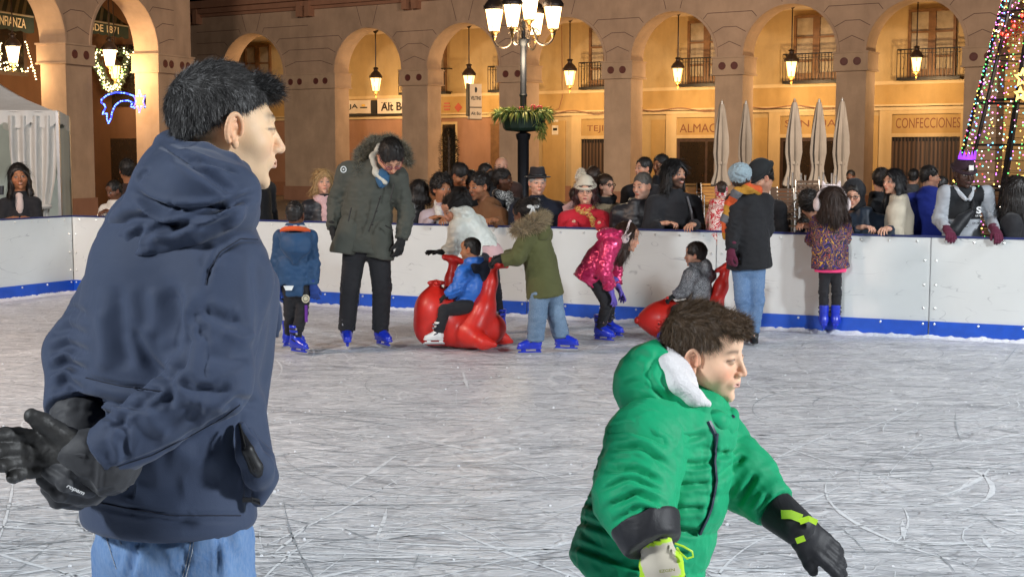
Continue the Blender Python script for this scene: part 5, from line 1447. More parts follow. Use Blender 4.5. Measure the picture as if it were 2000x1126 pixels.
def bodyframe(c, k, byaw, sw, stand, lean=0., gz=PLZ, hipw=.10, neckback=.02):
    """default standing joints below a head centre"""
    Mb = rotm(byaw); f = Mb[:, 1]; xl = Mb[:, 0]          # xl: image-left for yaw 0
    J = {}
    J['nk'] = c+V(0, 0, -.172*k)-f*neckback+f*lean*0
    J['chs'] = J['nk']+V(0, 0, -.17*stand)-f*.01
    J['pel'] = J['nk']+V(0, 0, -.56*stand)-f*lean
    top = J['nk'][2]; 
    for s_, sg in (('L', 1), ('R', -1)):
        J['sh'+s_] = J['nk']+xl*sg*sw+V(0, 0, -.105*stand)
        J['hp'+s_] = J['pel']+xl*sg*hipw+V(0, 0, -.03)
        J['an'+s_] = V(*(J['hp'+s_][:2]), gz+.09)+xl*sg*.02
        J['kn'+s_] = (J['hp'+s_]+J['an'+s_])/2+f*.02
        J['to'+s_] = J['an'+s_]+f*.12-V(0, 0, .05)
        J['el'+s_] = J['sh'+s_]+xl*sg*.05+V(0, 0, -.27*stand)-f*.01
        J['wr'+s_] = J['el'+s_]+xl*sg*.0+V(0, 0, -.22*stand)+f*.06
    return J, f, xl
def spectator(label, x, y, h, row=.34, yaw=0, pitch=0, roll=0, byaw=None, skin='w', hair='short', hc=(.012, .009, .007), coat=None, sw=.17, Y=None, fat=1., arms='down', head=None, hairk=None, stand=1., group='spectators behind the barrier', ck=None, legs=None, hood=None, col=None, gz=PLZ, lean=0., dx=0, beam=None, hatf=None, trz=C_DJEAN, jac='coat', gl=False, hn=None, res=.013):
    c0 = W(x, y, 14)
    if Y is None:
        Y = 13.
        for _ in range(6): Y = yb(W(x, y, Y)[0])+row
    c = W(x, y, Y); hh = h/(F/Y); k = hh/.235
    hd = dict(skin=SKN.get(skin, skin), res=.0065); hd.update(head or {})
    byaw = yaw*.4 if byaw is None else byaw
    J, f, xl = bodyframe(c, max(k, .8), byaw, sw, stand, lean, gz)
    if dx: 
        for q in J: J[q] = J[q]+V(dx, 0, 0)
    if arms == 'rest':
        for s_, sg in (('L', 1), ('R', -1)):
            J['el'+s_] = J['sh'+s_]+xl*sg*.07+V(0, -.06, -.25*stand)
            q = J['el'+s_]; J['wr'+s_] = V(q[0]-xl[0]*sg*.13, yb(q[0])+.03, BH+.07)
    if arms == 'cross':
        for s_, sg in (('L', 1), ('R', -1)):
            J['el'+s_] = J['sh'+s_]+xl*sg*.05+V(0, 0, -.24*stand)+f*.06
            J['wr'+s_] = J['chs']-V(0, 0, .10)-xl*sg*.02+f*.20
    H = Head(c, hh, yaw, pitch, roll, neck=J['nk'], **hd)
    bv, bf = limb_body(J, sc=.9)
    parts = [(H.v, H.f), (bv, bf)]; cols = [H.cols, np.tile(H.skin, (len(bv), 1))]
    if arms in ('rest', 'cross') and hn != 'none':
        for s_, sg in (('L', 1), ('R', -1)):
            d = nrm(J['wr'+s_]-J['el'+s_]); d = nrm(d*V(1, 1, .2)+xl*(-sg)*.3)
            hv, hf = hand(J['wr'+s_]+d*.02, d, V(0, 0, -1), .95, 35, 1, .006, side=sg); parts.append((hv, hf)); cols.append(np.tile(H.skin, (len(hv), 1)))
    v, ff = join(parts)
    root = start(v, ff, np.concatenate(cols), V(c[0], c[1], gz), label, group)
    root['_k'] = k
    kw = dict(res=res, ch=.115*fat, ws=.125*fat, hm=.14*fat, sh=.072*fat, el=.058*fat, cf=.043*fat, q=1.32)
    kw.update(ck or {})
    hem = J['pel']+V(0, 0, -.12)
    g = torso_garment(J, hem=hem, **kw)
    v, ff = g.mesh(); v = creases(v, ff, J, res, seed=int(x) % 97, amp=.007)
    obj(jac, v, ff, coat or C_BLACK, root)
    g = trousers(J, res=.016); v, ff = g.mesh(); obj('trousers', v, ff, trz, root)
    for s_ in 'LR': shoe(root, J['an'+s_], f, 1.)
    if hair: 
        hk = dict(n=700, width=.004, seed=int(x)); hk.update(hairk or {}); hairobj(H, root, hair, hc, **hk)
    if col is not None: collar(J, H, col, root, yaw=byaw)
    if hood is not None:
        cc = J['nk']+V(0, 0, .02)-f*.045; Mx = rotm(byaw, -25)
        g = G(cc-.25, cc+.25, .01); g.torus(cc, Mx, .095, .085, .038, 0); g.ell(cc-f*.05-V(0, 0, .03), V(.10, .06, .07), Mx, .03); v, ff = g.mesh(); v = disp(v, ff, .008, 6, 2); obj('hood', v, ff, hood, root)
    if gl: glasses(H, root)
    return root, H, J, f, xl
def scarf(root, J, mt, byaw=0, k=1., tails=((.0, -.25),), r=.032, a=.075, z=.02, name='scarf', res=.009, f=None):
    c = J['nk']+V(0, 0, z); Mx = rotm(byaw, 12)
    g = G(c-V(.3, .3, .5), c+.3, res)
    g.torus(c, Mx, a*k, a*.9*k, r*k, 0); g.torus(c-V(0, 0, .035*k), rotm(byaw+15, 20, 8), (a+.015)*k, (a+.01)*k, r*.9*k, .015)
    for tx, tz in tails:
        p = c+Mx[:, 1]*.09*k+Mx[:, 0]*tx*.5-V(0, 0, .04); g.chain([p, p+V(0, 0, tz*.5)+Mx[:, 1]*.05+Mx[:, 0]*tx, p+V(0, 0, tz)+Mx[:, 1]*.06+Mx[:, 0]*tx*1.2], [r*.8, r*.75, r*.8], .02, e=Mx[:, 0], q=1.5)
    v, ff = g.mesh(); v = disp(v, ff, .006, 13, 4, True); return obj(name, v, ff, mt, root)
def pattern_cloth(name, cols, scale=22, interp='CONSTANT', rough=.7, dist=2.5):
    t = NT(name); n = t.noise(scale, 1.5, .5, None, dist)
    st = [(.28+.44*i/len(cols), c) for i, c in enumerate(cols)]; st[0] = (0, cols[0])
    t.base(t.ramp(n, st, interp)); t.b.inputs['Roughness'].default_value = rough; t.bump(t.noise(9, 3), .3, .01); return t.m
BLK = (.018, .014, .012); BRN = (.035, .018, .010)
# left of the picture, beyond the left run of boards
def neckv(root, J, f, mt, w=.05, name='shirt'):
    g = G(J['nk']-.25, J['nk']+.2, .009); p = J['nk']+f*.075
    g.ell(J['nk']+f*.03, V(.058, .058, .05), None, .0); g.ell(J['chs']+f*.095+V(0, 0, .06), V(w, .035, .13), None, .03); v, ff = g.mesh(); obj(name, v, ff, mt, root)
C_SHIRT = cloth('pale_shirt', (.62, .50, .46))
r_, H, J, f, xl = spectator('smiling woman with long dark hair in a black coat before the white tent', 37, 344, 50, Y=16.6, yaw=22, roll=-6, byaw=15, skin='t', hair='long', hc=BLK, hairk=dict(lenl=.24), head=dict(fem=1, smile=1), coat=C_BLACK, arms='cross', sw=.17, group=None)
neckv(r_, J, f, C_SHIRT)
g = G(J['chs']-.3, J['chs']+.3, .01)
b_ = J['elR']+V(.02, -.05, .02)
c_ = W(2, 372, 16.3); cup = MB().lathe(c_, [(.030, -.05), (.036, .05), (.036, .055), (.01, .055)], 12).build('cup', mat('cup_dark', (.03, .03, .035), .4), None, loc=(c_[0], c_[1], c_[2]), smooth=True); tag(cup, 'small dark cup held by the smiling woman at the left edge', 'cup')
spectator('dark coated person seen from behind below the blue comet light', 248, 332, 42, Y=19.5, yaw=-150, skin='t', hc=BLK, coat=C_BROWNJ, group=None)
r_, H, J, f, xl = spectator('child in a white coat leaning on the boards just left of the navy hooded man', 222, 372, 36, row=.30, yaw=-40, pitch=20, skin='b', hc=BLK, coat=C_WHITEC, stand=.72, sw=.13, arms='rest', ck=dict(el=.06, cf=.05), head=dict(kid=1), group=None, gz=PLZ)
hv, hf = hand(W(237, 345, 19.3), V(.05, 0, 1), V(.3, 1, 0), .95, 15, 1, .007)
spectator('person in a black short-sleeved top behind the chin of the navy hooded man', 507, 322, 40, row=.45, yaw=150, skin='w', hc=BLK, coat=C_BLACK, sw=.18, fat=1.1)
r_, H, J, f, xl = spectator('blonde woman with a pink scarf and black puffer jacket left of the green parka', 631, 354, 45, row=.36, yaw=20, skin='p', hair='long', hc=(.42, .26, .11), hairk=dict(lenl=.05, t=.010, line=-.012, n=1200), head=dict(fem=1, brow=(.2, .12, .06)), coat=C_PUFB, ck=dict(quilt=(.07, .006), aquilt=(.07, .006)))
scarf(r_, J, C_PINK, 15)
spectator('dark haired person with a grey hood seen from behind, right of the green parka', 818, 374, 46, row=.36, yaw=195, skin='t', hair='long', hc=BLK, hairk=dict(lenl=.03), coat=C_BLACK, hood=C_GREYH)
r_, H, J, f, xl = spectator('woman with curly dark hair in a lilac fleece and white scarf', 864, 368, 50, row=.30, yaw=28, skin='t', hair='curly', hc=BLK, hairk=dict(vol=1.12, bumpy=.010, n=2200, t=.014), head=dict(fem=1), coat=C_LILAC, arms='rest', byaw=15)
g = G(J['nk']-.4, J['nk']+.25, .01)
for sg in (-1, 1): g.chain([J['nk']-f*.04+xl*sg*.05+V(0, 0, .05), J['nk']+f*.07+xl*sg*.06-V(0, 0, .02), J['nk']+f*.14+xl*sg*.05-V(0, 0, .22)], [.032, .034, .036], .02)
v, ff = g.mesh(); v = disp(v, ff, .007, 14, 3, True); obj('scarf', v, ff, C_WHITEC, r_)
spectator('dark haired person looking down behind the lilac fleece woman', 898, 342, 42, row=.85, yaw=55, pitch=35, skin='t', hc=BLK, coat=C_BLACK, hairk=dict(t=.012))
spectator('person with black hair seen from behind between two dark haired men', 919, 352, 36, row=1.1, yaw=185, skin='t', hc=BLK, hair='short', coat=C_BLACK, hairk=dict(t=.014))
spectator('young man with dark hair in a brown canvas jacket looking left over the boards', 935, 363, 52, row=.36, yaw=-48, pitch=8, byaw=-30, skin='t', hair='curly', hc=BLK, hairk=dict(bumpy=.005, t=.006, n=1500), head=dict(stub=.5), coat=C_BROWN, hood=C_BROWN, fat=1.12, arms='rest', dx=.08)
spectator('dark haired man standing at the back left of the bald man', 950, 337, 35, row=2.0, yaw=50, skin='t', hc=BLK, coat=C_BLACK)
r_, H, J, f, xl = spectator('bald man in a dark jacket with a yellow collar', 978, 325, 36, row=2.2, yaw=-35, skin='w', hair=None, coat=C_BROWNJ, fat=1.1)
collar(J, H, mat('hi_vis', (.55, .60, .03), .6), r_, r=.035)
r_, H, J, f, xl = spectator('woman with tied dark hair and a black and white patterned scarf', 984, 351, 42, row=.75, yaw=68, skin='b', hair='pony', hc=BLK, hairk=dict(lenl=.05), head=dict(fem=1), coat=C_BLACK)
scarf(r_, J, pattern_cloth('scarf_pattern', [(.02, .02, .02), (.6, .58, .55), (.02, .02, .02), (.6, .58, .55)], 14), 60, tails=((-.02, -.3), (.06, -.28)), r=.04)
# old man with hat
r_, H, J, f, xl = spectator('old man in a black brimmed hat and navy overcoat beside the lamp post', 1050, 356, 48, row=.40, yaw=12, skin='p', hair='short', hc=(.35, .33, .31), hairk=dict(n=500), head=dict(age=1, brow=(.3, .27, .25)), coat=C_NAVY, fat=1.25, sw=.20)
neckv(r_, J, f, mat('white_shirt', (.65, .63, .6), .7), .025)
k = H.k; g = G(H.c-.25*k, H.c+.28*k, .007)
hc_ = H.loc(0, -.012, .052)
g.cap(H.loc(0, -.012, .05), H.loc(0, -.012, .135), .083*k, .068*k, 0, e=H.M[:, 1], q=1.2); g.plane(H.loc(0, 0, .150), H.M[:, 2], .015); g.ell(H.loc(0, -.01, .17), V(.02, .08, .035)*k, H.M, .03*k, 's'); g.plane(H.loc(0, 0, .045), -H.M[:, 2], .004)
g.torus(hc_, H.M, .108*k, .130*k, .020*k, .0, rz=.0055*k); g.ell(hc_, V(.118, .138, .006)*k, H.M, .012*k)
v, ff = g.mesh(); hat = obj('hat', v, ff, cloth('hat_felt', (.022, .018, .02)), r_)
g = G(H.c-.2*k, H.c+.28*k, .007); g.torus(H.loc(0, -.012, .068), H.M, .083*k, .100*k, .006*k, 0, rz=.014*k); v, ff = g.mesh(); obj('hat_band', v, ff, mat('hat_band', (.008, .008, .009), .5), hat)
# red coat woman
r_, H, J, f, xl = spectator('woman in a red coat with a cream bobble hat and patterned scarf', 1143, 373, 49, row=.30, yaw=-4, skin='p', hair='long', hc=(.06, .02, .02), hairk=dict(lenl=.02), head=dict(fem=1, lip=(.4, .05, .06)), coat=C_RED, fat=1.2, sw=.18, arms='rest', hn='none')
bn = beanie(H, r_, C_BEANIE, t=.014, z0=.030)
g = G(H.c-.3, H.c+.3, .007); 
for c_ in ((.030, -.03, .155), (.055, -.02, .150), (.042, -.04, .178), (.060, -.01, .120)): g.ell(H.loc(*c_), V(.028, .028, .028)*H.k, H.M, .01)
v, ff = g.mesh(); v = disp(v, ff, .008, 22, 2); pv, pf, pc = strands(v, ff, np.ones(len(v)), 1500, .018, lambda P, N, r: N+r.normal(size=P.shape)*.5, .004, 2, .5, (.68, .60, .48), .2); V2, F2 = join([(v, ff), (pv, pf)]); obj('bobble', V2, F2, M_FUR, r_, np.concatenate([np.tile((.62, .55, .43), (len(v), 1)), pc]))
scarf(r_, J, pattern_cloth('scarf_warm', [(.5, .30, .05), (.45, .04, .03), (.6, .42, .10), (.25, .02, .03)], 16), 0, tails=((-.05, -.12),), r=.028)
glasses(H, r_, mat('thin_frame', (.15, .1, .08), .3), th=.0011)
spectator('child with a pale pink hood half hidden behind the red coat', 1124, 383, 34, row=.62, yaw=170, skin='w', hair='short', hc=BRN, coat=C_PALEP, hood=C_PALEP, stand=.8, sw=.13, head=dict(kid=1))
spectator('dark haired person seen from behind above the red coat woman', 1158, 348, 40, row=1.2, yaw=180, hc=BRN, hair='short', coat=C_BLACK, hairk=dict(t=.016))
r_, H, J, f, xl = spectator('woman with thick black glasses in a khaki coat', 1184, 362, 42, row=.55, yaw=38, pitch=-8, skin='p', hair='short', hc=BRN, hairk=dict(t=.010, line=-.01), head=dict(fem=1, lip=(.42, .06, .06)), coat=C_KHAKI)
glasses(H, r_, th=.0034); collar(J, H, C_BLACK, r_, r=.038, a=.08, name='neck_scarf')
# grey haired man and neighbours
r_, H, J, f, xl = spectator('man with cropped grey hair in a black puffer jacket looking left', 1254, 362, 50, row=.34, yaw=-42, pitch=8, skin='w', hair='short', hc=(.13, .115, .10), hairk=dict(t=.002, n=1400, length=.010), head=dict(stub=.35, stubc=(.3, .28, .26), age=.6), coat=C_PUFB, ck=dict(quilt=(.065, .007)), fat=1.2, sw=.19, col=C_PUFB, byaw=-20, dx=-.05)
spectator('man with receding dark hair behind the grey haired man', 1256, 328, 40, row=1.0, yaw=-58, skin='w', hair='short', hc=BLK, coat=C_BLACK, hairk=dict(line=.02))
spectator('man with short dark hair behind the long haired man', 1290, 322, 40, row=1.3, yaw=-50, skin='t', hair='short', hc=BLK, coat=C_BLACK)
r_, H, J, f, xl = spectator('man with long black hair and beard in a black coat with a shoulder strap', 1318, 340, 54, row=.38, yaw=40, skin='w', hair='long', hc=(.009, .008, .008), hairk=dict(lenl=.13, vol=1.05, t=.010, n=3000, width=.0035, line=.0), head=dict(stub=1.0, stubc=(.012, .009, .007), smile=.8, brow=(.01, .008, .006)), coat=C_BLACK, fat=1.3, sw=.205, arms='rest', byaw=20, col=C_BLACK)
m = MB(); m.tube([J['nk']+xl*(-.10)+f*.1+V(0, 0, -.02), J['chs']+f*.165-xl*.12, J['pel']+f*.17-xl*.16+V(0, 0, .1)], .012, 6); o = m.build('bag_strap', mat('strap_grey', (.10, .10, .11), .5), r_, smooth=True); o.matrix_parent_inverse = Matrix.Translation(-Vector(r_['_l']))
PAT_RED = pattern_cloth('red_white_pattern', [(.5, .02, .03), (.75, .62, .55), (.5, .02, .03), (.75, .62, .55), (.45, .02, .04)], 8, dist=3.)
r_, H, J, f, xl = spectator('child in a red and white swirl patterned hooded jacket', 1408, 372, 34, row=.25, yaw=185, hair='short', hc=BRN, coat=PAT_RED, stand=.75, sw=.12, head=dict(kid=1), ck=dict(el=.055), fat=.95, gz=PLZ)
g = G(H.c-.2, H.c+.2, .009); g.ell(H.loc(0, -.03, .0), V(.088, .085, .115)*H.k, H.M, 0); v, ff = g.mesh(); v = disp(v, ff, .006, 7, 1); obj('hood', v, ff, PAT_RED, r_)
# brown bear bag below the child
c_ = W(1397, 440, yb(W(1397, 440, 13.3)[0])+.12); g = G(c_-.2, c_+.2, .008); g.ell(c_, V(.075, .05, .06), None, 0); g.ell(c_+V(-.05, 0, .05), V(.022, .015, .022), None, .01); g.ell(c_+V(.05, 0, .05), V(.022, .015, .022), None, .01); g.ell(c_+V(.02, -.04, -.01), V(.028, .02, .022), None, .01)
v, ff = g.mesh(); sv, sf, scc = strands(v, ff, np.ones(len(v)), 1800, .012, lambda P, N, r: N+r.normal(size=P.shape)*.5, .004, 2, .4, (.22, .12, .06), .35); V2, F2 = join([(v, ff), (sv, sf)]); o = start(V2, F2, np.concatenate([np.tile((.20, .11, .055), (len(v), 1)), scc]), c_, 'furry brown toy bag resting on the boards below the red patterned child', None, 'bag', 'plush_bag', M_FUR)
# beanie man
r_, H, J, f, xl = spectator('man in a black beanie leaning his face down towards the grey beret', 1486, 346, 56, row=.42, yaw=-72, pitch=28, byaw=-30, skin='w', hair='short', hc=BLK, head=dict(stub=.4), coat=C_BLACK, fat=1.15, hn='none')
beanie(H, r_, cloth('black_beanie', (.016, .018, .020), weave=60, wr=.5), t=.014, z0=.015, tilt=-.5)
# right hand group
r_, H, J, f, xl = spectator('small child with dark curls peering over the boards left of the patterned jacket', 1567, 441, 27, row=.22, yaw=-75, skin='w', hair='curly', hc=BLK, hairk=dict(bumpy=.012, vol=1.2), head=dict(kid=1), coat=C_DNAVY, stand=.6, sw=.10, fat=.75, arms='rest')
spectator('person with curly black hair and a dark grey coat behind the girl with ear muffs', 1580, 398, 48, row=.55, yaw=165, skin='w', hair='curly', hc=BLK, hairk=dict(bumpy=.012, vol=1.15, n=2500), coat=C_DGREY, fat=1.1, dx=.12)
r_, H, J, f, xl = spectator('woman in round glasses with a black hood and dark navy jacket bending to the girl', 1667, 379, 50, row=.34, yaw=-22, pitch=12, roll=5, skin='p', hair='short', hc=BLK, head=dict(fem=1, smile=.5), coat=C_DNAVY, fat=1.15, arms='rest', dx=.10, ck=dict(quilt=(.075, .006)))
g = G(H.c-.25, H.c+.22, .008); L = H.loc; g.ell(L(0, -.035, .02), V(.108, .115, .125)*H.k, H.M, 0); g.ell(L(0, -.03, -.09), V(.11, .10, .07)*H.k, H.M, .04); g.ell(L(0, .10, -.015), V(.070, .11, .098)*H.k, H.M, .015, 's'); v, ff = g.mesh(); v = disp(v, ff, .006, 6, 9); obj('hood', v, ff, C_BLACK, r_)
glasses(H, r_, th=.0018)
spectator('distant dark haired man far behind the woman in the black hood', 1661, 344, 23, Y=27, yaw=-30, skin='b', hc=BLK, coat=C_BROWNJ, group=None)
spectator('person in a black coat with a red sleeve left of the cream coat', 1720, 352, 44, row=.75, yaw=180, hair='short', hc=BLK, coat=C_BLACK, hairk=dict(t=.014))
r_, H, J, f, xl = spectator('woman with long black hair in a cream coat turned to the left', 1744, 354, 48, row=.36, yaw=-62, skin='w', hair='long', hc=(.008, .007, .008), hairk=dict(lenl=.24, n=2500, width=.003), head=dict(fem=1), coat=C_CREAM, fat=1.12, byaw=-115, arms='down', dx=.04)
spectator('distant dark head between the cream coat and the blue coat', 1785, 345, 30, Y=17.5, yaw=150, hc=BLK, coat=C_DGREY, group=None)
r_, H, J, f, xl = spectator('man in a royal blue coat seen from behind, facing right', 1817, 345, 42, row=.75, yaw=82, skin='w', hair='short', hc=BLK, coat=C_BLUE, fat=1.25, byaw=150, sw=.18)
spectator('shorter person in a blue and black jacket right of the royal blue coat', 1840, 362, 34, row=1.2, yaw=100, hc=BLK, coat=C_BLUE, stand=.9)
spectator('long dark haired person in black at the right edge by the light tree', 1984, 372, 56, row=.40, yaw=170, hair='long', hc=BLK, hairk=dict(lenl=.20, n=2500), coat=C_BLACK, fat=1.15, sw=.17)
# ---- staff man leaning on the boards
Yp = 12.6
for _ in range(5): Yp = yb(W(1884, 338, Yp)[0])+.30
c = W(1884, 339, Yp); hh = 54/(F/Yp)
J, f, xl = bodyframe(c, 1., 5, .195, 1., 0)
q = lambda x, y, d=0: W(x, y, Yp+d)
J['shL'] = q(1848, 378); J['shR'] = q(1925, 378); J['elL'] = q(1834, 428, .02); J['elR'] = q(1938, 428, .02)
J['wrL'] = V(q(1838, 452)[0], yb(q(1838, 452)[0])+.06, BH+.075); J['wrR'] = V(q(1918, 452)[0], yb(q(1918, 452)[0])+.06, BH+.075)
H = Head(c, hh, 8, 6, 0, skin=SKN['d'], neck=J['nk'], res=.005, brow=(.005, .004, .003), lip=(.10, .04, .035), eyec=(.01, .006, .004))
bv, bf = limb_body(J); v, ff = join([(H.v, H.f), (bv, bf)])
root = start(v, ff, np.concatenate([H.cols, np.tile(H.skin, (len(bv), 1))]), V(c[0], c[1], PLZ), 'man in a grey and black pullover with beanie and glowing purple crown')
g = torso_garment(J, res=.009, ch=.12, ws=.13, hm=.135, sh=.072, el=.060, cf=.045, q=1.35, hem=J['pel']+V(0, 0, -.1)); v, ff = g.mesh(); v = creases(v, ff, J, .009, 5, .007)
# black yoke painted by pattern: chest block down to mid chest, centre excluded on sleeves
lx = (v-J['nk'])@xl; lz = v[:, 2]-J['nk'][2]; cc = np.tile((.36, .38, .41), (len(v), 1))
yoke = (np.abs(lx) < .150) & (lz > -.235) & (lz < .06); cc[yoke] = (.012, .013, .015)
t_ = obj('pullover', v, ff, vcol_mat('pullover_cloth', .8, .3, bump=.3, bscale=200), root, cc)
for nm, s, dx_, dz, h_, w_, mt in (('chest_letter', 'S', -.075, -.15, .062, .045, 'w'), ('chest_word', 'BOLSA', -.075, -.20, .013, .06, 'w'), ('chest_word', 'SKIM', -.055, -.265, .020, .075, 'g')):
    p = J['nk']+f*.165+xl*dx_+V(0, 0, dz); 
    if nm == 'chest_word' and s == 'BOLSA': s = 'S.K.I.M'
    o = text(s, p+f*.012, -xl, (0, 0, 1), h=h_, wd=w_, mt=mat('print_white', (.7, .7, .7), .6) if mt == 'w' else mat('print_grey', (.05, .05, .06), .6), parent=t_, name='chest_print', bold=.03); o.matrix_parent_inverse = Matrix.Translation(-Vector(root['_l']))
m = MB(); p = J['nk']+f*.165+V(0, 0, -.40); m.tube([p+xl*.10-V(0, 0, .012), p, p-xl*.11], .005, 5); p = J['nk']+f*.168+xl*.045; m.tube([p+V(0, 0, -.235), p-V(0, 0, .285)], .003, 5); m.obox(p+V(0, 0, -.30)-xl*.01, xl*.016, f*.003, (0, 0, .003)); o = m.build('zip', mat('zip_black', (.01, .01, .01), .4), t_); o.matrix_parent_inverse = Matrix.Translation(-Vector(root['_l']))
g = trousers(J, res=.016); v, ff = g.mesh(); obj('trousers', v, ff, C_DJEAN, root)
for s_ in 'LR': shoe(root, J['an'+s_], f)
g = G(J['nk']-.25, J['nk']+.2, .008)
for sg in (-1, 1): g.chain([J['nk']-f*.06+xl*sg*.055+V(0, 0, .05), J['nk']+f*.03+xl*sg*.08+V(0, 0, .03), J['nk']+f*.105+xl*sg*.02-V(0, 0, .055)], [.024, .027, .018], .01)
v, ff = g.mesh(); obj('collar', v, ff, cloth('grey_cotton', (.40, .42, .45)), root)
beanie(H, root, cloth('maroon_beanie', (.028, .012, .018), weave=60), t=.012, z0=.020)
m = MB(); p = H.loc(0, .112, .062); u1 = H.M[:, 0]; u2 = nrm(H.M[:, 2]-H.M[:, 1]*.25); n_ = nrm(np.cross(u1, u2)); m.obox(p, u1*.022, u2*.022, n_*.004); pt = m.build('patch', mat('patch_white', (.62, .6, .56), .6), root); pt.matrix_parent_inverse = Matrix.Translation(-Vector(root['_l']))
m = MB()
m.obox(p+V(0, -.006, .006), u1*.010, u2*.003, n_*.002); m.obox(p+V(0, -.006, -.004), u1*.006, u2*.006, n_*.002); o = m.build('patch_mark', mat('print_grey', (.05, .05, .06), .6), pt); o.matrix_parent_inverse = Matrix.Translation(-Vector(root['_l']))
# crossbody bag
g = G(J['chs']-V(.4, .4, .6), J['chs']+.4, .009); p0 = J['nk']+xl*.0+f*.14-V(0, 0, .20); p1 = J['nk']+xl*.14+f*.165-V(0, 0, .33)
g.chain([p0+V(0, 0, .03)-xl*.02, p0+xl*.06-V(0, 0, .04), p1], [.030, .052, .062], .03); v, ff = g.mesh(); bag = obj('bag', v, ff, cloth('bag_nylon', (.012, .013, .016), rough=.5), root)
m = MB(); m.tube([p0+f*.03, J['nk']+f*.12-xl*.05-V(0, 0, .09), J['nk']-xl*.06+f*.02+V(0, 0, .03)], .011, 6); o = m.build('strap', mat('strap_black', (.012, .012, .014), .5), root, smooth=True); o.matrix_parent_inverse = Matrix.Translation(-Vector(root['_l']))
M_BURG = cloth('burgundy_glove', (.10, .012, .035), weave=80)
for s_, sg in (('L', 1), ('R', -1)):
    hv, hf = hand(J['wr'+s_]+V(0, -.02, .0), V(-sg*.0+.0, -1, -.45), V(0, -.4, -1), 1.0, 38, .6, .005, glove=.003, side=sg, cuff=.03); obj('glove', hv, hf, M_BURG, root)
# glowing crown
kc = H.k; m = MB(); N = 12; cr = []
for i in range(N*2+1):
    a = -1.15+2.3*i/(N*2); r_c = .085*kc; tip = i % 4 == 2
    base_ = H.loc(math.sin(a)*.085, math.cos(a)*.095-.02, .125); cr.append((base_, base_+H.M[:, 2]*(.020 if i % 4 == 0 else (.075 if tip else .045))*kc))
for (a, b), (c1, d1) in zip(cr[:-1], cr[1:]):
    n_ = nrm(np.cross(c1-a, H.M[:, 2]))*.003; m.add([a+n_, c1+n_, d1+n_, b+n_, a-n_, c1-n_, d1-n_, b-n_], [(0, 1, 2, 3), (7, 6, 5, 4), (3, 2, 6, 7), (0, 4, 5, 1)])
cw = m.build('crown', mat('crown_purple', (.25, .03, .6), .4, var=0, emit=(.30, .05, .85), es=1.3), root); cw.matrix_parent_inverse = Matrix.Translation(-Vector(root['_l']))
rr = random.Random(3); gl = [glow('light_'+n, c, s) for n, c, s in (('red', (1, .05, .03), 5), ('green', (.15, 1, .2), 3.5), ('blue', (.12, .25, 1), 6), ('pink', (1, .2, .55), 5), ('gold', (1, .6, .12), 5), ('white', (1, .95, .8), 5), ('cyan', (.15, .9, 1), 4), ('violet', (.55, .15, 1), 5))]
m = MB()
for i in range(22):
    a = -1.5+3*i/21; m.cm = rr.randrange(8); m.ico(H.loc(math.sin(a)*.098, math.cos(a)*.112-.02, .105+.012*math.sin(i*2.1)), .0075, 6, 4)
o = m.build('crown_bulbs', gl, cw); o.matrix_parent_inverse = Matrix.Translation(-Vector(root['_l']))
# =================================================================== SKATERS
class Fig:
    """joints given as photo pixels at the depth of the feet, d metres further away"""
    def __init__(s, fx, fy): s.o = ground(fx, fy); s.Y = s.o[1]; s.sc = F/s.Y
    def p(s, x, y, d=0.): return W(x, y, s.Y+d)
def skater(label, fg, J, head, hk, garment, gm, tr, tm, skates=True, gl=None, gside=None, res=.011, group=None, hm=None, trk=None, skk=1., bare=(), extra=None, feet=None, name_g='jacket', crs=.007, hsz=1.):
    J = {k: fg.p(*a) for k, a in J.items()}
    hx_, hy_, hh_, yaw, pit, rol = head[:6]; hd = head[6] if len(head) > 6 else {}
    c = fg.p(hx_, hy_, hd.pop('d', 0)); H = Head(c, hh_/fg.sc, yaw, pit, rol, neck=J['nk'], **hd)
    bs = hd.get('bs', 1)
    bv, bf = limb_body(J, sc=skk*.8)
    parts = [(H.v, H.f), (bv, bf)]; cols = [H.cols, np.tile(H.skin, (len(bv), 1))]
    for s_, (d, pn, sd, kw) in (gside or {}).items():
        if s_ in bare:
            hv, hf = hand(J['wr'+s_], V(*d), V(*pn), hsz, side=sd, res=.005, **kw); parts.append((hv, hf)); cols.append(np.tile(H.skin, (len(hv), 1)))
    v, f = join(parts); loc = V(fg.o[0], fg.o[1], 0)
    root = start(v, f, np.concatenate(cols), loc, label, group)
    if garment is not None:
        g = torso_garment(J, res=res, **garment); v, f = g.mesh(); v = creases(v, f, J, res, 3+int(hx_) % 50, crs)
        ja = obj(name_g, v, f, gm, root)
    else: ja = None
    g = trousers(J, res=res, **(tr or {})); v, f = g.mesh()
    m_ = np.zeros(len(v))
    for s_ in 'LR':
        for a in ('kn', 'an'): m_ = np.maximum(m_, np.exp(-(np.linalg.norm(v-J[a+s_], axis=1)/.12)**2))
    v = disp(v, f, .008*skk, 8, 5, True, mask=.2+m_, aniso=(1, 1, 2)); obj('trousers', v, f, tm, root)
    for s_ in 'LR':
        if skates: skate(root, J['an'+s_], J['to'+s_]-J['an'+s_]+V(0, 0, (J['an'+s_]-J['to'+s_])[2]), skk)
        elif skates is None: shoe(root, J['an'+s_], J['to'+s_]-J['an'+s_])
    for s_, (d, pn, sd, kw) in (gside or {}).items():
        if s_ not in bare:
            hv, hf = hand(J['wr'+s_], V(*d), V(*pn), hsz, side=sd, res=.005, glove=.0025, cuff=.02, **kw); obj('glove', hv, hf, gl, root)
    if hk: hairobj(H, root, **hk)
    return root, H, J, ja
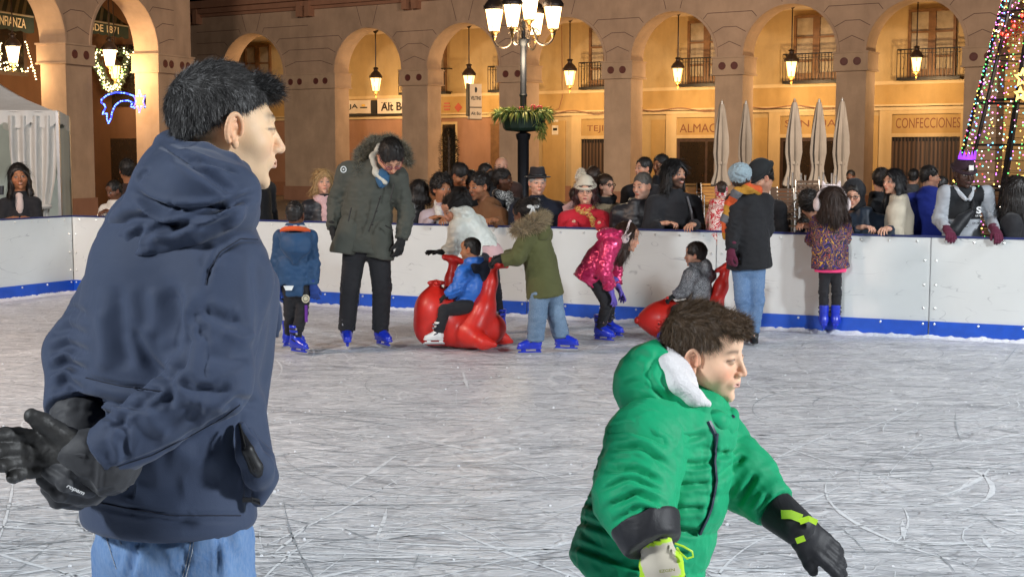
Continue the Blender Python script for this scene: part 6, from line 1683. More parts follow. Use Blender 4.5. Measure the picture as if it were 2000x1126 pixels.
def wmb(m, name, mt, root, par=None, **k):
    o = m.build(name, mt, par or root, **k); o.matrix_parent_inverse = Matrix.Translation(-Vector(root['_l'])); return o
ORANGE = cloth('orange_lining', (.62, .09, .02)); M_BKNIT = cloth('black_knit_glove', (.012, .012, .012), weave=90)
# ---- boy in blue jacket seen from behind
fg = Fig(582, 691)
r_, H, J, ja = skater('small boy seen from behind in a teal jacket with orange hood lining', fg,
    dict(nk=(577, 447, 0), chs=(576, 480, 0), wst=(573, 520, 0), pel=(577, 560, 0), shL=(549, 464, 0), shR=(604, 464, 0), elL=(541, 515, .02), elR=(613, 512, .0), wrL=(543, 560, -.02), wrR=(612, 556, -.04),
         hpL=(566, 566, 0), hpR=(591, 566, .0), knL=(567, 612, .05), knR=(590, 610, 0), anL=(564, 652, .14), anR=(577, 662, -.02), toL=(572, 662, .16), toR=(600, 672, -.12)),
    (577, 419, 51, 172, 6, 0, dict(skin=SKN['b'], kid=1)), dict(style='curly', color=BLK, n=1500, bumpy=.003, t=.004, length=.008), dict(ch=.105, ws=.112, hm=.125, q=1.25, sh=.062, el=.052, cf=.045, hem=fg.p(575, 577)), cloth('teal_jacket', (.018, .06, .14), rough=.6), dict(hp=.068, kn=.052, an=.045, pel=.09), C_BLACK,
    gl=cloth('mitten_blue', (.02, .05, .22)), gside={'R': ((.1, 0, -1), (0, .6, -.2), 1, dict(curl=30)), 'L': ((-.1, .1, -1), (.5, .5, 0), 1, dict(curl=30))}, skk=.86, hsz=.85)
p0 = fg.p(577, 462, -.09); g = G(p0-.25, p0+.25, .008)
g.chain([fg.p(556, 462, -.07), fg.p(577, 478, -.13), fg.p(598, 462, -.07)], [.05, .055, .05], .05); g.ell(fg.p(578, 478, -.12), V(.13, .055, .10), None, .04); g.cap(fg.p(578, 490, -.12), fg.p(577, 512, -.12), .06, .02, .05, e=V(1, 0, 0), q=1.4)
v, f = g.mesh(); v = disp(v, f, .004, 7, 3); hd_ = obj('hood', v, f, cloth('teal_jacket', (0, 0, 0)), r_)
g = G(p0-.25, p0+.25, .008); g.torus(fg.p(577, 452, -.03), rotm(180, 18), .105, .10, .022, 0); v, f = g.mesh(); obj('hood_lining', v, f, ORANGE, r_)
g = G(p0-.25, p0+.25, .008); g.torus(fg.p(577, 444, 0), rotm(180, 10), .075, .07, .018, 0); v, f = g.mesh(); obj('neck_warmer', v, f, C_WHITEC, r_)
q_ = fg.p(563, 562, -.155); wmb(MB().add([q_+V(-.04, 0, .018), q_+V(.045, 0, .018), q_+V(.028, -.0, -.02), q_+V(-.022, 0, -.02)], [(0, 3, 2, 1)]), 'reflective_badge', mat('reflective', (.7, .75, .75), .3), r_)
q_ = J['knR']+V(.02, -.06, .02); m = MB(); m.obox(fg.p(598, 612, -.055), (.012, 0, 0), (0, .002, 0), (0, 0, .07)); wmb(m, 'purple_stripe', mat('purple_print', (.12, .02, .25), .4), r_)
m = MB(); m.lathe(V(0, 0, 0), [(.001, 0), (.03, 0), (.03, .003)], 16); c_ = fg.p(597, 583, -.09); m = MB(); m.tube([c_+V(.028*math.cos(a), 0, .03*math.sin(a)) for a in np.linspace(0, 6.283, 15)], .006, 5); m.ico(c_+V(0, .003, 0), .02, 8, 5, (1, .3, 1)); wmb(m, 'round_badge', mat('badge_cream', (.6, .55, .4), .5), r_)
# ---- man in green parka
fg = Fig(716, 680)
M_PARKA = cloth('grey_green_parka', (.060, .064, .052), rough=.75); FLEECE = cloth('cream_fleece', (.50, .49, .42), weave=60, wr=.6)
r_, H, J, ja = skater('tall man in a grey green parka with fur hood looking down on blue skates', fg,
    dict(nk=(742, 318, 0), chs=(722, 365, 0), wst=(717, 420, 0), pel=(712, 475, 0), shL=(679, 338, .02), shR=(775, 348, -.05), elL=(655, 398, .05), elR=(795, 415, -.02), wrL=(650, 447, -.05), wrR=(784, 468, -.12),
         hpL=(694, 480, 0), hpR=(738, 480, .0), knL=(684, 560, -.04), knR=(746, 560, -.05), anL=(677, 645, .0), anR=(743, 645, .03), toL=(679, 660, -.18), toR=(765, 665, -.14)),
    (764, 306, 66, 22, 52, -6, dict(skin=SKN['w'], d=-.16, nr=.06)), dict(style='short', color=BLK, n=2500, t=.007), dict(ch=.165, ws=.165, hm=.17, q=1.28, sh=.088, el=.073, cf=.058, hem=fg.p(712, 492), k=.05), M_PARKA, dict(hp=.105, kn=.082, an=.072, pel=.13), C_BLACK,
    gl=M_BKNIT, gside={'L': ((.05, -.1, -1), (.9, .3, 0), 1, dict(curl=32)), 'R': ((-.15, -.2, -1), (-.6, .6, 0), -1, dict(curl=30))}, skk=1.0, crs=.010)
# parka skirt flares, split in front
g = G(J['pel']-.5, J['pel']+.5, .011); 
for a, b, c_ in ((fg.p(690, 440, -.05), fg.p(672, 488, -.06), .115), (fg.p(738, 445, -.05), fg.p(742, 500, -.06), .12), (fg.p(712, 440, .05), fg.p(712, 480, .06), .14)): g.cap(a, b, c_, c_, .03)
g.plane(fg.p(700, 497, 0), V(-.15, 0, -1)); g.cap(fg.p(722, 500, -.22), fg.p(716, 452, -.22), .05, .012, .03, 's'); v, f = g.mesh(); v = disp(v, f, .008, 4, 6); obj('jacket_skirt', v, f, M_PARKA, r_)
g = G(J['nk']-.4, J['nk']+.4, .009)
g.chain([fg.p(752, 356, -.19), fg.p(734, 338, -.15), fg.p(728, 305, -.04), fg.p(744, 285, .04), fg.p(765, 280, .05)], [.018, .023, .025, .024, .02], .03); v, f = g.mesh(); v = disp(v, f, .006, 12, 6); obj('fleece_lining', v, f, FLEECE, r_)
g = G(J['nk']-.45, J['nk']+.45, .010)
g.chain([fg.p(700, 325, -.02), fg.p(706, 298, .06), fg.p(730, 278, .12), fg.p(760, 276, .12), fg.p(785, 292, .08), fg.p(798, 320, .0)], [.03, .042, .05, .05, .04, .02], .04)
g.ell(fg.p(735, 320, .10), V(.13, .09, .13), None, .05); v, f = g.mesh(); v = disp(v, f, .006, 6, 1); obj('hood', v, f, M_PARKA, r_)
rim = G(J['nk']-.45, J['nk']+.45, .010); rim.chain([fg.p(699, 338, -.07), fg.p(703, 303, .03), fg.p(726, 279, .08), fg.p(762, 274, .08), fg.p(788, 290, .04), fg.p(799, 318, -.04)], [.022, .030, .034, .034, .03, .018], .02); v, f = rim.mesh()
sv, sf, sc_ = strands(v, f, np.ones(len(v)), 7000, .055, lambda P, N, r: N+V(0, 0, -.35)+r.normal(size=P.shape)*.35, .004, 3, .5, (.16, .14, .09), root=.01, seed=9, cvar=.6)
V2, F2 = join([(v, f), (sv, sf)]); obj('fur_trim', V2, F2, M_FUR, r_, np.concatenate([np.tile((.12, .11, .075), (len(v), 1)), sc_]))
g = G(J['nk']-.3, J['nk']+.3, .009); g.ell(fg.p(747, 348, -.13), V(.06, .055, .07), None, 0); g.cap(fg.p(748, 340, -.12), fg.p(745, 362, -.17), .045, .025, .03); v, f = g.mesh(); obj('sweater', v, f, cloth('blue_sweater', (.03, .10, .20)), r_)
glasses(H, r_, mat('rose_frame', (.25, .05, .09), .3), th=.002)
m = MB(); m.tube([fg.p(744, 382, -.27), fg.p(728, 430, -.24), fg.p(719, 452, -.23)], .006, 5)
for q_ in ((742, 388), (735, 412), (727, 438)): m.ico(fg.p(q_[0], q_[1], -.275), .011, 6, 4)
wmb(m, 'placket', mat('dark_seam', (.02, .02, .018), .6), r_)
m = MB(); c_ = fg.p(671, 331, -.085); m.tube([c_+V(.022*math.cos(a), 0, .024*math.sin(a)) for a in np.linspace(0, 6.283, 15)], .005, 5); m.ico(c_, .009, 6, 4); wmb(m, 'sleeve_badge', mat('reflective', (.7, .75, .75), .3), r_)
for (a, b) in (((770, 358), (762, 392)), ((686, 405), (680, 432)), ((752, 440), (768, 450))):
    wmb(MB().tube([fg.p(*a, -.235), fg.p(*b, -.235)], .006, 5), 'pocket_zip', mat('dark_seam', (.02, .02, .018), .6), r_)
# ---- girl in white shiny jacket bending over the whale
fg = Fig(975, 652)
M_WSHINY = cloth('pearl_jacket', (.66, .68, .62), rough=.42, spec=.45, wr=.5); MC['pearl_jacket'].node_tree.nodes
r_, H, J, ja = skater('girl with a high black ponytail in a shiny white jacket bending over the red whale', fg,
    dict(nk=(897, 418, 0), chs=(915, 440, 0), wst=(930, 465, 0), pel=(948, 492, .0), shL=(893, 446, -.12), shR=(930, 436, .14), elL=(885, 487, -.15), elR=(955, 470, .10), wrL=(864, 492, -.18), wrR=(962, 492, -.05),
         hpL=(945, 505, -.08), hpR=(958, 503, .08), knL=(950, 575, -.05), knR=(968, 572, .08), anL=(955, 622, -.0), anR=(977, 628, .06), toL=(940, 628, .0), toR=(962, 640, .02)),
    (884, 408, 52, -62, 25, 0, dict(skin=SKN['w'], fem=1, kid=1)), dict(style='pony', color=(.010, .007, .006), n=2500, lenl=.13, down=(.25, -.1, -1), width=.003), dict(ch=.125, ws=.13, hm=.13, q=1.15, sh=.075, el=.065, cf=.05, hem=fg.p(952, 498), aquilt=(.09, .006)), M_WSHINY, dict(hp=.07, kn=.055, an=.045, pel=.09), C_DJEAN,
    gl=M_BKNIT, gside={'L': ((-1, -.1, .05), (0, -.3, -1), 1, dict(curl=4, spread=2.2)), 'R': ((.3, -.5, -.5), (-.5, 0, -1), 1, dict(curl=50))}, skk=.88, hsz=.85, crs=.010)
g = G(J['nk']-.3, J['nk']+.3, .009); g.ell(fg.p(905, 420, .0), V(.11, .13, .09), None, 0); g.torus(fg.p(895, 415, 0), rotm(-62, -20), .10, .09, .03, .03); v, f = g.mesh(); v = disp(v, f, .009, 9, 3, True); obj('hood', v, f, M_WSHINY, r_)
g = G(J['pel']-.3, J['pel']+.3, .01); g.cap(fg.p(940, 486, 0), fg.p(958, 496, 0), .12, .12, 0); v, f = g.mesh(); obj('hem_band', v, f, C_PINK, r_)
# ---- toddler in bright blue jacket riding the whale
WY = ground(905, 680)[1]
class At(Fig):
    def __init__(s, Y, x, y): s.Y = Y; s.sc = F/Y; s.o = W(x, y, Y)
fg = At(WY, 905, 610)
M_BRB = cloth('bright_blue_jacket', (.018, .13, .50), rough=.45, spec=.5)
r_, H, J, ja = skater('toddler in a bright blue jacket with navy hood sitting on the red whale', fg,
    dict(nk=(926, 512, 0), chs=(925, 540, 0), wst=(920, 565, 0), pel=(912, 592, 0), shL=(905, 533, -.10), shR=(940, 530, .1), elL=(892, 562, -.14), elR=(905, 560, .14), wrL=(873, 577, -.12), wrR=(880, 575, .10),
         hpL=(912, 598, -.09), hpR=(905, 592, .07), knL=(868, 606, -.17), knR=(872, 600, .16), anL=(856, 650, -.19), anR=(856, 650, .19), toL=(838, 655, -.2), toR=(838, 655, .2)),
    (918, 487, 47, -108, 4, 0, dict(skin=SKN['t'], kid=1)), dict(style='short', color=BLK, n=2500, t=.001, length=.007, width=.002), dict(ch=.098, ws=.11, hm=.11, q=1.12, sh=.065, el=.058, cf=.048, hem=fg.p(908, 602)), M_BRB, dict(hp=.068, kn=.05, an=.045, pel=.09), C_BLACK,
    gl=M_BKNIT, gside={'L': ((-1, .1, -.5), (0, 0, -1), 1, dict(curl=55)), 'R': ((-1, 0, -.5), (0, 0, -1), -1, dict(curl=55))}, skates=False, skk=.72, hsz=.7)
g = G(J['nk']-.3, J['nk']+.3, .008); g.chain([fg.p(905, 525, -.06), fg.p(925, 525, -.07), fg.p(948, 522, 0), fg.p(930, 515, .08)], [.03, .045, .055, .04], .03); g.ell(fg.p(945, 535, 0), V(.055, .09, .085), None, .04); v, f = g.mesh(); obj('hood', v, f, C_NAVY, r_)
for s_ in 'LR': skate(r_, J['an'+s_], (-1, -.1, 0), .72, mt=M_SKW)
for s_ in 'LR': pass
# ---- girl in olive parka
fg = Fig(1060, 690)
M_OLIVE = cloth('olive_parka', (.085, .088, .030)); M_DENIM = None
def denim(name, c1, c2, fade=.5):
    t = NT(name); co = t.coords(); n = t.noise(3.5, 4, .6, co); w_ = t.noise(260, 2, .5, t.coords(scale=(1, 1, .25)))
    t.base(t.mix(t.ramp(w_, [(.35, .15), (.65, .0)]), t.mix(t.ramp(n, [(.35, 0), (.68, fade)]), c1, c2), (.5, .55, .6))); t.b.inputs['Roughness'].default_value = .85
    b = t.bump(t.noise(8, 3, .5, co, 1.5), .5, .012); t.bump(t.noise(300, 2), .2, .001, b); MC[name] = t.m; return t.m
M_DEN = denim('light_denim', (.09, .16, .26), (.22, .32, .44)); M_DEN2 = denim('blue_denim', (.07, .15, .30), (.14, .25, .42))
r_, H, J, ja = skater('girl in an olive parka with fur hood and a white hair bow', fg,
    dict(nk=(1035, 437, 0), chs=(1046, 468, 0), wst=(1055, 510, 0), pel=(1064, 555, .0), shL=(1030, 460, -.12), shR=(1062, 458, .13), elL=(1010, 502, -.14), elR=(1030, 500, .14), wrL=(982, 508, -.12), wrR=(985, 500, .10),
         hpL=(1054, 566, -.07), hpR=(1078, 562, .07), knL=(1050, 618, -.08), knR=(1085, 612, .06), anL=(1045, 664, -.04), anR=(1096, 656, .10), toL=(1022, 672, -.05), toR=(1115, 668, .08)),
    (1022, 418, 52, -125, 18, 0, dict(skin=SKN['b'], kid=1, fem=1)), dict(style='pony', color=BLK, n=1800, lenl=.02, width=.003), dict(ch=.120, ws=.130, hm=.155, q=1.15, sh=.070, el=.065, cf=.055, hem=fg.p(1066, 580)), M_OLIVE, dict(hp=.085, kn=.075, an=.072, pel=.11), M_DEN,
    gl=M_BKNIT, gside={'L': ((-1, .2, -.1), (0, -.2, -1), 1, dict(curl=45)), 'R': ((-1, 0, -.1), (0, 0, -1), -1, dict(curl=45))}, skk=.88, hsz=.85)
rim = G(J['nk']-.35, J['nk']+.35, .009); rim.chain([fg.p(1003, 452, -.10), fg.p(1022, 448, -.17), fg.p(1045, 436, -.15), fg.p(1058, 428, -.02), fg.p(1050, 430, .12)], [.022, .040, .048, .042, .03], .02); v, f = rim.mesh()
sv, sf, sc_ = strands(v, f, np.ones(len(v)), 7000, .060, lambda P, N, r: N+V(.5, 0, .25)+r.normal(size=P.shape)*.35, .004, 3, .4, (.33, .25, .14), root=.01, seed=19, cvar=.6)
V2, F2 = join([(v, f), (sv, sf)]); obj('fur_trim', V2, F2, M_FUR, r_, np.concatenate([np.tile((.22, .17, .10), (len(v), 1)), sc_]))
g = G(J['nk']-.35, J['nk']+.35, .009); g.ell(fg.p(1052, 452, 0), V(.11, .15, .10), None, 0); v, f = g.mesh(); v = disp(v, f, .006, 6, 3); obj('hood', v, f, M_OLIVE, r_)
g = G(H.c-.3, H.c+.3, .006); c_ = fg.p(1041, 406, -.10)
for sx, sz in ((-1, .25), (1, .35)): g.ell(c_+V(sx*.026, 0, .01*sz+.008), V(.026, .012, .017), None, .006); g.cap(c_, c_+V(sx*.025, 0, -.05), .009, .011, .006)
g.ell(c_, V(.011, .013, .011), None, .004); v, f = g.mesh(); obj('hair_bow', v, f, mat('bow_white', (.75, .75, .73), .6), r_)
# ---- girl in shiny pink jacket
fg = Fig(1185, 668)
M_PKS = cloth('metallic_pink_jacket', (.62, .025, .13), rough=.22, spec=.9, wr=.9, wscale=12); MC['metallic_pink_jacket'].node_tree.nodes['Principled BSDF'].inputs['Metallic'].default_value = .45
EARW = cloth('pink_fluffy', (.72, .60, .58), weave=60)
r_, H, J, ja = skater('girl bending forward in a metallic pink jacket with violet gloves and unicorn ear muffs', fg,
    dict(nk=(1208, 462, 0), chs=(1192, 480, 0), wst=(1170, 510, 0), pel=(1150, 540, .0), shL=(1193, 480, -.13), shR=(1205, 472, .13), elL=(1182, 530, -.17), elR=(1203, 525, .15), wrL=(1192, 562, -.13), wrR=(1205, 556, .08),
         hpL=(1160, 545, -.07), hpR=(1165, 543, .07), knL=(1186, 592, -.08), knR=(1192, 590, .07), anL=(1172, 640, -.03), anR=(1187, 632, .10), toL=(1195, 648, -.10), toR=(1208, 640, .06)),
    (1226, 462, 54, 78, 12, 0, dict(skin=SKN['w'], kid=1, fem=1, smile=1)), dict(style='long', color=(.04, .018, .010), n=3500, lenl=.14, down=(-.15, 0, -1), width=.003), dict(ch=.115, ws=.125, hm=.135, q=1.15, sh=.075, el=.062, cf=.05, hem=fg.p(1143, 552), quilt=(.10, .006), aquilt=(.10, .007)), M_PKS, dict(hp=.066, kn=.052, an=.045, pel=.09), C_BLACK,
    gl=cloth('violet_glove', (.13, .09, .42), weave=90), gside={'L': ((.35, -.1, -1), (-.8, .3, 0), 1, dict(curl=5, spread=1.8)), 'R': ((.5, .0, -1), (-.8, -.3, 0), -1, dict(curl=8, spread=1.8))}, skk=.88, hsz=.92, crs=.012)
g = G(J['nk']-.3, J['nk']+.3, .009); g.ell(fg.p(1190, 460, 0), V(.11, .13, .07), None, 0); g.torus(fg.p(1200, 462, 0), rotm(78, -30), .10, .09, .032, .03); v, f = g.mesh(); v = disp(v, f, .010, 10, 3, True); obj('hood', v, f, M_PKS, r_)
def earmuffs(H, root, mt, band=True, ears=False, horn=False):
    k = H.k; L = H.loc; g = G(H.c-.22*k, H.c+.28*k, .006)
    cx_ = .118 if ears else .092
    for sg in (-1, 1): g.ell(L(sg*cx_, -.012, -.012), V(.026, .050, .054)*k if ears else V(.022, .040, .045)*k, H.M, 0)
    pts = [L((cx_+.002)*math.cos(a), -.008, -.005+.140*math.sin(a)) for a in np.linspace(0, math.pi, 12)]
    g.chain(pts, [.010*k]*12, .004)
    if ears:
        for sg in (-1, 1): g.cap(L(sg*.052, -.008, .118), L(sg*.066, -.012, .165), .022*k, .006*k, .01, e=H.M[:, 0], q=1.2)
    if horn:
        for q_ in (-1, 1): g.cap(L(q_*.108, .018, .022), L(q_*.110, .035, .050), .008*k, .004*k, .006); g.cap(L(q_*.108, -.012, .025), L(q_*.110, -.012, .055), .008*k, .004*k, .006)
    v, f = g.mesh(); o = obj('ear_muffs', v, f, mt, root)
    if horn:
        m = MB()
        for q_ in (-1, 1): m.ico(L(q_*.114, .012, -.012), .007*k, 8, 5)
        x = m.build('muff_eye', mat('muff_eye', (.02, .03, .12), .2), o); x.matrix_parent_inverse = Matrix.Translation(-Vector(root['_l']))
    return o
earmuffs(H, r_, EARW, horn=True)
# ---- toddler on the second whale
W2Y = ground(1310, 662)[1]-.0; fg = At(W2Y, 1350, 600)
PATG = pattern_cloth('grey_fleck', [(.03, .03, .035), (.22, .22, .23), (.05, .05, .055), (.30, .30, .31), (.04, .04, .045)], 40)
r_, H, J, ja = skater('toddler in a grey flecked coat riding the second whale', fg,
    dict(nk=(1366, 522, 0), chs=(1367, 545, 0), wst=(1365, 568, 0), pel=(1365, 592, 0), shL=(1350, 538, -.10), shR=(1382, 538, .1), elL=(1337, 566, -.13), elR=(1350, 566, .13), wrL=(1318, 578, -.10), wrR=(1320, 576, .10),
         hpL=(1362, 598, -.09), hpR=(1362, 592, .07), knL=(1322, 606, -.17), knR=(1322, 600, .16), anL=(1310, 645, -.19), anR=(1310, 645, .19), toL=(1295, 650, -.2), toR=(1295, 650, .2)),
    (1357, 497, 46, -100, 2, 0, dict(skin=SKN['w'], kid=1)), dict(style='short', color=(.018, .010, .007), n=2500, t=.012, length=.02), dict(ch=.10, ws=.108, hm=.11, q=1.12, sh=.066, el=.058, cf=.05, hem=fg.p(1365, 600)), PATG, dict(hp=.068, kn=.05, an=.045, pel=.09), C_BLACK,
    gl=M_BKNIT, gside={'L': ((-1, .1, -.3), (0, 0, -1), 1, dict(curl=50)), 'R': ((-1, 0, -.3), (0, 0, -1), -1, dict(curl=50))}, skates=False, skk=.72, hsz=.7)
g = G(J['nk']-.3, J['nk']+.3, .008); g.ell(fg.p(1376, 524, 0), V(.07, .11, .09), None, 0); g.torus(fg.p(1364, 520, 0), rotm(-100, -20), .085, .075, .022, .02); v, f = g.mesh(); obj('hood', v, f, PATG, r_)
for s_ in 'LR': skate(r_, J['an'+s_], (-1, -.1, 0), .72, mt=M_SKB)
# ---- woman in black coat, grey beret, striped scarf
fg = Fig(1468, 671)
C_WOOL = cloth('black_wool_coat', (.011, .011, .013), weave=120)
r_, H, J, ja = skater('woman in a black coat and jeans with grey beret and orange striped scarf', fg,
    dict(nk=(1452, 376, 0), chs=(1462, 415, 0), wst=(1463, 455, 0), pel=(1463, 510, .0), shL=(1436, 395, -.02), shR=(1492, 395, .03), elL=(1431, 445, -.08), elR=(1497, 448, .06), wrL=(1428, 488, -.16), wrR=(1478, 462, .24),
         hpL=(1449, 522, -.0), hpR=(1475, 522, .0), knL=(1450, 585, -.03), knR=(1478, 585, -.02), anL=(1458, 648, .04), anR=(1472, 650, -.03), toL=(1462, 655, .10), toR=(1474, 664, -.12)),
    (1447, 352, 52, 168, 0, 6, dict(skin=SKN['w'], fem=1)), dict(style='short', color=(.05, .03, .02), n=600, t=.010), dict(ch=.130, ws=.138, hm=.165, q=1.25, sh=.078, el=.066, cf=.055, hem=fg.p(1464, 524)), C_WOOL, dict(hp=.090, kn=.066, an=.052, pel=.115), M_DEN2,
    gl=M_BURG, gside={'L': ((-.2, -.2, -1), (.6, .4, 0), 1, dict(curl=45)), 'R': ((-.5, .5, 0), (0, 0, -1), 1, dict(curl=45))}, skates=None, skk=1.0)
beanie(H, r_, cloth('grey_beret', (.28, .36, .40), weave=90, wr=.8), t=.014, z0=.005, fold=False, slouch=1, name='beret')
g = G(J['nk']-.5, J['nk']+.3, .009)
sc_m = NT('striped_scarf'); n_ = sc_m.n('ShaderNodeSeparateXYZ'); sc_m.l(sc_m.coords(), n_.inputs[0])
sc_m.base(sc_m.ramp(sc_m.math('FRACT', sc_m.math('ADD', sc_m.math('MULTIPLY', n_.outputs[2], 4.), sc_m.math('MULTIPLY', n_.outputs[0], 2.))), [(0, (.42, .20, .02)), (.35, (.60, .09, .02)), (.7, (.12, .12, .13)), (.85, (.12, .12, .13))], 'CONSTANT')); sc_m.b.inputs['Roughness'].default_value = .9
g.chain([fg.p(1424, 402, -.05), fg.p(1438, 376, -.13), fg.p(1462, 368, -.13), fg.p(1480, 372, -.02), fg.p(1470, 370, .08), fg.p(1440, 374, .08), fg.p(1426, 395, .0)], [.035, .04, .04, .036, .036, .036, .036], .03)
g.chain([fg.p(1424, 398, -.05), fg.p(1418, 430, -.06), fg.p(1419, 462, -.06)], [.035, .038, .03], .02, e=V(1, 0, 0), q=1.2); v, f = g.mesh(); v = disp(v, f, .007, 10, 3, True); obj('scarf', v, f, sc_m.m, r_)
# grey glove hanging over the rail
# ---- girl with patterned jacket and ear muffs at the boards
fg = Fig(1622, 652)
PATJ = pattern_cloth('colourful_print', [(.012, .010, .035), (.012, .010, .035), (.50, .09, .02), (.012, .010, .035), (.012, .010, .035), (.06, .02, .22), (.012, .010, .03), (.55, .28, .04), (.012, .010, .03), (.012, .010, .03), (.40, .10, .12), (.012, .010, .03), (.03, .04, .16)], 8, dist=3.)
r_, H, J, ja = skater('girl seen from behind in a bright swirl print jacket and cat ear muffs', fg,
    dict(nk=(1624, 425, 0), chs=(1622, 450, 0), wst=(1621, 485, 0), pel=(1622, 515, .0), shL=(1598, 435, .02), shR=(1646, 435, .02), elL=(1585, 468, .08), elR=(1659, 470, .08), wrL=(1583, 462, .24), wrR=(1660, 465, .24),
         hpL=(1611, 522, 0), hpR=(1632, 522, .0), knL=(1609, 570, .0), knR=(1634, 570, .0), anL=(1609, 620, .0), anR=(1632, 620, .0), toL=(1607, 622, .15), toR=(1634, 622, .15)),
    (1624, 396, 60, 184, 10, 0, dict(skin=SKN['w'], kid=1, fem=1)), dict(style='long', color=(.035, .018, .012), n=3500, lenl=.09, width=.003), dict(ch=.112, ws=.120, hm=.138, q=1.3, sh=.066, el=.060, cf=.05, hem=fg.p(1622, 524)), PATJ, dict(hp=.056, kn=.045, an=.042, pel=.085), C_BLACK,
    gl=C_BLACK, gside={'L': ((.5, .6, .2), (0, 0, -1), -1, dict(curl=30)), 'R': ((-.5, .6, .2), (0, 0, -1), 1, dict(curl=30))}, skk=.88, hsz=.85)
g = G(J['pel']-.3, J['pel']+.3, .01); g.cap(fg.p(1622, 505), fg.p(1622, 527), .118, .112, 0, e=V(1, 0, 0), q=1.3); g.plane(fg.p(1622, 531), (0, 0, -1)); v, f = g.mesh(); obj('pink_hem', v, f, cloth('hot_pink', (.85, .06, .20)), r_)
earmuffs(H, r_, EARW, ears=True)
# =================================================================== RED WHALES
M_WR = mat('whale_plastic', (.60, .022, .014), .42, var=.10, vscale=14, coat=.05)
def whale(label, fg, pts, group):
    P = fg.p; loc = V(fg.o[0], fg.o[1], 0) if fg.o[2] < .05 else V(fg.o[0], fg.o[1], 0)
    return P
YW = WY+.02; P = lambda x, y, d=0.: W(x, y, YW+d)
lo, hi = P(790, 700, -.6), P(1020, 480, .6)
lo, hi = np.minimum(lo, hi)-.12, np.maximum(lo, hi)+.12
g = G(lo, hi, .010)
g.ell(P(852, 610), V(.19, .20, .225), None, 0); g.ell(P(905, 640), V(.36, .19, .175), None, .10); g.ell(P(840, 640), V(.13, .17, .15), None, .06)
g.cap(P(930, 655, 0), P(950, 640, 0), .16, .13, .08)
# tail prongs
g.chain([P(925, 645, -.10), P(945, 600, -.06), P(957, 550, -.02), P(963, 512, 0)], [.13, .095, .060, .040], .05, e=V(0, 1, 0), q=1.25)
g.chain([P(960, 520, 0), P(978, 516, .0), P(990, 520, .0)], [.035, .032, .018], .02, e=V(0, 1, 0), q=1.6); g.cap(P(961, 530, -.02), P(958, 505, -.04), .022, .018, .02)
g.chain([P(888, 640, .16), P(880, 590, .20), P(882, 545, .22), P(886, 508, .22)], [.13, .085, .052, .036], .05, e=V(0, 1, 0), q=1.2)
g.chain([P(868, 502, .2), P(884, 506, .22), P(908, 512, .22)], [.025, .034, .026], .02, e=V(0, 1, 0), q=1.5)
# flippers
for a, b, c_ in (((915, 655, -.16), (945, 668, -.30), (965, 672, -.34)), ((955, 650, .12), (980, 662, .16), (997, 667, .18))): g.chain([P(*a), P(*b), P(*c_)], [.085, .055, .028], .05)
g.chain([P(846, 575, 0), P(851, 556, 0)], [.06, .040], .04)
g.chain([P(838, 552, -.0), P(852, 550, 0), P(866, 552, 0)], [.017, .018, .017], .01); g.cap(P(852, 553, -.13), P(852, 553, .13), .018, None, .01)
g.plane(V(0, 0, .012), V(0, 0, -1), .02)
v, f = g.mesh(); o = start(v, f, np.tile((.5, .02, .02), (len(v), 1)), V(*P(905, 680)[:2], 0), 'red plastic riding whale carrying the toddler in bright blue', 'red riding whales', 'skating aid', 'riding_whale', M_WR)
YW2 = W2Y+.02; P = lambda x, y, d=0.: W(x, y, YW2+d)
lo, hi = P(1215, 690, -.6), P(1450, 490, .6); lo, hi = np.minimum(lo, hi)-.1, np.maximum(lo, hi)+.1
g = G(lo, hi, .009)
g.ell(P(1300, 622), V(.22, .17, .165), None, 0); g.cap(P(1285, 625), P(1246, 625), .12, .035, .08, e=V(0, 1, 0), q=1.2); g.ell(P(1345, 635), V(.32, .17, .14), None, .08)
g.chain([P(1370, 640), P(1392, 600), P(1408, 560), P(1418, 525)], [.12, .085, .055, .035], .06, e=V(0, 1, 0), q=1.3)
g.chain([P(1400, 528, .02), P(1419, 520, 0), P(1426, 512, 0)], [.02, .03, .02], .02, e=V(0, 1, 0), q=2.2)
g.chain([P(1300, 600, 0), P(1306, 585, 0)], [.055, .030], .05); g.cap(P(1304, 582, -.13), P(1304, 582, .13), .017, None, .01)
for a, b, c_ in (((1350, 640, -.14), (1372, 655, -.26), (1390, 660, -.3)), ((1390, 640, .10), (1405, 652, .2), (1415, 655, .25))): g.chain([P(*a), P(*b), P(*c_)], [.08, .05, .028], .05)
g.plane(V(0, 0, .012), V(0, 0, -1), .02)
pts = [P(x, y, -.17+.0*i) for i, (x, y) in enumerate(((1240, 630), (1262, 637), (1285, 641), (1300, 648)))]
for q0, q1 in zip(pts[:-1], pts[1:]): g.cap(q0+V(0, -.05, 0), q1+V(0, .03, 0), .007, None, .008, 's')
g.torus(P(1287, 632, -.165), np.stack([V(1, 0, 0), V(0, 0, 1), V(0, -1, 0)], 1), .020, .020, .006, .008, 's')
v, f = g.mesh(); o = start(v, f, np.tile((.5, .02, .02), (len(v), 1)), V(*P(1340, 662)[:2], 0), 'red plastic riding whale under the toddler in grey', 'red riding whales', 'skating aid', 'riding_whale', M_WR)
m = MB(); m.ico(P(1287, 632, -.165), .010, 8, 5); x = m.build('eye', mat('whale_eye', (.12, .01, .01), .3), o); x.matrix_parent_inverse = Matrix.Translation(-Vector(o['_l']))
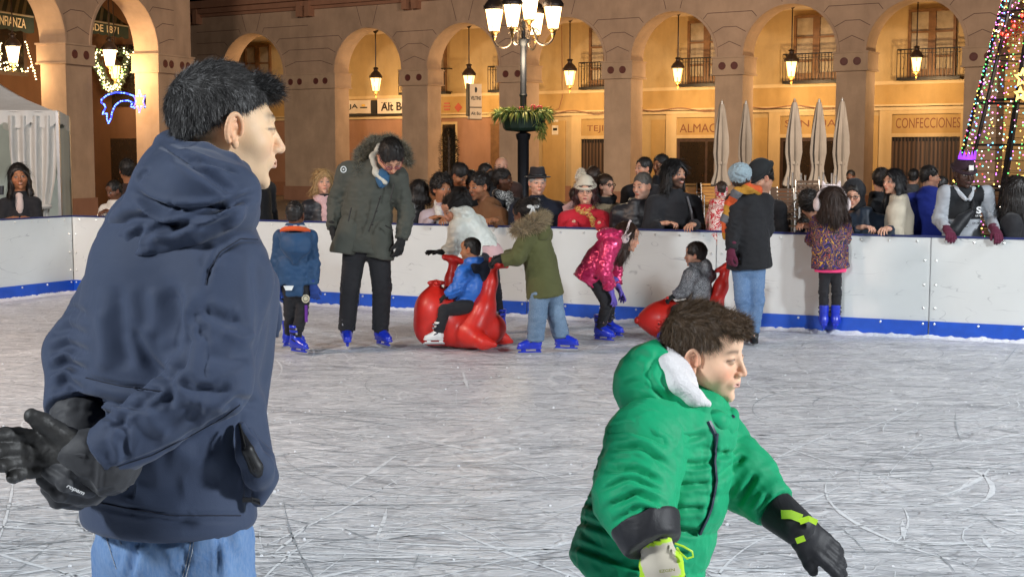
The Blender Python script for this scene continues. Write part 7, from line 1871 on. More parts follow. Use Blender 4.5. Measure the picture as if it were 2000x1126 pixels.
# =================================================================== FOREGROUND FIGURES
def proj(P):
    d = P-V(0, 0, CAMZ); fz = d[:, 1]*CT-d[:, 2]*ST; up = d[:, 1]*ST+d[:, 2]*CT
    return np.stack([1000+F*d[:, 0]/fz, 563-F*up/fz], 1)
def folds(v, f, lines, both=False, power=2):
    """press creases into (amp<0) or raise ridges on (amp>0) the cloth along polylines; lines: (pts, width px, amp m)"""
    N = vnormals(v, f); q = proj(v)
    view = V(0, 0, CAMZ)-v; view /= np.linalg.norm(view, axis=1)[:, None]
    fm = np.clip(((N*view).sum(1)+.05)*4, 0, 1)
    tot = np.zeros(len(v))
    for pts, w_, amp in lines:
        pts = np.array(pts, float); seg = np.linalg.norm(np.diff(pts, axis=0), axis=1); L = seg.sum(); s0 = 0
        best = np.full(len(v), 1e9); bt = np.zeros(len(v))
        # smooth the polyline
        t = np.concatenate([[0], np.cumsum(seg)])/L; tt = np.linspace(0, 1, 25)
        xs = np.stack([np.interp(tt, t, pts[:, 0]), np.interp(tt, t, pts[:, 1])], 1)
        for _ in range(3): xs[1:-1] = (xs[:-2]+2*xs[1:-1]+xs[2:])/4
        for i in range(24):
            a, b = xs[i], xs[i+1]; ab = b-a; h = np.clip(((q-a)@ab)/(ab@ab+1e-9), 0, 1)
            d = np.linalg.norm(q-a-h[:, None]*ab, axis=1); m = d < best; best = np.where(m, d, best); bt = np.where(m, (i+h)/24, bt)
        tap = np.clip(np.minimum(bt, 1-bt)*6+.15, 0, 1)
        tot += amp*1.0*tap*(np.exp(-(best/w_)**power)-.35*np.exp(-((best-2*w_)/w_)**2))
    return v+N*(tot*fm)[:, None]
# ---------------------------------------------------------------- man in navy jacket
Y1 = 2.6; P = lambda x, y, d=0.: W(x, y, Y1+d)
J = dict(nk=P(402, 395, .02), chs=P(345, 520, 0), wst=P(322, 760, 0), pel=P(325, 960, 0), shL=P(238, 588, .09), shR=P(436, 545, -.09), elL=P(150, 690, .08), elR=P(418, 742, -.19), wrL=P(142, 800, -.02), wrR=P(200, 890, -.21))
J['hpL'] = P(275, 1070, .05); J['hpR'] = P(400, 1060, -.04)
for s_, x0 in (('L', -.06), ('R', .05)):
    h_ = J['hp'+s_]; J['kn'+s_] = V(h_[0]+x0*.3, h_[1]+.02, .52); J['an'+s_] = V(h_[0]+x0*.4, h_[1]+.0, .13); J['to'+s_] = J['an'+s_]+V(.07, .12, -.05)
H = Head(P(446, 247, .02), 240/(F/Y1), 114, 3, 2, skin='#eac49c', neck=J['nk'], res=.0021, nr=.060, stub=.22, stubc=(.32, .25, .20), wide=.98, nose=.86, lip=(.62, .34, .25), shut=.75, brow=(.02, .014, .01))
bv, bf = limb_body(J, sc=1., res=.016)
v, f = join([(H.v, H.f), (bv, bf)]); loc = V(J['pel'][0], J['pel'][1], 0)
r1 = start(v, f, np.concatenate([H.cols, np.tile(H.skin, (len(bv), 1))]), loc, 'man in a navy hooded jacket seen from behind, black gloved hands clasped')
HV = []
v, f, c = H.hair('short', (.026, .024, .024), n=26000, width=.0010, t=.003, length=.016, bumpy=.003, res=.003, gray=(.8, .12), curl=.45, seed=4, line=-.014, nape=-.024, lift=.05, jit=.16); HV.append((v, f, c))
# quiff combed forward over the brow
g = G(H.c-.2, H.c+.2, .003); g.ell(H.loc(0, .036, .078), V(.048, .052, .024)*H.k, H.M, 0); g.ell(H.loc(.0, .073, .066), V(.040, .016, .010)*H.k, H.M, .02); v, f = g.mesh()
d0 = H.M[:, 1]; sv, sf, sc_ = strands(v, f, np.ones(len(v)), 5000, .022, lambda Pp, N, r: d0*1.0+N*.12+r.normal(size=Pp.shape)*.22, .0012, 4, .9, (.022, .020, .020), .5, seed=12)
HV.append((v, f, np.tile((.010, .009, .009), (len(v), 1)))); HV.append((sv, sf, sc_))
V2, F2 = join([(a, b) for a, b, c in HV]); obj('hair', V2, F2, M_HAIR, r1, np.concatenate([c for a, b, c in HV]))
M_NAVYJ = cloth('navy_softshell', (.041, .058, .106), rough=.72, weave=520, wr=.22, wscale=14, wrdist=.006, sheen=.3, var=.06)
g = torso_garment(J, res=.0048, ch=.136, ws=.134, hm=.146, sh=.066, el=.050, cf=.042, q=1.22, hem=P(330, 1022, 0), k=.07, neckring=False, cuts=False, nk=.08, axis=None, e=nrm(V(.93, -.36, 0)))
g.cap(J['shR'], J['elR'], .078, .060, .04); g.cap(J['elR'], J['wrR'], .060, .046, .03); g.cap(J['shL'], J['elL'], .058, .053, .04); g.cap(P(398, 550, -.085), P(388, 700, -.11), .050, .046, .05); g.cap(J['elL'], J['wrL'], .054, .046, .03)
g.ell(P(318, 610, .0), V(.120, .12, .15), None, .08); g.ell(P(430, 600, .03), V(.085, .11, .16), None, .06)
g.cap(P(468, 800, .02), P(485, 900, -.02), .045, .048, .04); g.cap(P(505, 560, .1), P(490, 820, .10), .042, .030, .05)
for s_, m_ in (('L', 0), ('R', 0)):
    d = nrm(J['wr'+s_]-J['el'+s_]); a = J['wr'+s_]; g.plane(a, d, .006, lo=a-.075+d*.02, hi=a+.075+d*.06)
v, f = g.mesh()
v = disp(v, f, .003, 3.0, 2, oct=3)
lines = [([(382, 590), (372, 650), (350, 715), (318, 755)], 7, -.007), ([(318, 755), (260, 800), (205, 845)], 6, -.006), ([(402, 560), (408, 530), (430, 492), (470, 466), (505, 470)], 5, -.0055),
 ([(331, 560), (345, 610), (352, 660), (340, 700)], 13, -.010), ([(225, 555), (238, 640), (250, 725)], 15, -.008), ([(258, 640), (288, 700), (330, 742)], 11, -.010), ([(300, 560), (306, 620), (300, 660)], 14, .006),
 ([(380, 560), (370, 650), (372, 720)], 15, .006), ([(195, 600), (205, 680), (200, 730)], 14, .006), ([(420, 470), (415, 500), (425, 530)], 12, .004),
 ([(168, 737), (230, 752), (318, 764)], 4, -.006), ([(170, 776), (225, 790), (272, 795)], 4, -.006), ([(170, 756), (240, 772), (300, 778)], 9, .005),
 ([(200, 800), (235, 830), (262, 835)], 9, -.006), ([(190, 790), (240, 806), (280, 800)], 8, .005),
 ([(392, 610), (384, 622), (392, 640), (388, 660)], 9, -.006), ([(375, 655), (368, 690), (350, 720)], 11, -.010), ([(395, 605), (440, 625), (470, 622)], 11, -.008), ([(400, 690), (450, 700), (492, 690)], 13, -.007),
 ([(352, 735), (380, 762), (420, 765), (452, 750)], 10, -.009), ([(340, 745), (330, 775), (336, 800)], 9, -.007), ([(405, 625), (404, 690), (400, 742)], 3, -.003), ([(468, 790), (440, 812), (372, 850), (297, 888), (215, 915)], 4, -.005),
 ([(395, 765), (385, 800), (372, 830)], 10, -.006), ([(430, 650), (470, 660), (500, 650)], 12, .007), ([(370, 770), (400, 795), (440, 790)], 12, .007), ([(285, 790), (300, 830), (330, 850)], 14, .006), ([(232, 812), (250, 850), (240, 890)], 9, -.006), ([(215, 850), (232, 880), (228, 905)], 8, .005),
 ([(260, 800), (300, 795), (345, 770)], 8, -.005), ([(98, 652), (135, 640), (168, 655)], 8, -.006), ([(97, 690), (130, 672), (168, 690)], 9, -.006), ([(98, 728), (130, 704), (165, 726)], 9, -.006), ([(100, 765), (132, 742), (162, 768)], 9, -.005), ([(115, 610), (140, 600), (165, 615)], 8, -.007), ([(100, 708), (135, 690), (165, 708)], 9, .007), ([(102, 745), (130, 724), (160, 745)], 9, .007),
 ([(182, 985), (250, 1000), (340, 1016), (470, 1016)], 4, -.003), ([(180, 976), (250, 990), (340, 1004), (470, 1004)], 3, -.004), ([(470, 810), (480, 900), (485, 1010)], 5, -.005), ([(330, 870), (380, 900), (430, 890)], 22, .007), ([(260, 930), (300, 960), (360, 950)], 22, -.006),
 ([(498, 500), (512, 600), (505, 700)], 12, -.007), ([(440, 800), (465, 780), (505, 790)], 9, -.007)]
v = folds(v, f, lines); ja = obj('jacket', v, f, M_NAVYJ, r1)
# hood
g = GP(P, 180, 520, 540, 240, -.35, .35, .0045)
g.n = g.n; 
g.chain([P(335, 290, .06), P(335, 332, .0), P(345, 378, -.06), P(400, 385, -.10), P(444, 378, -.085), P(472, 354, -.03)], [.028, .050, .078, .082, .052, .024], .03)
g.chain([P(335, 290, .06), P(385, 318, .12), P(445, 352, .10), P(472, 354, .02)], [.028, .035, .035, .026], .03)
g.chain([P(322, 279, .03), P(352, 285, -.02), P(400, 300, -.078), P(448, 318, -.085), P(470, 332, -.05), P(477, 352, .0)], [.017, .017, .018, .018, .017, .015], .012)
g.ell(P(368, 400, .0), V(.105, .10, .09), None, .05)
g.chain([P(285, 392, .03), P(250, 428, .03), P(222, 466, .0), P(238, 488, -.05), P(300, 482, -.11), P(380, 450, -.15), P(450, 418, -.15), P(478, 394, -.10)], [.038, .034, .028, .023, .023, .023, .023, .017], .012)
g.ell(P(278, 442, .01), V(.060, .08, .055), None, .02); g.ell(P(340, 440, -.05), V(.10, .08, .06), None, .04); g.ell(P(400, 420, -.03), V(.10, .10, .06), None, .04)
g.ell(P(440, 262, .02), V(.0805, .088, .10), H.M, .01, 's')
v, f = g.mesh(); v = disp(v, f, .004, 4, 7, oct=3)
hl = [([(262, 372), (285, 395), (340, 412), (420, 408), (500, 378)], 7, -.016), ([(270, 392), (320, 430), (400, 432), (470, 402)], 6, .010), ([(205, 455), (250, 425), (300, 432), (345, 452)], 10, -.014), ([(265, 470), (300, 448), (370, 430), (440, 405)], 8, -.012), ([(262, 490), (262, 462), (285, 440)], 6, -.010), ([(290, 332), (275, 340), (272, 352)], 5, -.006),
 ([(345, 300), (400, 335), (455, 380)], 9, -.012), ([(330, 310), (360, 345), (420, 372), (480, 378)], 16, .006), ([(318, 285), (345, 300), (400, 316), (470, 335)], 4, -.007), ([(215, 492), (260, 497), (300, 488)], 6, .006), ([(335, 395), (338, 415)], 4, -.008), ([(300, 460), (340, 462), (400, 440)], 10, .007)]
v = folds(v, f, hl); hd_ = obj('hood', v, f, M_NAVYJ, r1)
# hem of jeans / trousers
M_J1 = denim('foreground_denim', (.075, .17, .38), (.20, .34, .56), .7)
g = G(*bounds([J[a+s_] for a in ('hp', 'kn', 'an') for s_ in 'LR']+[J['pel']], .19), .008)
g.cap(P(335, 940, .01), P(338, 1060, .01), .112, .120, 0, e=V(.9, -.4, 0), q=1.14)
for s_ in 'LR': g.chain([J['hp'+s_], J['kn'+s_], J['an'+s_]], [.092, .076, .066], .03)
v, f = g.mesh(); v = disp(v, f, .006, 6, 5, True)
jl = [([(192, 1000), (212, 1060), (228, 1126)], 3, -.004), ([(252, 1126), (262, 1085), (268, 1050)], 7, -.010), ([(262, 1075), (282, 1068), (290, 1062)], 6, .008), ([(375, 1035), (368, 1080), (356, 1126)], 4, -.007), ([(425, 1030), (427, 1080), (426, 1126)], 4, -.006), ([(228, 1020), (235, 1060), (262, 1060)], 4, .004), ([(300, 1060), (330, 1080), (340, 1120)], 14, .008), ([(440, 1040), (460, 1080), (462, 1126)], 12, -.006)]
v = folds(v, f, jl); tr_ = obj('jeans', v, f, M_J1, r1)
def wtube(pts, r_, name, mt, root, par=None, n=5): return wmb(MB().tube([P(*q) for q in pts], r_, n), name, mt, root, par, smooth=True)
def onsurf(vv, ff, pts, lift=.0015, r=.001, name='stitching', mt=None, root=None, par=None, dash=None):
    """thin thread laid on the visible side of a garment along photo pixels"""
    q = proj(vv); N = vnormals(vv, ff); view = V(0, 0, CAMZ)-vv; fm = (N*view).sum(1) > 0; q2 = np.where(fm[:, None], q, 1e6)
    pts = np.array(pts, float); seg = np.linalg.norm(np.diff(pts, axis=0), axis=1); t = np.concatenate([[0], np.cumsum(seg)]); n_ = max(8, int(t[-1]/4)); tt = np.linspace(0, t[-1], n_)
    xs = np.stack([np.interp(tt, t, pts[:, 0]), np.interp(tt, t, pts[:, 1])], 1); out = []
    for x in xs:
        d2 = ((q2-x)**2).sum(1); i = np.argpartition(d2, 12)[:12]; w_ = 1/(d2[i]+1)
        # nearest layer towards the lens
        yy = vv[i, 1]; k_ = yy < yy.min()+.03; i = i[k_]; w_ = w_[k_]; w_ /= w_.sum()
        pt = (vv[i]*w_[:, None]).sum(0); Yd = pt[1]; nn = nrm((N[i]*w_[:, None]).sum(0)); out.append(W(x[0], x[1], Yd)+nn*lift)
    return wmb(MB().tube(out, r, 4), name, mt, root, par, smooth=True)
M_STITCH = mat('pale_stitching', (.35, .38, .42), .8); M_SEAMN = mat('navy_seam', (.010, .014, .030), .8)
for q_ in ([(376, 1035), (369, 1080), (357, 1126)], [(382, 1035), (375, 1080), (363, 1126)], [(228, 1012), (231, 1040), (238, 1062)], [(196, 1004), (210, 1055), (228, 1110)]): onsurf(v, f, q_, .001, .0009, 'stitching', M_STITCH, r1, tr_)
jv = None
g = None
jm = ja.data; co = np.zeros(len(jm.vertices)*3, np.float32); jm.vertices.foreach_get('co', co); jvv = co.reshape(-1, 3)+loc; pf = np.zeros(len(jm.polygons)*4, np.int32); jm.polygons.foreach_get('vertices', pf); jff = pf.reshape(-1, 4)
for q_ in ([(403, 556), (409, 528), (430, 492), (470, 466), (503, 468)], [(168, 737), (230, 752), (318, 764)], [(468, 790), (440, 812), (372, 850), (297, 888), (215, 915)], [(182, 978), (250, 992), (340, 1006), (470, 1006)]): onsurf(jvv, jff, q_, .0005, .0012, 'seam', M_SEAMN, r1, ja)
# side pocket with open zip
m = MB(); a = [P(468, 828, -.135), P(478, 870, -.145), P(500, 915, -.13), P(528, 945, -.07)]; 
g = GP(P, 440, 1000, 560, 800, -.3, .2, .004); g.chain([P(470, 835, -.10), P(484, 880, -.115), P(505, 920, -.10), P(515, 945, -.08)], [.010, .020, .026, .018], .01, e=V(.5, 0, 1), q=1.3); g.chain([P(478, 850, -.05), P(505, 900, -.06), P(520, 930, -.06), P(505, 975, -.08)], [.02, .028, .020, .014], .015); v, f = g.mesh(); pk = obj('pocket', v, f, M_NAVYJ, r1)
g = GP(P, 440, 1000, 560, 800, -.3, .2, .004); g.chain([P(469, 836, -.116), P(484, 878, -.142), P(500, 912, -.132), P(508, 935, -.11)], [.003, .011, .013, .007], .004); v, f = g.mesh(); obj('pocket_lining', v, f, mat('pocket_black', (.012, .012, .014), .5), r1)
wtube([(467, 828, -.122), (478, 872, -.150), (496, 915, -.147), (527, 938, -.10), (531, 930, -.08)], .0028, 'zip', mat('zip_black', (.01, .01, .01), .4), r1)
wmb(MB().tube([P(480, 972, -.17), P(492, 978, -.17), P(508, 984, -.165), P(505, 976, -.165), P(490, 972, -.17)], .0028, 5).obox(P(484, 975, -.17), (.009, 0, 0), (0, .003, 0), (0, 0, .004)), 'zip_pull', mat('zip_metal', (.06, .06, .065), .3, .8), r1, smooth=True)
# far front flap of the jacket, seen past the sleeve
g = GP(P, 480, 720, 580, 540, -.2, .35, .005); g.chain([P(505, 570, .10), P(520, 620, .12), P(541, 654, .12)], [.04, .03, .006], .02, e=V(0, 1, 0), q=.5); v, f = g.mesh(); obj('jacket_flap', v, f, M_NAVYJ, r1)
# gloves
M_GLV = mat('glove_leather', (.028, .027, .026), .55, var=.2, vscale=30, bump=.5, bscale=160, bdist=.002, spec=.5); M_GLC = cloth('glove_shell', (.042, .043, .048), rough=.6, weave=350)
g = GP(P, -30, 1000, 260, 780, -.42, .1, .0032)
w_ = P(170, 888, -.215); 
hv, hf = hand(w_, V(-1, -.05, .03), V(.1, -1, .05), .93, res=.0032, glove=.0035, side=1, fcurl=(24, 30, 32, 36), spread=1.2, thumb=40, tc=4, bulk=.0032)
hv = disp(hv, hf, .0012, 22, 6, True); obj('glove', hv, hf, M_GLV, r1)
g.cap(P(158, 886, -.215), P(150, 884, -.215), .036, .036, 0); g.cap(P(178, 890, -.212), P(212, 898, -.20), .046, .058, .012, e=V(0, .2, 1), q=1.06)
g.torus(P(213, 899, -.20), np.stack([V(0, 1, 0), V(.17, 0, 1), V(1, 0, -.17)], 1), .054, .058, .006, .004); g.ell(P(230, 902, -.195), V(.03, .047, .051), None, .004, 's')
v, f = g.mesh(); v = disp(v, f, .003, 12, 8, True); cf_ = obj('glove_cuff', v, f, M_GLC, r1)
m = MB()
for i in range(11):
    y0 = 856+i*6.2; m.tube([P(148+5*math.sin(i*2.1), y0, -.252+.006*abs(i-5)), P(156, y0+3*math.cos(i), -.256+.006*abs(i-5)), P(166+4*math.sin(i*1.3), y0+2, -.254+.006*abs(i-5))], .0036, 5)
wmb(m, 'elastic_gather', M_GLC, r1, cf_, smooth=True)
# left glove: behind and wrapped below
g = GP(P, 50, 1010, 240, 780, -.40, .2, .0032)
g.cap(P(152, 812, -.02), P(150, 862, -.06), .050, .042, 0, e=V(1, 0, 0), q=1.06); g.chain([P(150, 860, -.06), P(155, 920, -.10), P(172, 952, -.16)], [.042, .042, .030], .02)
g.ell(P(165, 945, -.16), V(.045, .05, .035), None, .02)
for i, (a, b, c_) in enumerate((((172, 938, -.20), (140, 918, -.235), (112, 905, -.225)), ((172, 955, -.20), (128, 942, -.24), (92, 918, -.225)), ((165, 970, -.18), (118, 962, -.225), (84, 935, -.215)), ((152, 978, -.15), (112, 975, -.19), (92, 955, -.19)))):
    g.chain([P(*a), P(*b), P(*c_)], [.0165, .0155, .0125], .004)
v, f = g.mesh(); v = disp(v, f, .0014, 20, 3, True); gl2 = obj('glove', v, f, M_GLC, r1)
o = text('ropam', P(147, 957, -.262), (.93, -.1, -.42), (.42, 0, .93), h=.0075, wd=.034, mt=mat('print_white', (.7, .7, .7), .6), parent=gl2, name='glove_print', shear=.3, bold=.03); o.matrix_parent_inverse = Matrix.Translation(-Vector(r1['_l']))
for s_ in 'LR': skate(r1, J['an'+s_], J['to'+s_]-J['an'+s_]+V(0, 0, .05), 1.05)
# ---------------------------------------------------------------- boy in green
Y2 = 2.98; P = lambda x, y, d=0.: W(x, y, Y2+d)
J = dict(nk=P(1352, 782, .0), chs=P(1318, 870, 0), wst=P(1272, 985, 0), pel=P(1245, 1080, 0), shL=P(1262, 868, -.13), shR=P(1372, 850, .12), elL=P(1240, 968, -.20), elR=P(1452, 932, .06), wrL=P(1266, 1040, -.26), wrR=P(1528, 1005, -.02))
for s_, a, b in (('L', -.07, .02), ('R', .07, .18)):
    h_ = J['pel']+V(.0, a, -.07); J['hp'+s_] = h_; J['kn'+s_] = V(h_[0]+b, h_[1]-.02, .38); J['an'+s_] = V(h_[0]+b-.10, h_[1], .115); J['to'+s_] = J['an'+s_]+V(.14, 0, 0)
H = Head(P(1381, 687, 0), 186/(F/Y2), 62, 6, -3, skin='#f0c4a4', neck=P(1345, 790, .02), res=.0022, kid=1, blush=.9, nr=.044, brow=(.09, .06, .04), lip=(.70, .38, .33), shut=.35)
bv, bf = limb_body(J, sc=.75, res=.016)
v, f = join([(H.v, H.f), (bv, bf)]); loc = V(J['pel'][0], J['pel'][1], 0)
r2 = start(v, f, np.concatenate([H.cols, np.tile(H.skin, (len(bv), 1))]), loc, 'brown haired boy in a bright green quilted jacket with black and yellow gloves')
v, f, c = H.hair('short', (.115, .072, .042), n=26000, width=.0011, t=.004, length=.024, bumpy=.005, res=.003, curl=.5, seed=8, line=.006, lift=.06, jit=.2, nape=-.030); A = [(v, f, c)]
g = G(H.c-.2, H.c+.2, .003); g.ell(H.loc(0, .050, .084), V(.052, .045, .024)*H.k, H.M, 0); g.ell(H.loc(.01, .078, .070), V(.042, .016, .010)*H.k, H.M, .02); v, f = g.mesh()
sv, sf, sc_ = strands(v, f, np.ones(len(v)), 5000, .018, lambda Pp, N, r: H.M[:, 1]*.7-H.M[:, 2]*.3+N*.15+r.normal(size=Pp.shape)*.3, .0013, 4, 1.2, (.115, .072, .042), .5, seed=12)
A += [(v, f, np.tile((.09, .055, .033), (len(v), 1))), (sv, sf, sc_)]
V2, F2 = join([(a, b) for a, b, c in A]); obj('hair', V2, F2, M_HAIR, r2, np.concatenate([c for a, b, c in A]))
M_GREEN = cloth('green_nylon', (.004, .36, .155), rough=.62, spec=.3, weave=600, wr=.25, wscale=16, wrdist=.005, sheen=.1, var=.05)
DEP = V(.25, -1, 0)
def body(g, J):
    pass
g = GP(P, 1090, 1300, 1580, 740, -.45, .4, .0046)
g.cap(P(1334, 840, 0), P(1294, 940, 0), .114, .138, 0, e=DEP, q=1.15, quilt=(.088, .007)); g.cap(P(1294, 940, 0), P(1243, 1105, 0), .140, .146, .02, e=DEP, q=1.12, quilt=(.088, .009, .3))
g.cap(P(1345, 825, 0), P(1332, 845, 0), .080, .105, .03, e=DEP, q=1.1)
g.cap(J['shR'], J['elR'], .088, .074, .025, quilt=(.075, .005)); g.cap(J['elR'], P(1520, 998, -.01), .074, .050, .02, quilt=(.075, .006, .4))
g.cap(P(1275, 850, -.11), J['shL'], .085, .09, .04)
d = nrm(P(1240, 1105, 0)-P(1290, 940, 0)); g.plane(P(1238, 1135, 0), d, .02)
a = P(1512, 990, -.01); d = nrm(J['wrR']-J['elR']); g.plane(a, d, .006, lo=a-.07+d*.02, hi=a+.08+d*.04)
v, f = g.mesh(); v = disp(v, f, .0022, 7, 4, True, oct=2); v = disp(v, f, .0012, 17, 9, True)
Q = -.010
fl = [([(1316, 856), (1348, 855), (1379, 847)], 6, Q), ([(1313, 902), (1361, 906), (1394, 898)], 6, Q), ([(1286, 937), (1336, 948), (1394, 944)], 6, Q), ([(1281, 980), (1326, 995), (1381, 992)], 6, Q), ([(1316, 1032), (1350, 1038), (1366, 1037)], 6, Q), ([(1300, 1075), (1345, 1082)], 6, Q),
 ([(1399, 890), (1425, 884)], 6, Q), ([(1399, 940), (1435, 905), (1455, 890)], 6, Q), ([(1440, 985), (1470, 935), (1478, 925)], 6, Q), ([(1478, 1005), (1502, 965)], 6, Q), ([(1150, 900), (1180, 912)], 6, Q), ([(1140, 940), (1178, 955)], 6, Q), ([(1128, 975), (1200, 1000)], 6, Q), ([(1122, 1012), (1210, 1042)], 6, Q), ([(1120, 1062), (1215, 1098)], 6, Q), ([(1230, 1105), (1300, 1118)], 6, Q),
 ([(1398, 850), (1392, 900), (1396, 960), (1380, 1020)], 5, -.004), ([(1330, 905), (1350, 912), (1392, 905)], 4, -.005)]
v = folds(v, f, fl); jk = obj('jacket', v, f, M_GREEN, r2)
g = GP(P, 1150, 1120, 1360, 780, -.5, .1, .0046)     # near sleeve
g.cap(J['shL'], J['elL'], .090, .084, 0, quilt=(.072, .005)); g.cap(J['elL'], P(1258, 1022, -.245), .084, .070, .02, quilt=(.072, .005, .5))
a = P(1262, 1030, -.25); d = nrm(J['wrL']-J['elL']); g.plane(a, d, .006, lo=a-.10+d*.01, hi=a+.10+d*.05)
v, f = g.mesh(); v = disp(v, f, .003, 7, 14, True); v = disp(v, f, .0015, 18, 6, True)
sl_ = [([(1190, 839), (1225, 834), (1271, 849), (1308, 871)], 6, Q), ([(1188, 876), (1251, 871), (1301, 907)], 6, Q), ([(1180, 917), (1241, 914), (1293, 942)], 6, Q), ([(1175, 957), (1231, 932), (1291, 957)], 5, Q*.8), ([(1180, 992), (1246, 962), (1296, 985)], 6, Q), ([(1195, 1022), (1246, 990), (1305, 1007)], 5, Q*.8)]
_old = [([(1180, 880), (1230, 862), (1285, 880), (1310, 905)], 5, -.006), ([(1178, 935), (1230, 915), (1290, 935), (1300, 950)], 5, -.005), ([(1180, 990), (1215, 960), (1260, 962), (1285, 985)], 5, -.006), ([(1190, 1030), (1225, 985), (1275, 990), (1300, 1005)], 5, -.005)]
v = folds(v, f, sl_); obj('sleeve', v, f, M_GREEN, r2)
# hood: outer shell, dark lining, white fleece
g = GP(P, 1170, 860, 1470, 640, -.3, .3, .0045)
Hm = rotm(55, -28); 
g.ell(P(1286, 748, 0), V(.105, .098, .094), Hm, 0); g.chain([P(1290, 674, .0), P(1262, 705, -.05), P(1276, 760, -.085), P(1325, 803, -.09), P(1390, 826, -.085), P(1428, 828, -.02)], [.018, .024, .030, .028, .022, .018], .02)
g.chain([P(1300, 682, .0), P(1330, 700, .09), P(1380, 780, .10), P(1428, 818, .03)], [.022, .024, .022, .018], .02); g.ell(P(1335, 815, .0), V(.090, .095, .040), None, .03)
g.ell(P(1375, 690, .0), V(.088, .115, .12), rotm(67, 0), .012, 's'); g.ell(P(1370, 752, .0), V(.06, .07, .06), None, .01, 's')
v, f = g.mesh(); v = disp(v, f, .003, 8, 3, True); hf_ = [([(1205, 760), (1240, 742), (1300, 775), (1345, 800)], 6, -.006), ([(1285, 690), (1262, 730), (1300, 785), (1340, 805)], 5, -.006), ([(1225, 700), (1250, 690), (1275, 700)], 7, -.004)]
v = folds(v, f, hf_); obj('hood', v, f, M_GREEN, r2)
g = GP(P, 1240, 820, 1430, 650, -.3, .3, .0045)
g.chain([P(1310, 684, -.01), P(1303, 712, -.072), P(1325, 748, -.104), P(1354, 774, -.106), P(1382, 788, -.09)], [.012, .018, .020, .017, .009], .02); g.chain([P(1304, 682, .0), P(1335, 705, .07), P(1370, 760, .08)], [.014, .02, .02], .02); g.ell(P(1322, 745, -.02), V(.055, .075, .075), None, .02); g.ell(P(1385, 690, .0), V(.082, .10, .115), rotm(67, 0), .01, 's')
v, f = g.mesh(); sv, sf, sc_ = strands(v, f, np.ones(len(v)), 10, .004, lambda Pp, N, r: N+r.normal(size=Pp.shape)*.6, .0014, 2, .5, (.72, .70, .70), .15, seed=3)
obj('fleece_lining', v, f, mat('white_fleece', (.78, .76, .77), .95, bump=.7, bscale=180, bdist=.004), r2)
g = GP(P, 1240, 760, 1360, 640, -.3, .3, .0045); g.chain([P(1297, 672, .02), P(1286, 700, -.045), P(1292, 722, -.07)], [.012, .014, .010], .02); v, f = g.mesh(); obj('hood_binding', v, f, mat('navy_binding', (.010, .014, .03), .6), r2)
# collar flap and zip
g = GP(P, 1340, 920, 1470, 740, -.3, .3, .0042)
g.chain([P(1375, 812, -.085), P(1400, 822, -.09), P(1420, 828, -.05), P(1428, 810, .03)], [.020, .020, .020, .018], .02); g.chain([P(1428, 812, -.03), P(1418, 838, -.07), P(1402, 850, -.09)], [.016, .014, .006], .01)
v, f = g.mesh(); obj('collar', v, f, M_GREEN, r2)
jm = jk.data; co = np.zeros(len(jm.vertices)*3, np.float32); jm.vertices.foreach_get('co', co); jvv = co.reshape(-1, 3)+loc; pf = np.zeros(len(jm.polygons)*4, np.int32); jm.polygons.foreach_get('vertices', pf); jff = pf.reshape(-1, 4)
M_NVZ = mat('navy_zip', (.02, .03, .06), .45)
onsurf(jvv, jff, [(1398, 845), (1394, 890), (1396, 940), (1386, 990), (1365, 1040)], .004, .0042, 'zip', M_NVZ, r2, jk)
wmb(MB().tube([P(1384, 822, -.118), P(1391, 836, -.122), P(1398, 852, -.116)], .006, 6).tube([P(1432, 812, -.06), P(1415, 838, -.09), P(1400, 852, -.112)], .005, 6), 'placket', M_NVZ, r2, smooth=True)
# gloves
M_BG = cloth('black_glove_fabric', (.018, .018, .022), rough=.55, weave=300); M_YEL = mat('neon_yellow', (.50, .80, .03), .5); M_BEI = cloth('glove_beige', (.62, .56, .45), weave=300)
g = GP(P, 1180, 1130, 1350, 990, -.5, .0, .0036)
g.cap(P(1258, 1018, -.245), P(1276, 1062, -.275), .072, .060, 0, e=V(1, .3, 0), q=1.04); d = nrm(P(1276, 1062, -.275)-P(1258, 1018, -.245)); g.plane(P(1258, 1020, -.245), -d, .006); g.plane(P(1277, 1066, -.277), d, .01)
v, f = g.mesh(); v = disp(v, f, .002, 12, 4); obj('glove_cuff', v, f, M_BG, r2)
hw = P(1284, 1072, -.275); hd = V(.28, -.15, -1)
hv, hf = hand(hw, hd, V(.35, 1, 0), .92, res=.0036, glove=.005, side=-1, curl=16, bulk=.001, thumb=30)
rel = (hv-hw); al = rel@nrm(hd); lt = rel@nrm(np.cross(nrm(hd), V(.35, 1, 0))); 
cc = np.tile((.018, .018, .022), (len(hv), 1)); N = vnormals(hv, hf); bk = (N@nrm(V(.35, 1, 0))) < .15
cc[bk & (al < .062) & (al > -.02)] = (.50, .80, .03); cc[bk & (al < .056) & (al > -.012) & (np.abs(lt) < .037)] = (.62, .56, .45)
gl3 = obj('glove', hv, hf, vcol_mat('glove_colours', .6, .3, bump=.2, bscale=250), r2, cc)
o = text('EZGEN', P(1303, 1113, -.335), (1, 0, .12), (-.12, 0, 1), h=.006, wd=.030, mt=mat('print_olive', (.25, .25, .03), .6), parent=gl3, name='glove_print', bold=.02); o.matrix_parent_inverse = Matrix.Translation(-Vector(r2['_l']))
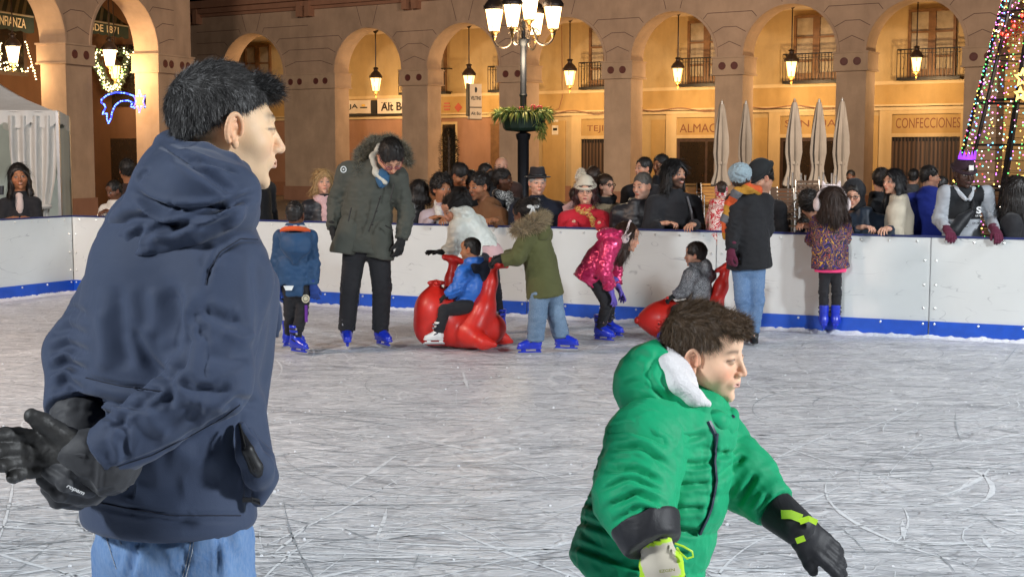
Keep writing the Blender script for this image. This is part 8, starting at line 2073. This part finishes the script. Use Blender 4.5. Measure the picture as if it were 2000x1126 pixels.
wmb(MB().tube([P(1318, 1060, -.30), P(1335, 1066, -.31), P(1352, 1076, -.31), P(1354, 1086, -.31), P(1342, 1090, -.31), P(1330, 1080, -.31), P(1322, 1068, -.30)], .0022, 5), 'glove_cord', M_YEL, r2, gl3, smooth=True)
g = GP(P, 1480, 1090, 1600, 950, -.25, .2, .0036)
g.cap(P(1515, 995, -.01), P(1556, 1028, -.05), .046, .040, 0); d = nrm(P(1556, 1028, -.05)-P(1515, 995, -.01)); g.plane(P(1513, 993, -.01), -d, .005); v, f = g.mesh(); obj('glove_cuff', v, f, M_BG, r2)
hw = P(1555, 1028, -.05); hd = V(.80, -.08, -.62)
hv, hf = hand(hw, hd, V(-.3, .8, -.4), .82, res=.0034, glove=.005, side=-1, curl=6, spread=.3, bulk=.0015, thumb=25, tc=5)
gl4 = obj('glove', hv, hf, M_BG, r2)
m = MB()
def strip(pts, w_, name):
    m = MB(); pts = [P(*q) for q in pts]; vs = []
    for i, q in enumerate(pts):
        t_ = nrm(pts[min(i+1, len(pts)-1)]-pts[max(i-1, 0)]); s = nrm(np.cross(t_, V(0, -1, .2)))*w_; vs += [q-s, q+s, q+s+V(0, .003, 0), q-s+V(0, .003, 0)]
    n_ = len(pts); m.add(vs, [(i*4+j, i*4+(j+1) % 4, i*4+4+(j+1) % 4, i*4+4+j) for i in range(n_-1) for j in range(4)]+[(0, 3, 2, 1), (n_*4-4, n_*4-3, n_*4-2, n_*4-1)]); return wmb(m, name, M_YEL, r2, gl4)
strip([(1526, 1004, -.075), (1545, 1004, -.085), (1566, 1012, -.097)], .009, 'yellow_strap'); strip([(1562, 1018, -.098), (1580, 1012, -.098), (1596, 1020, -.095)], .006, 'yellow_strap'); strip([(1555, 1056, -.10), (1572, 1050, -.105)], .006, 'yellow_strap')
g = trousers(J, res=.010, hp=.075, kn=.06, an=.055, pel=.11); v, f = g.mesh(); obj('trousers', v, f, C_NAVY, r2)
for s_ in 'LR': skate(r2, J['an'+s_], V(1, -.1, 0), .85)
for o in bpy.data.objects:
    for k_ in ('_l', '_k'):
        if k_ in o: del o[k_]
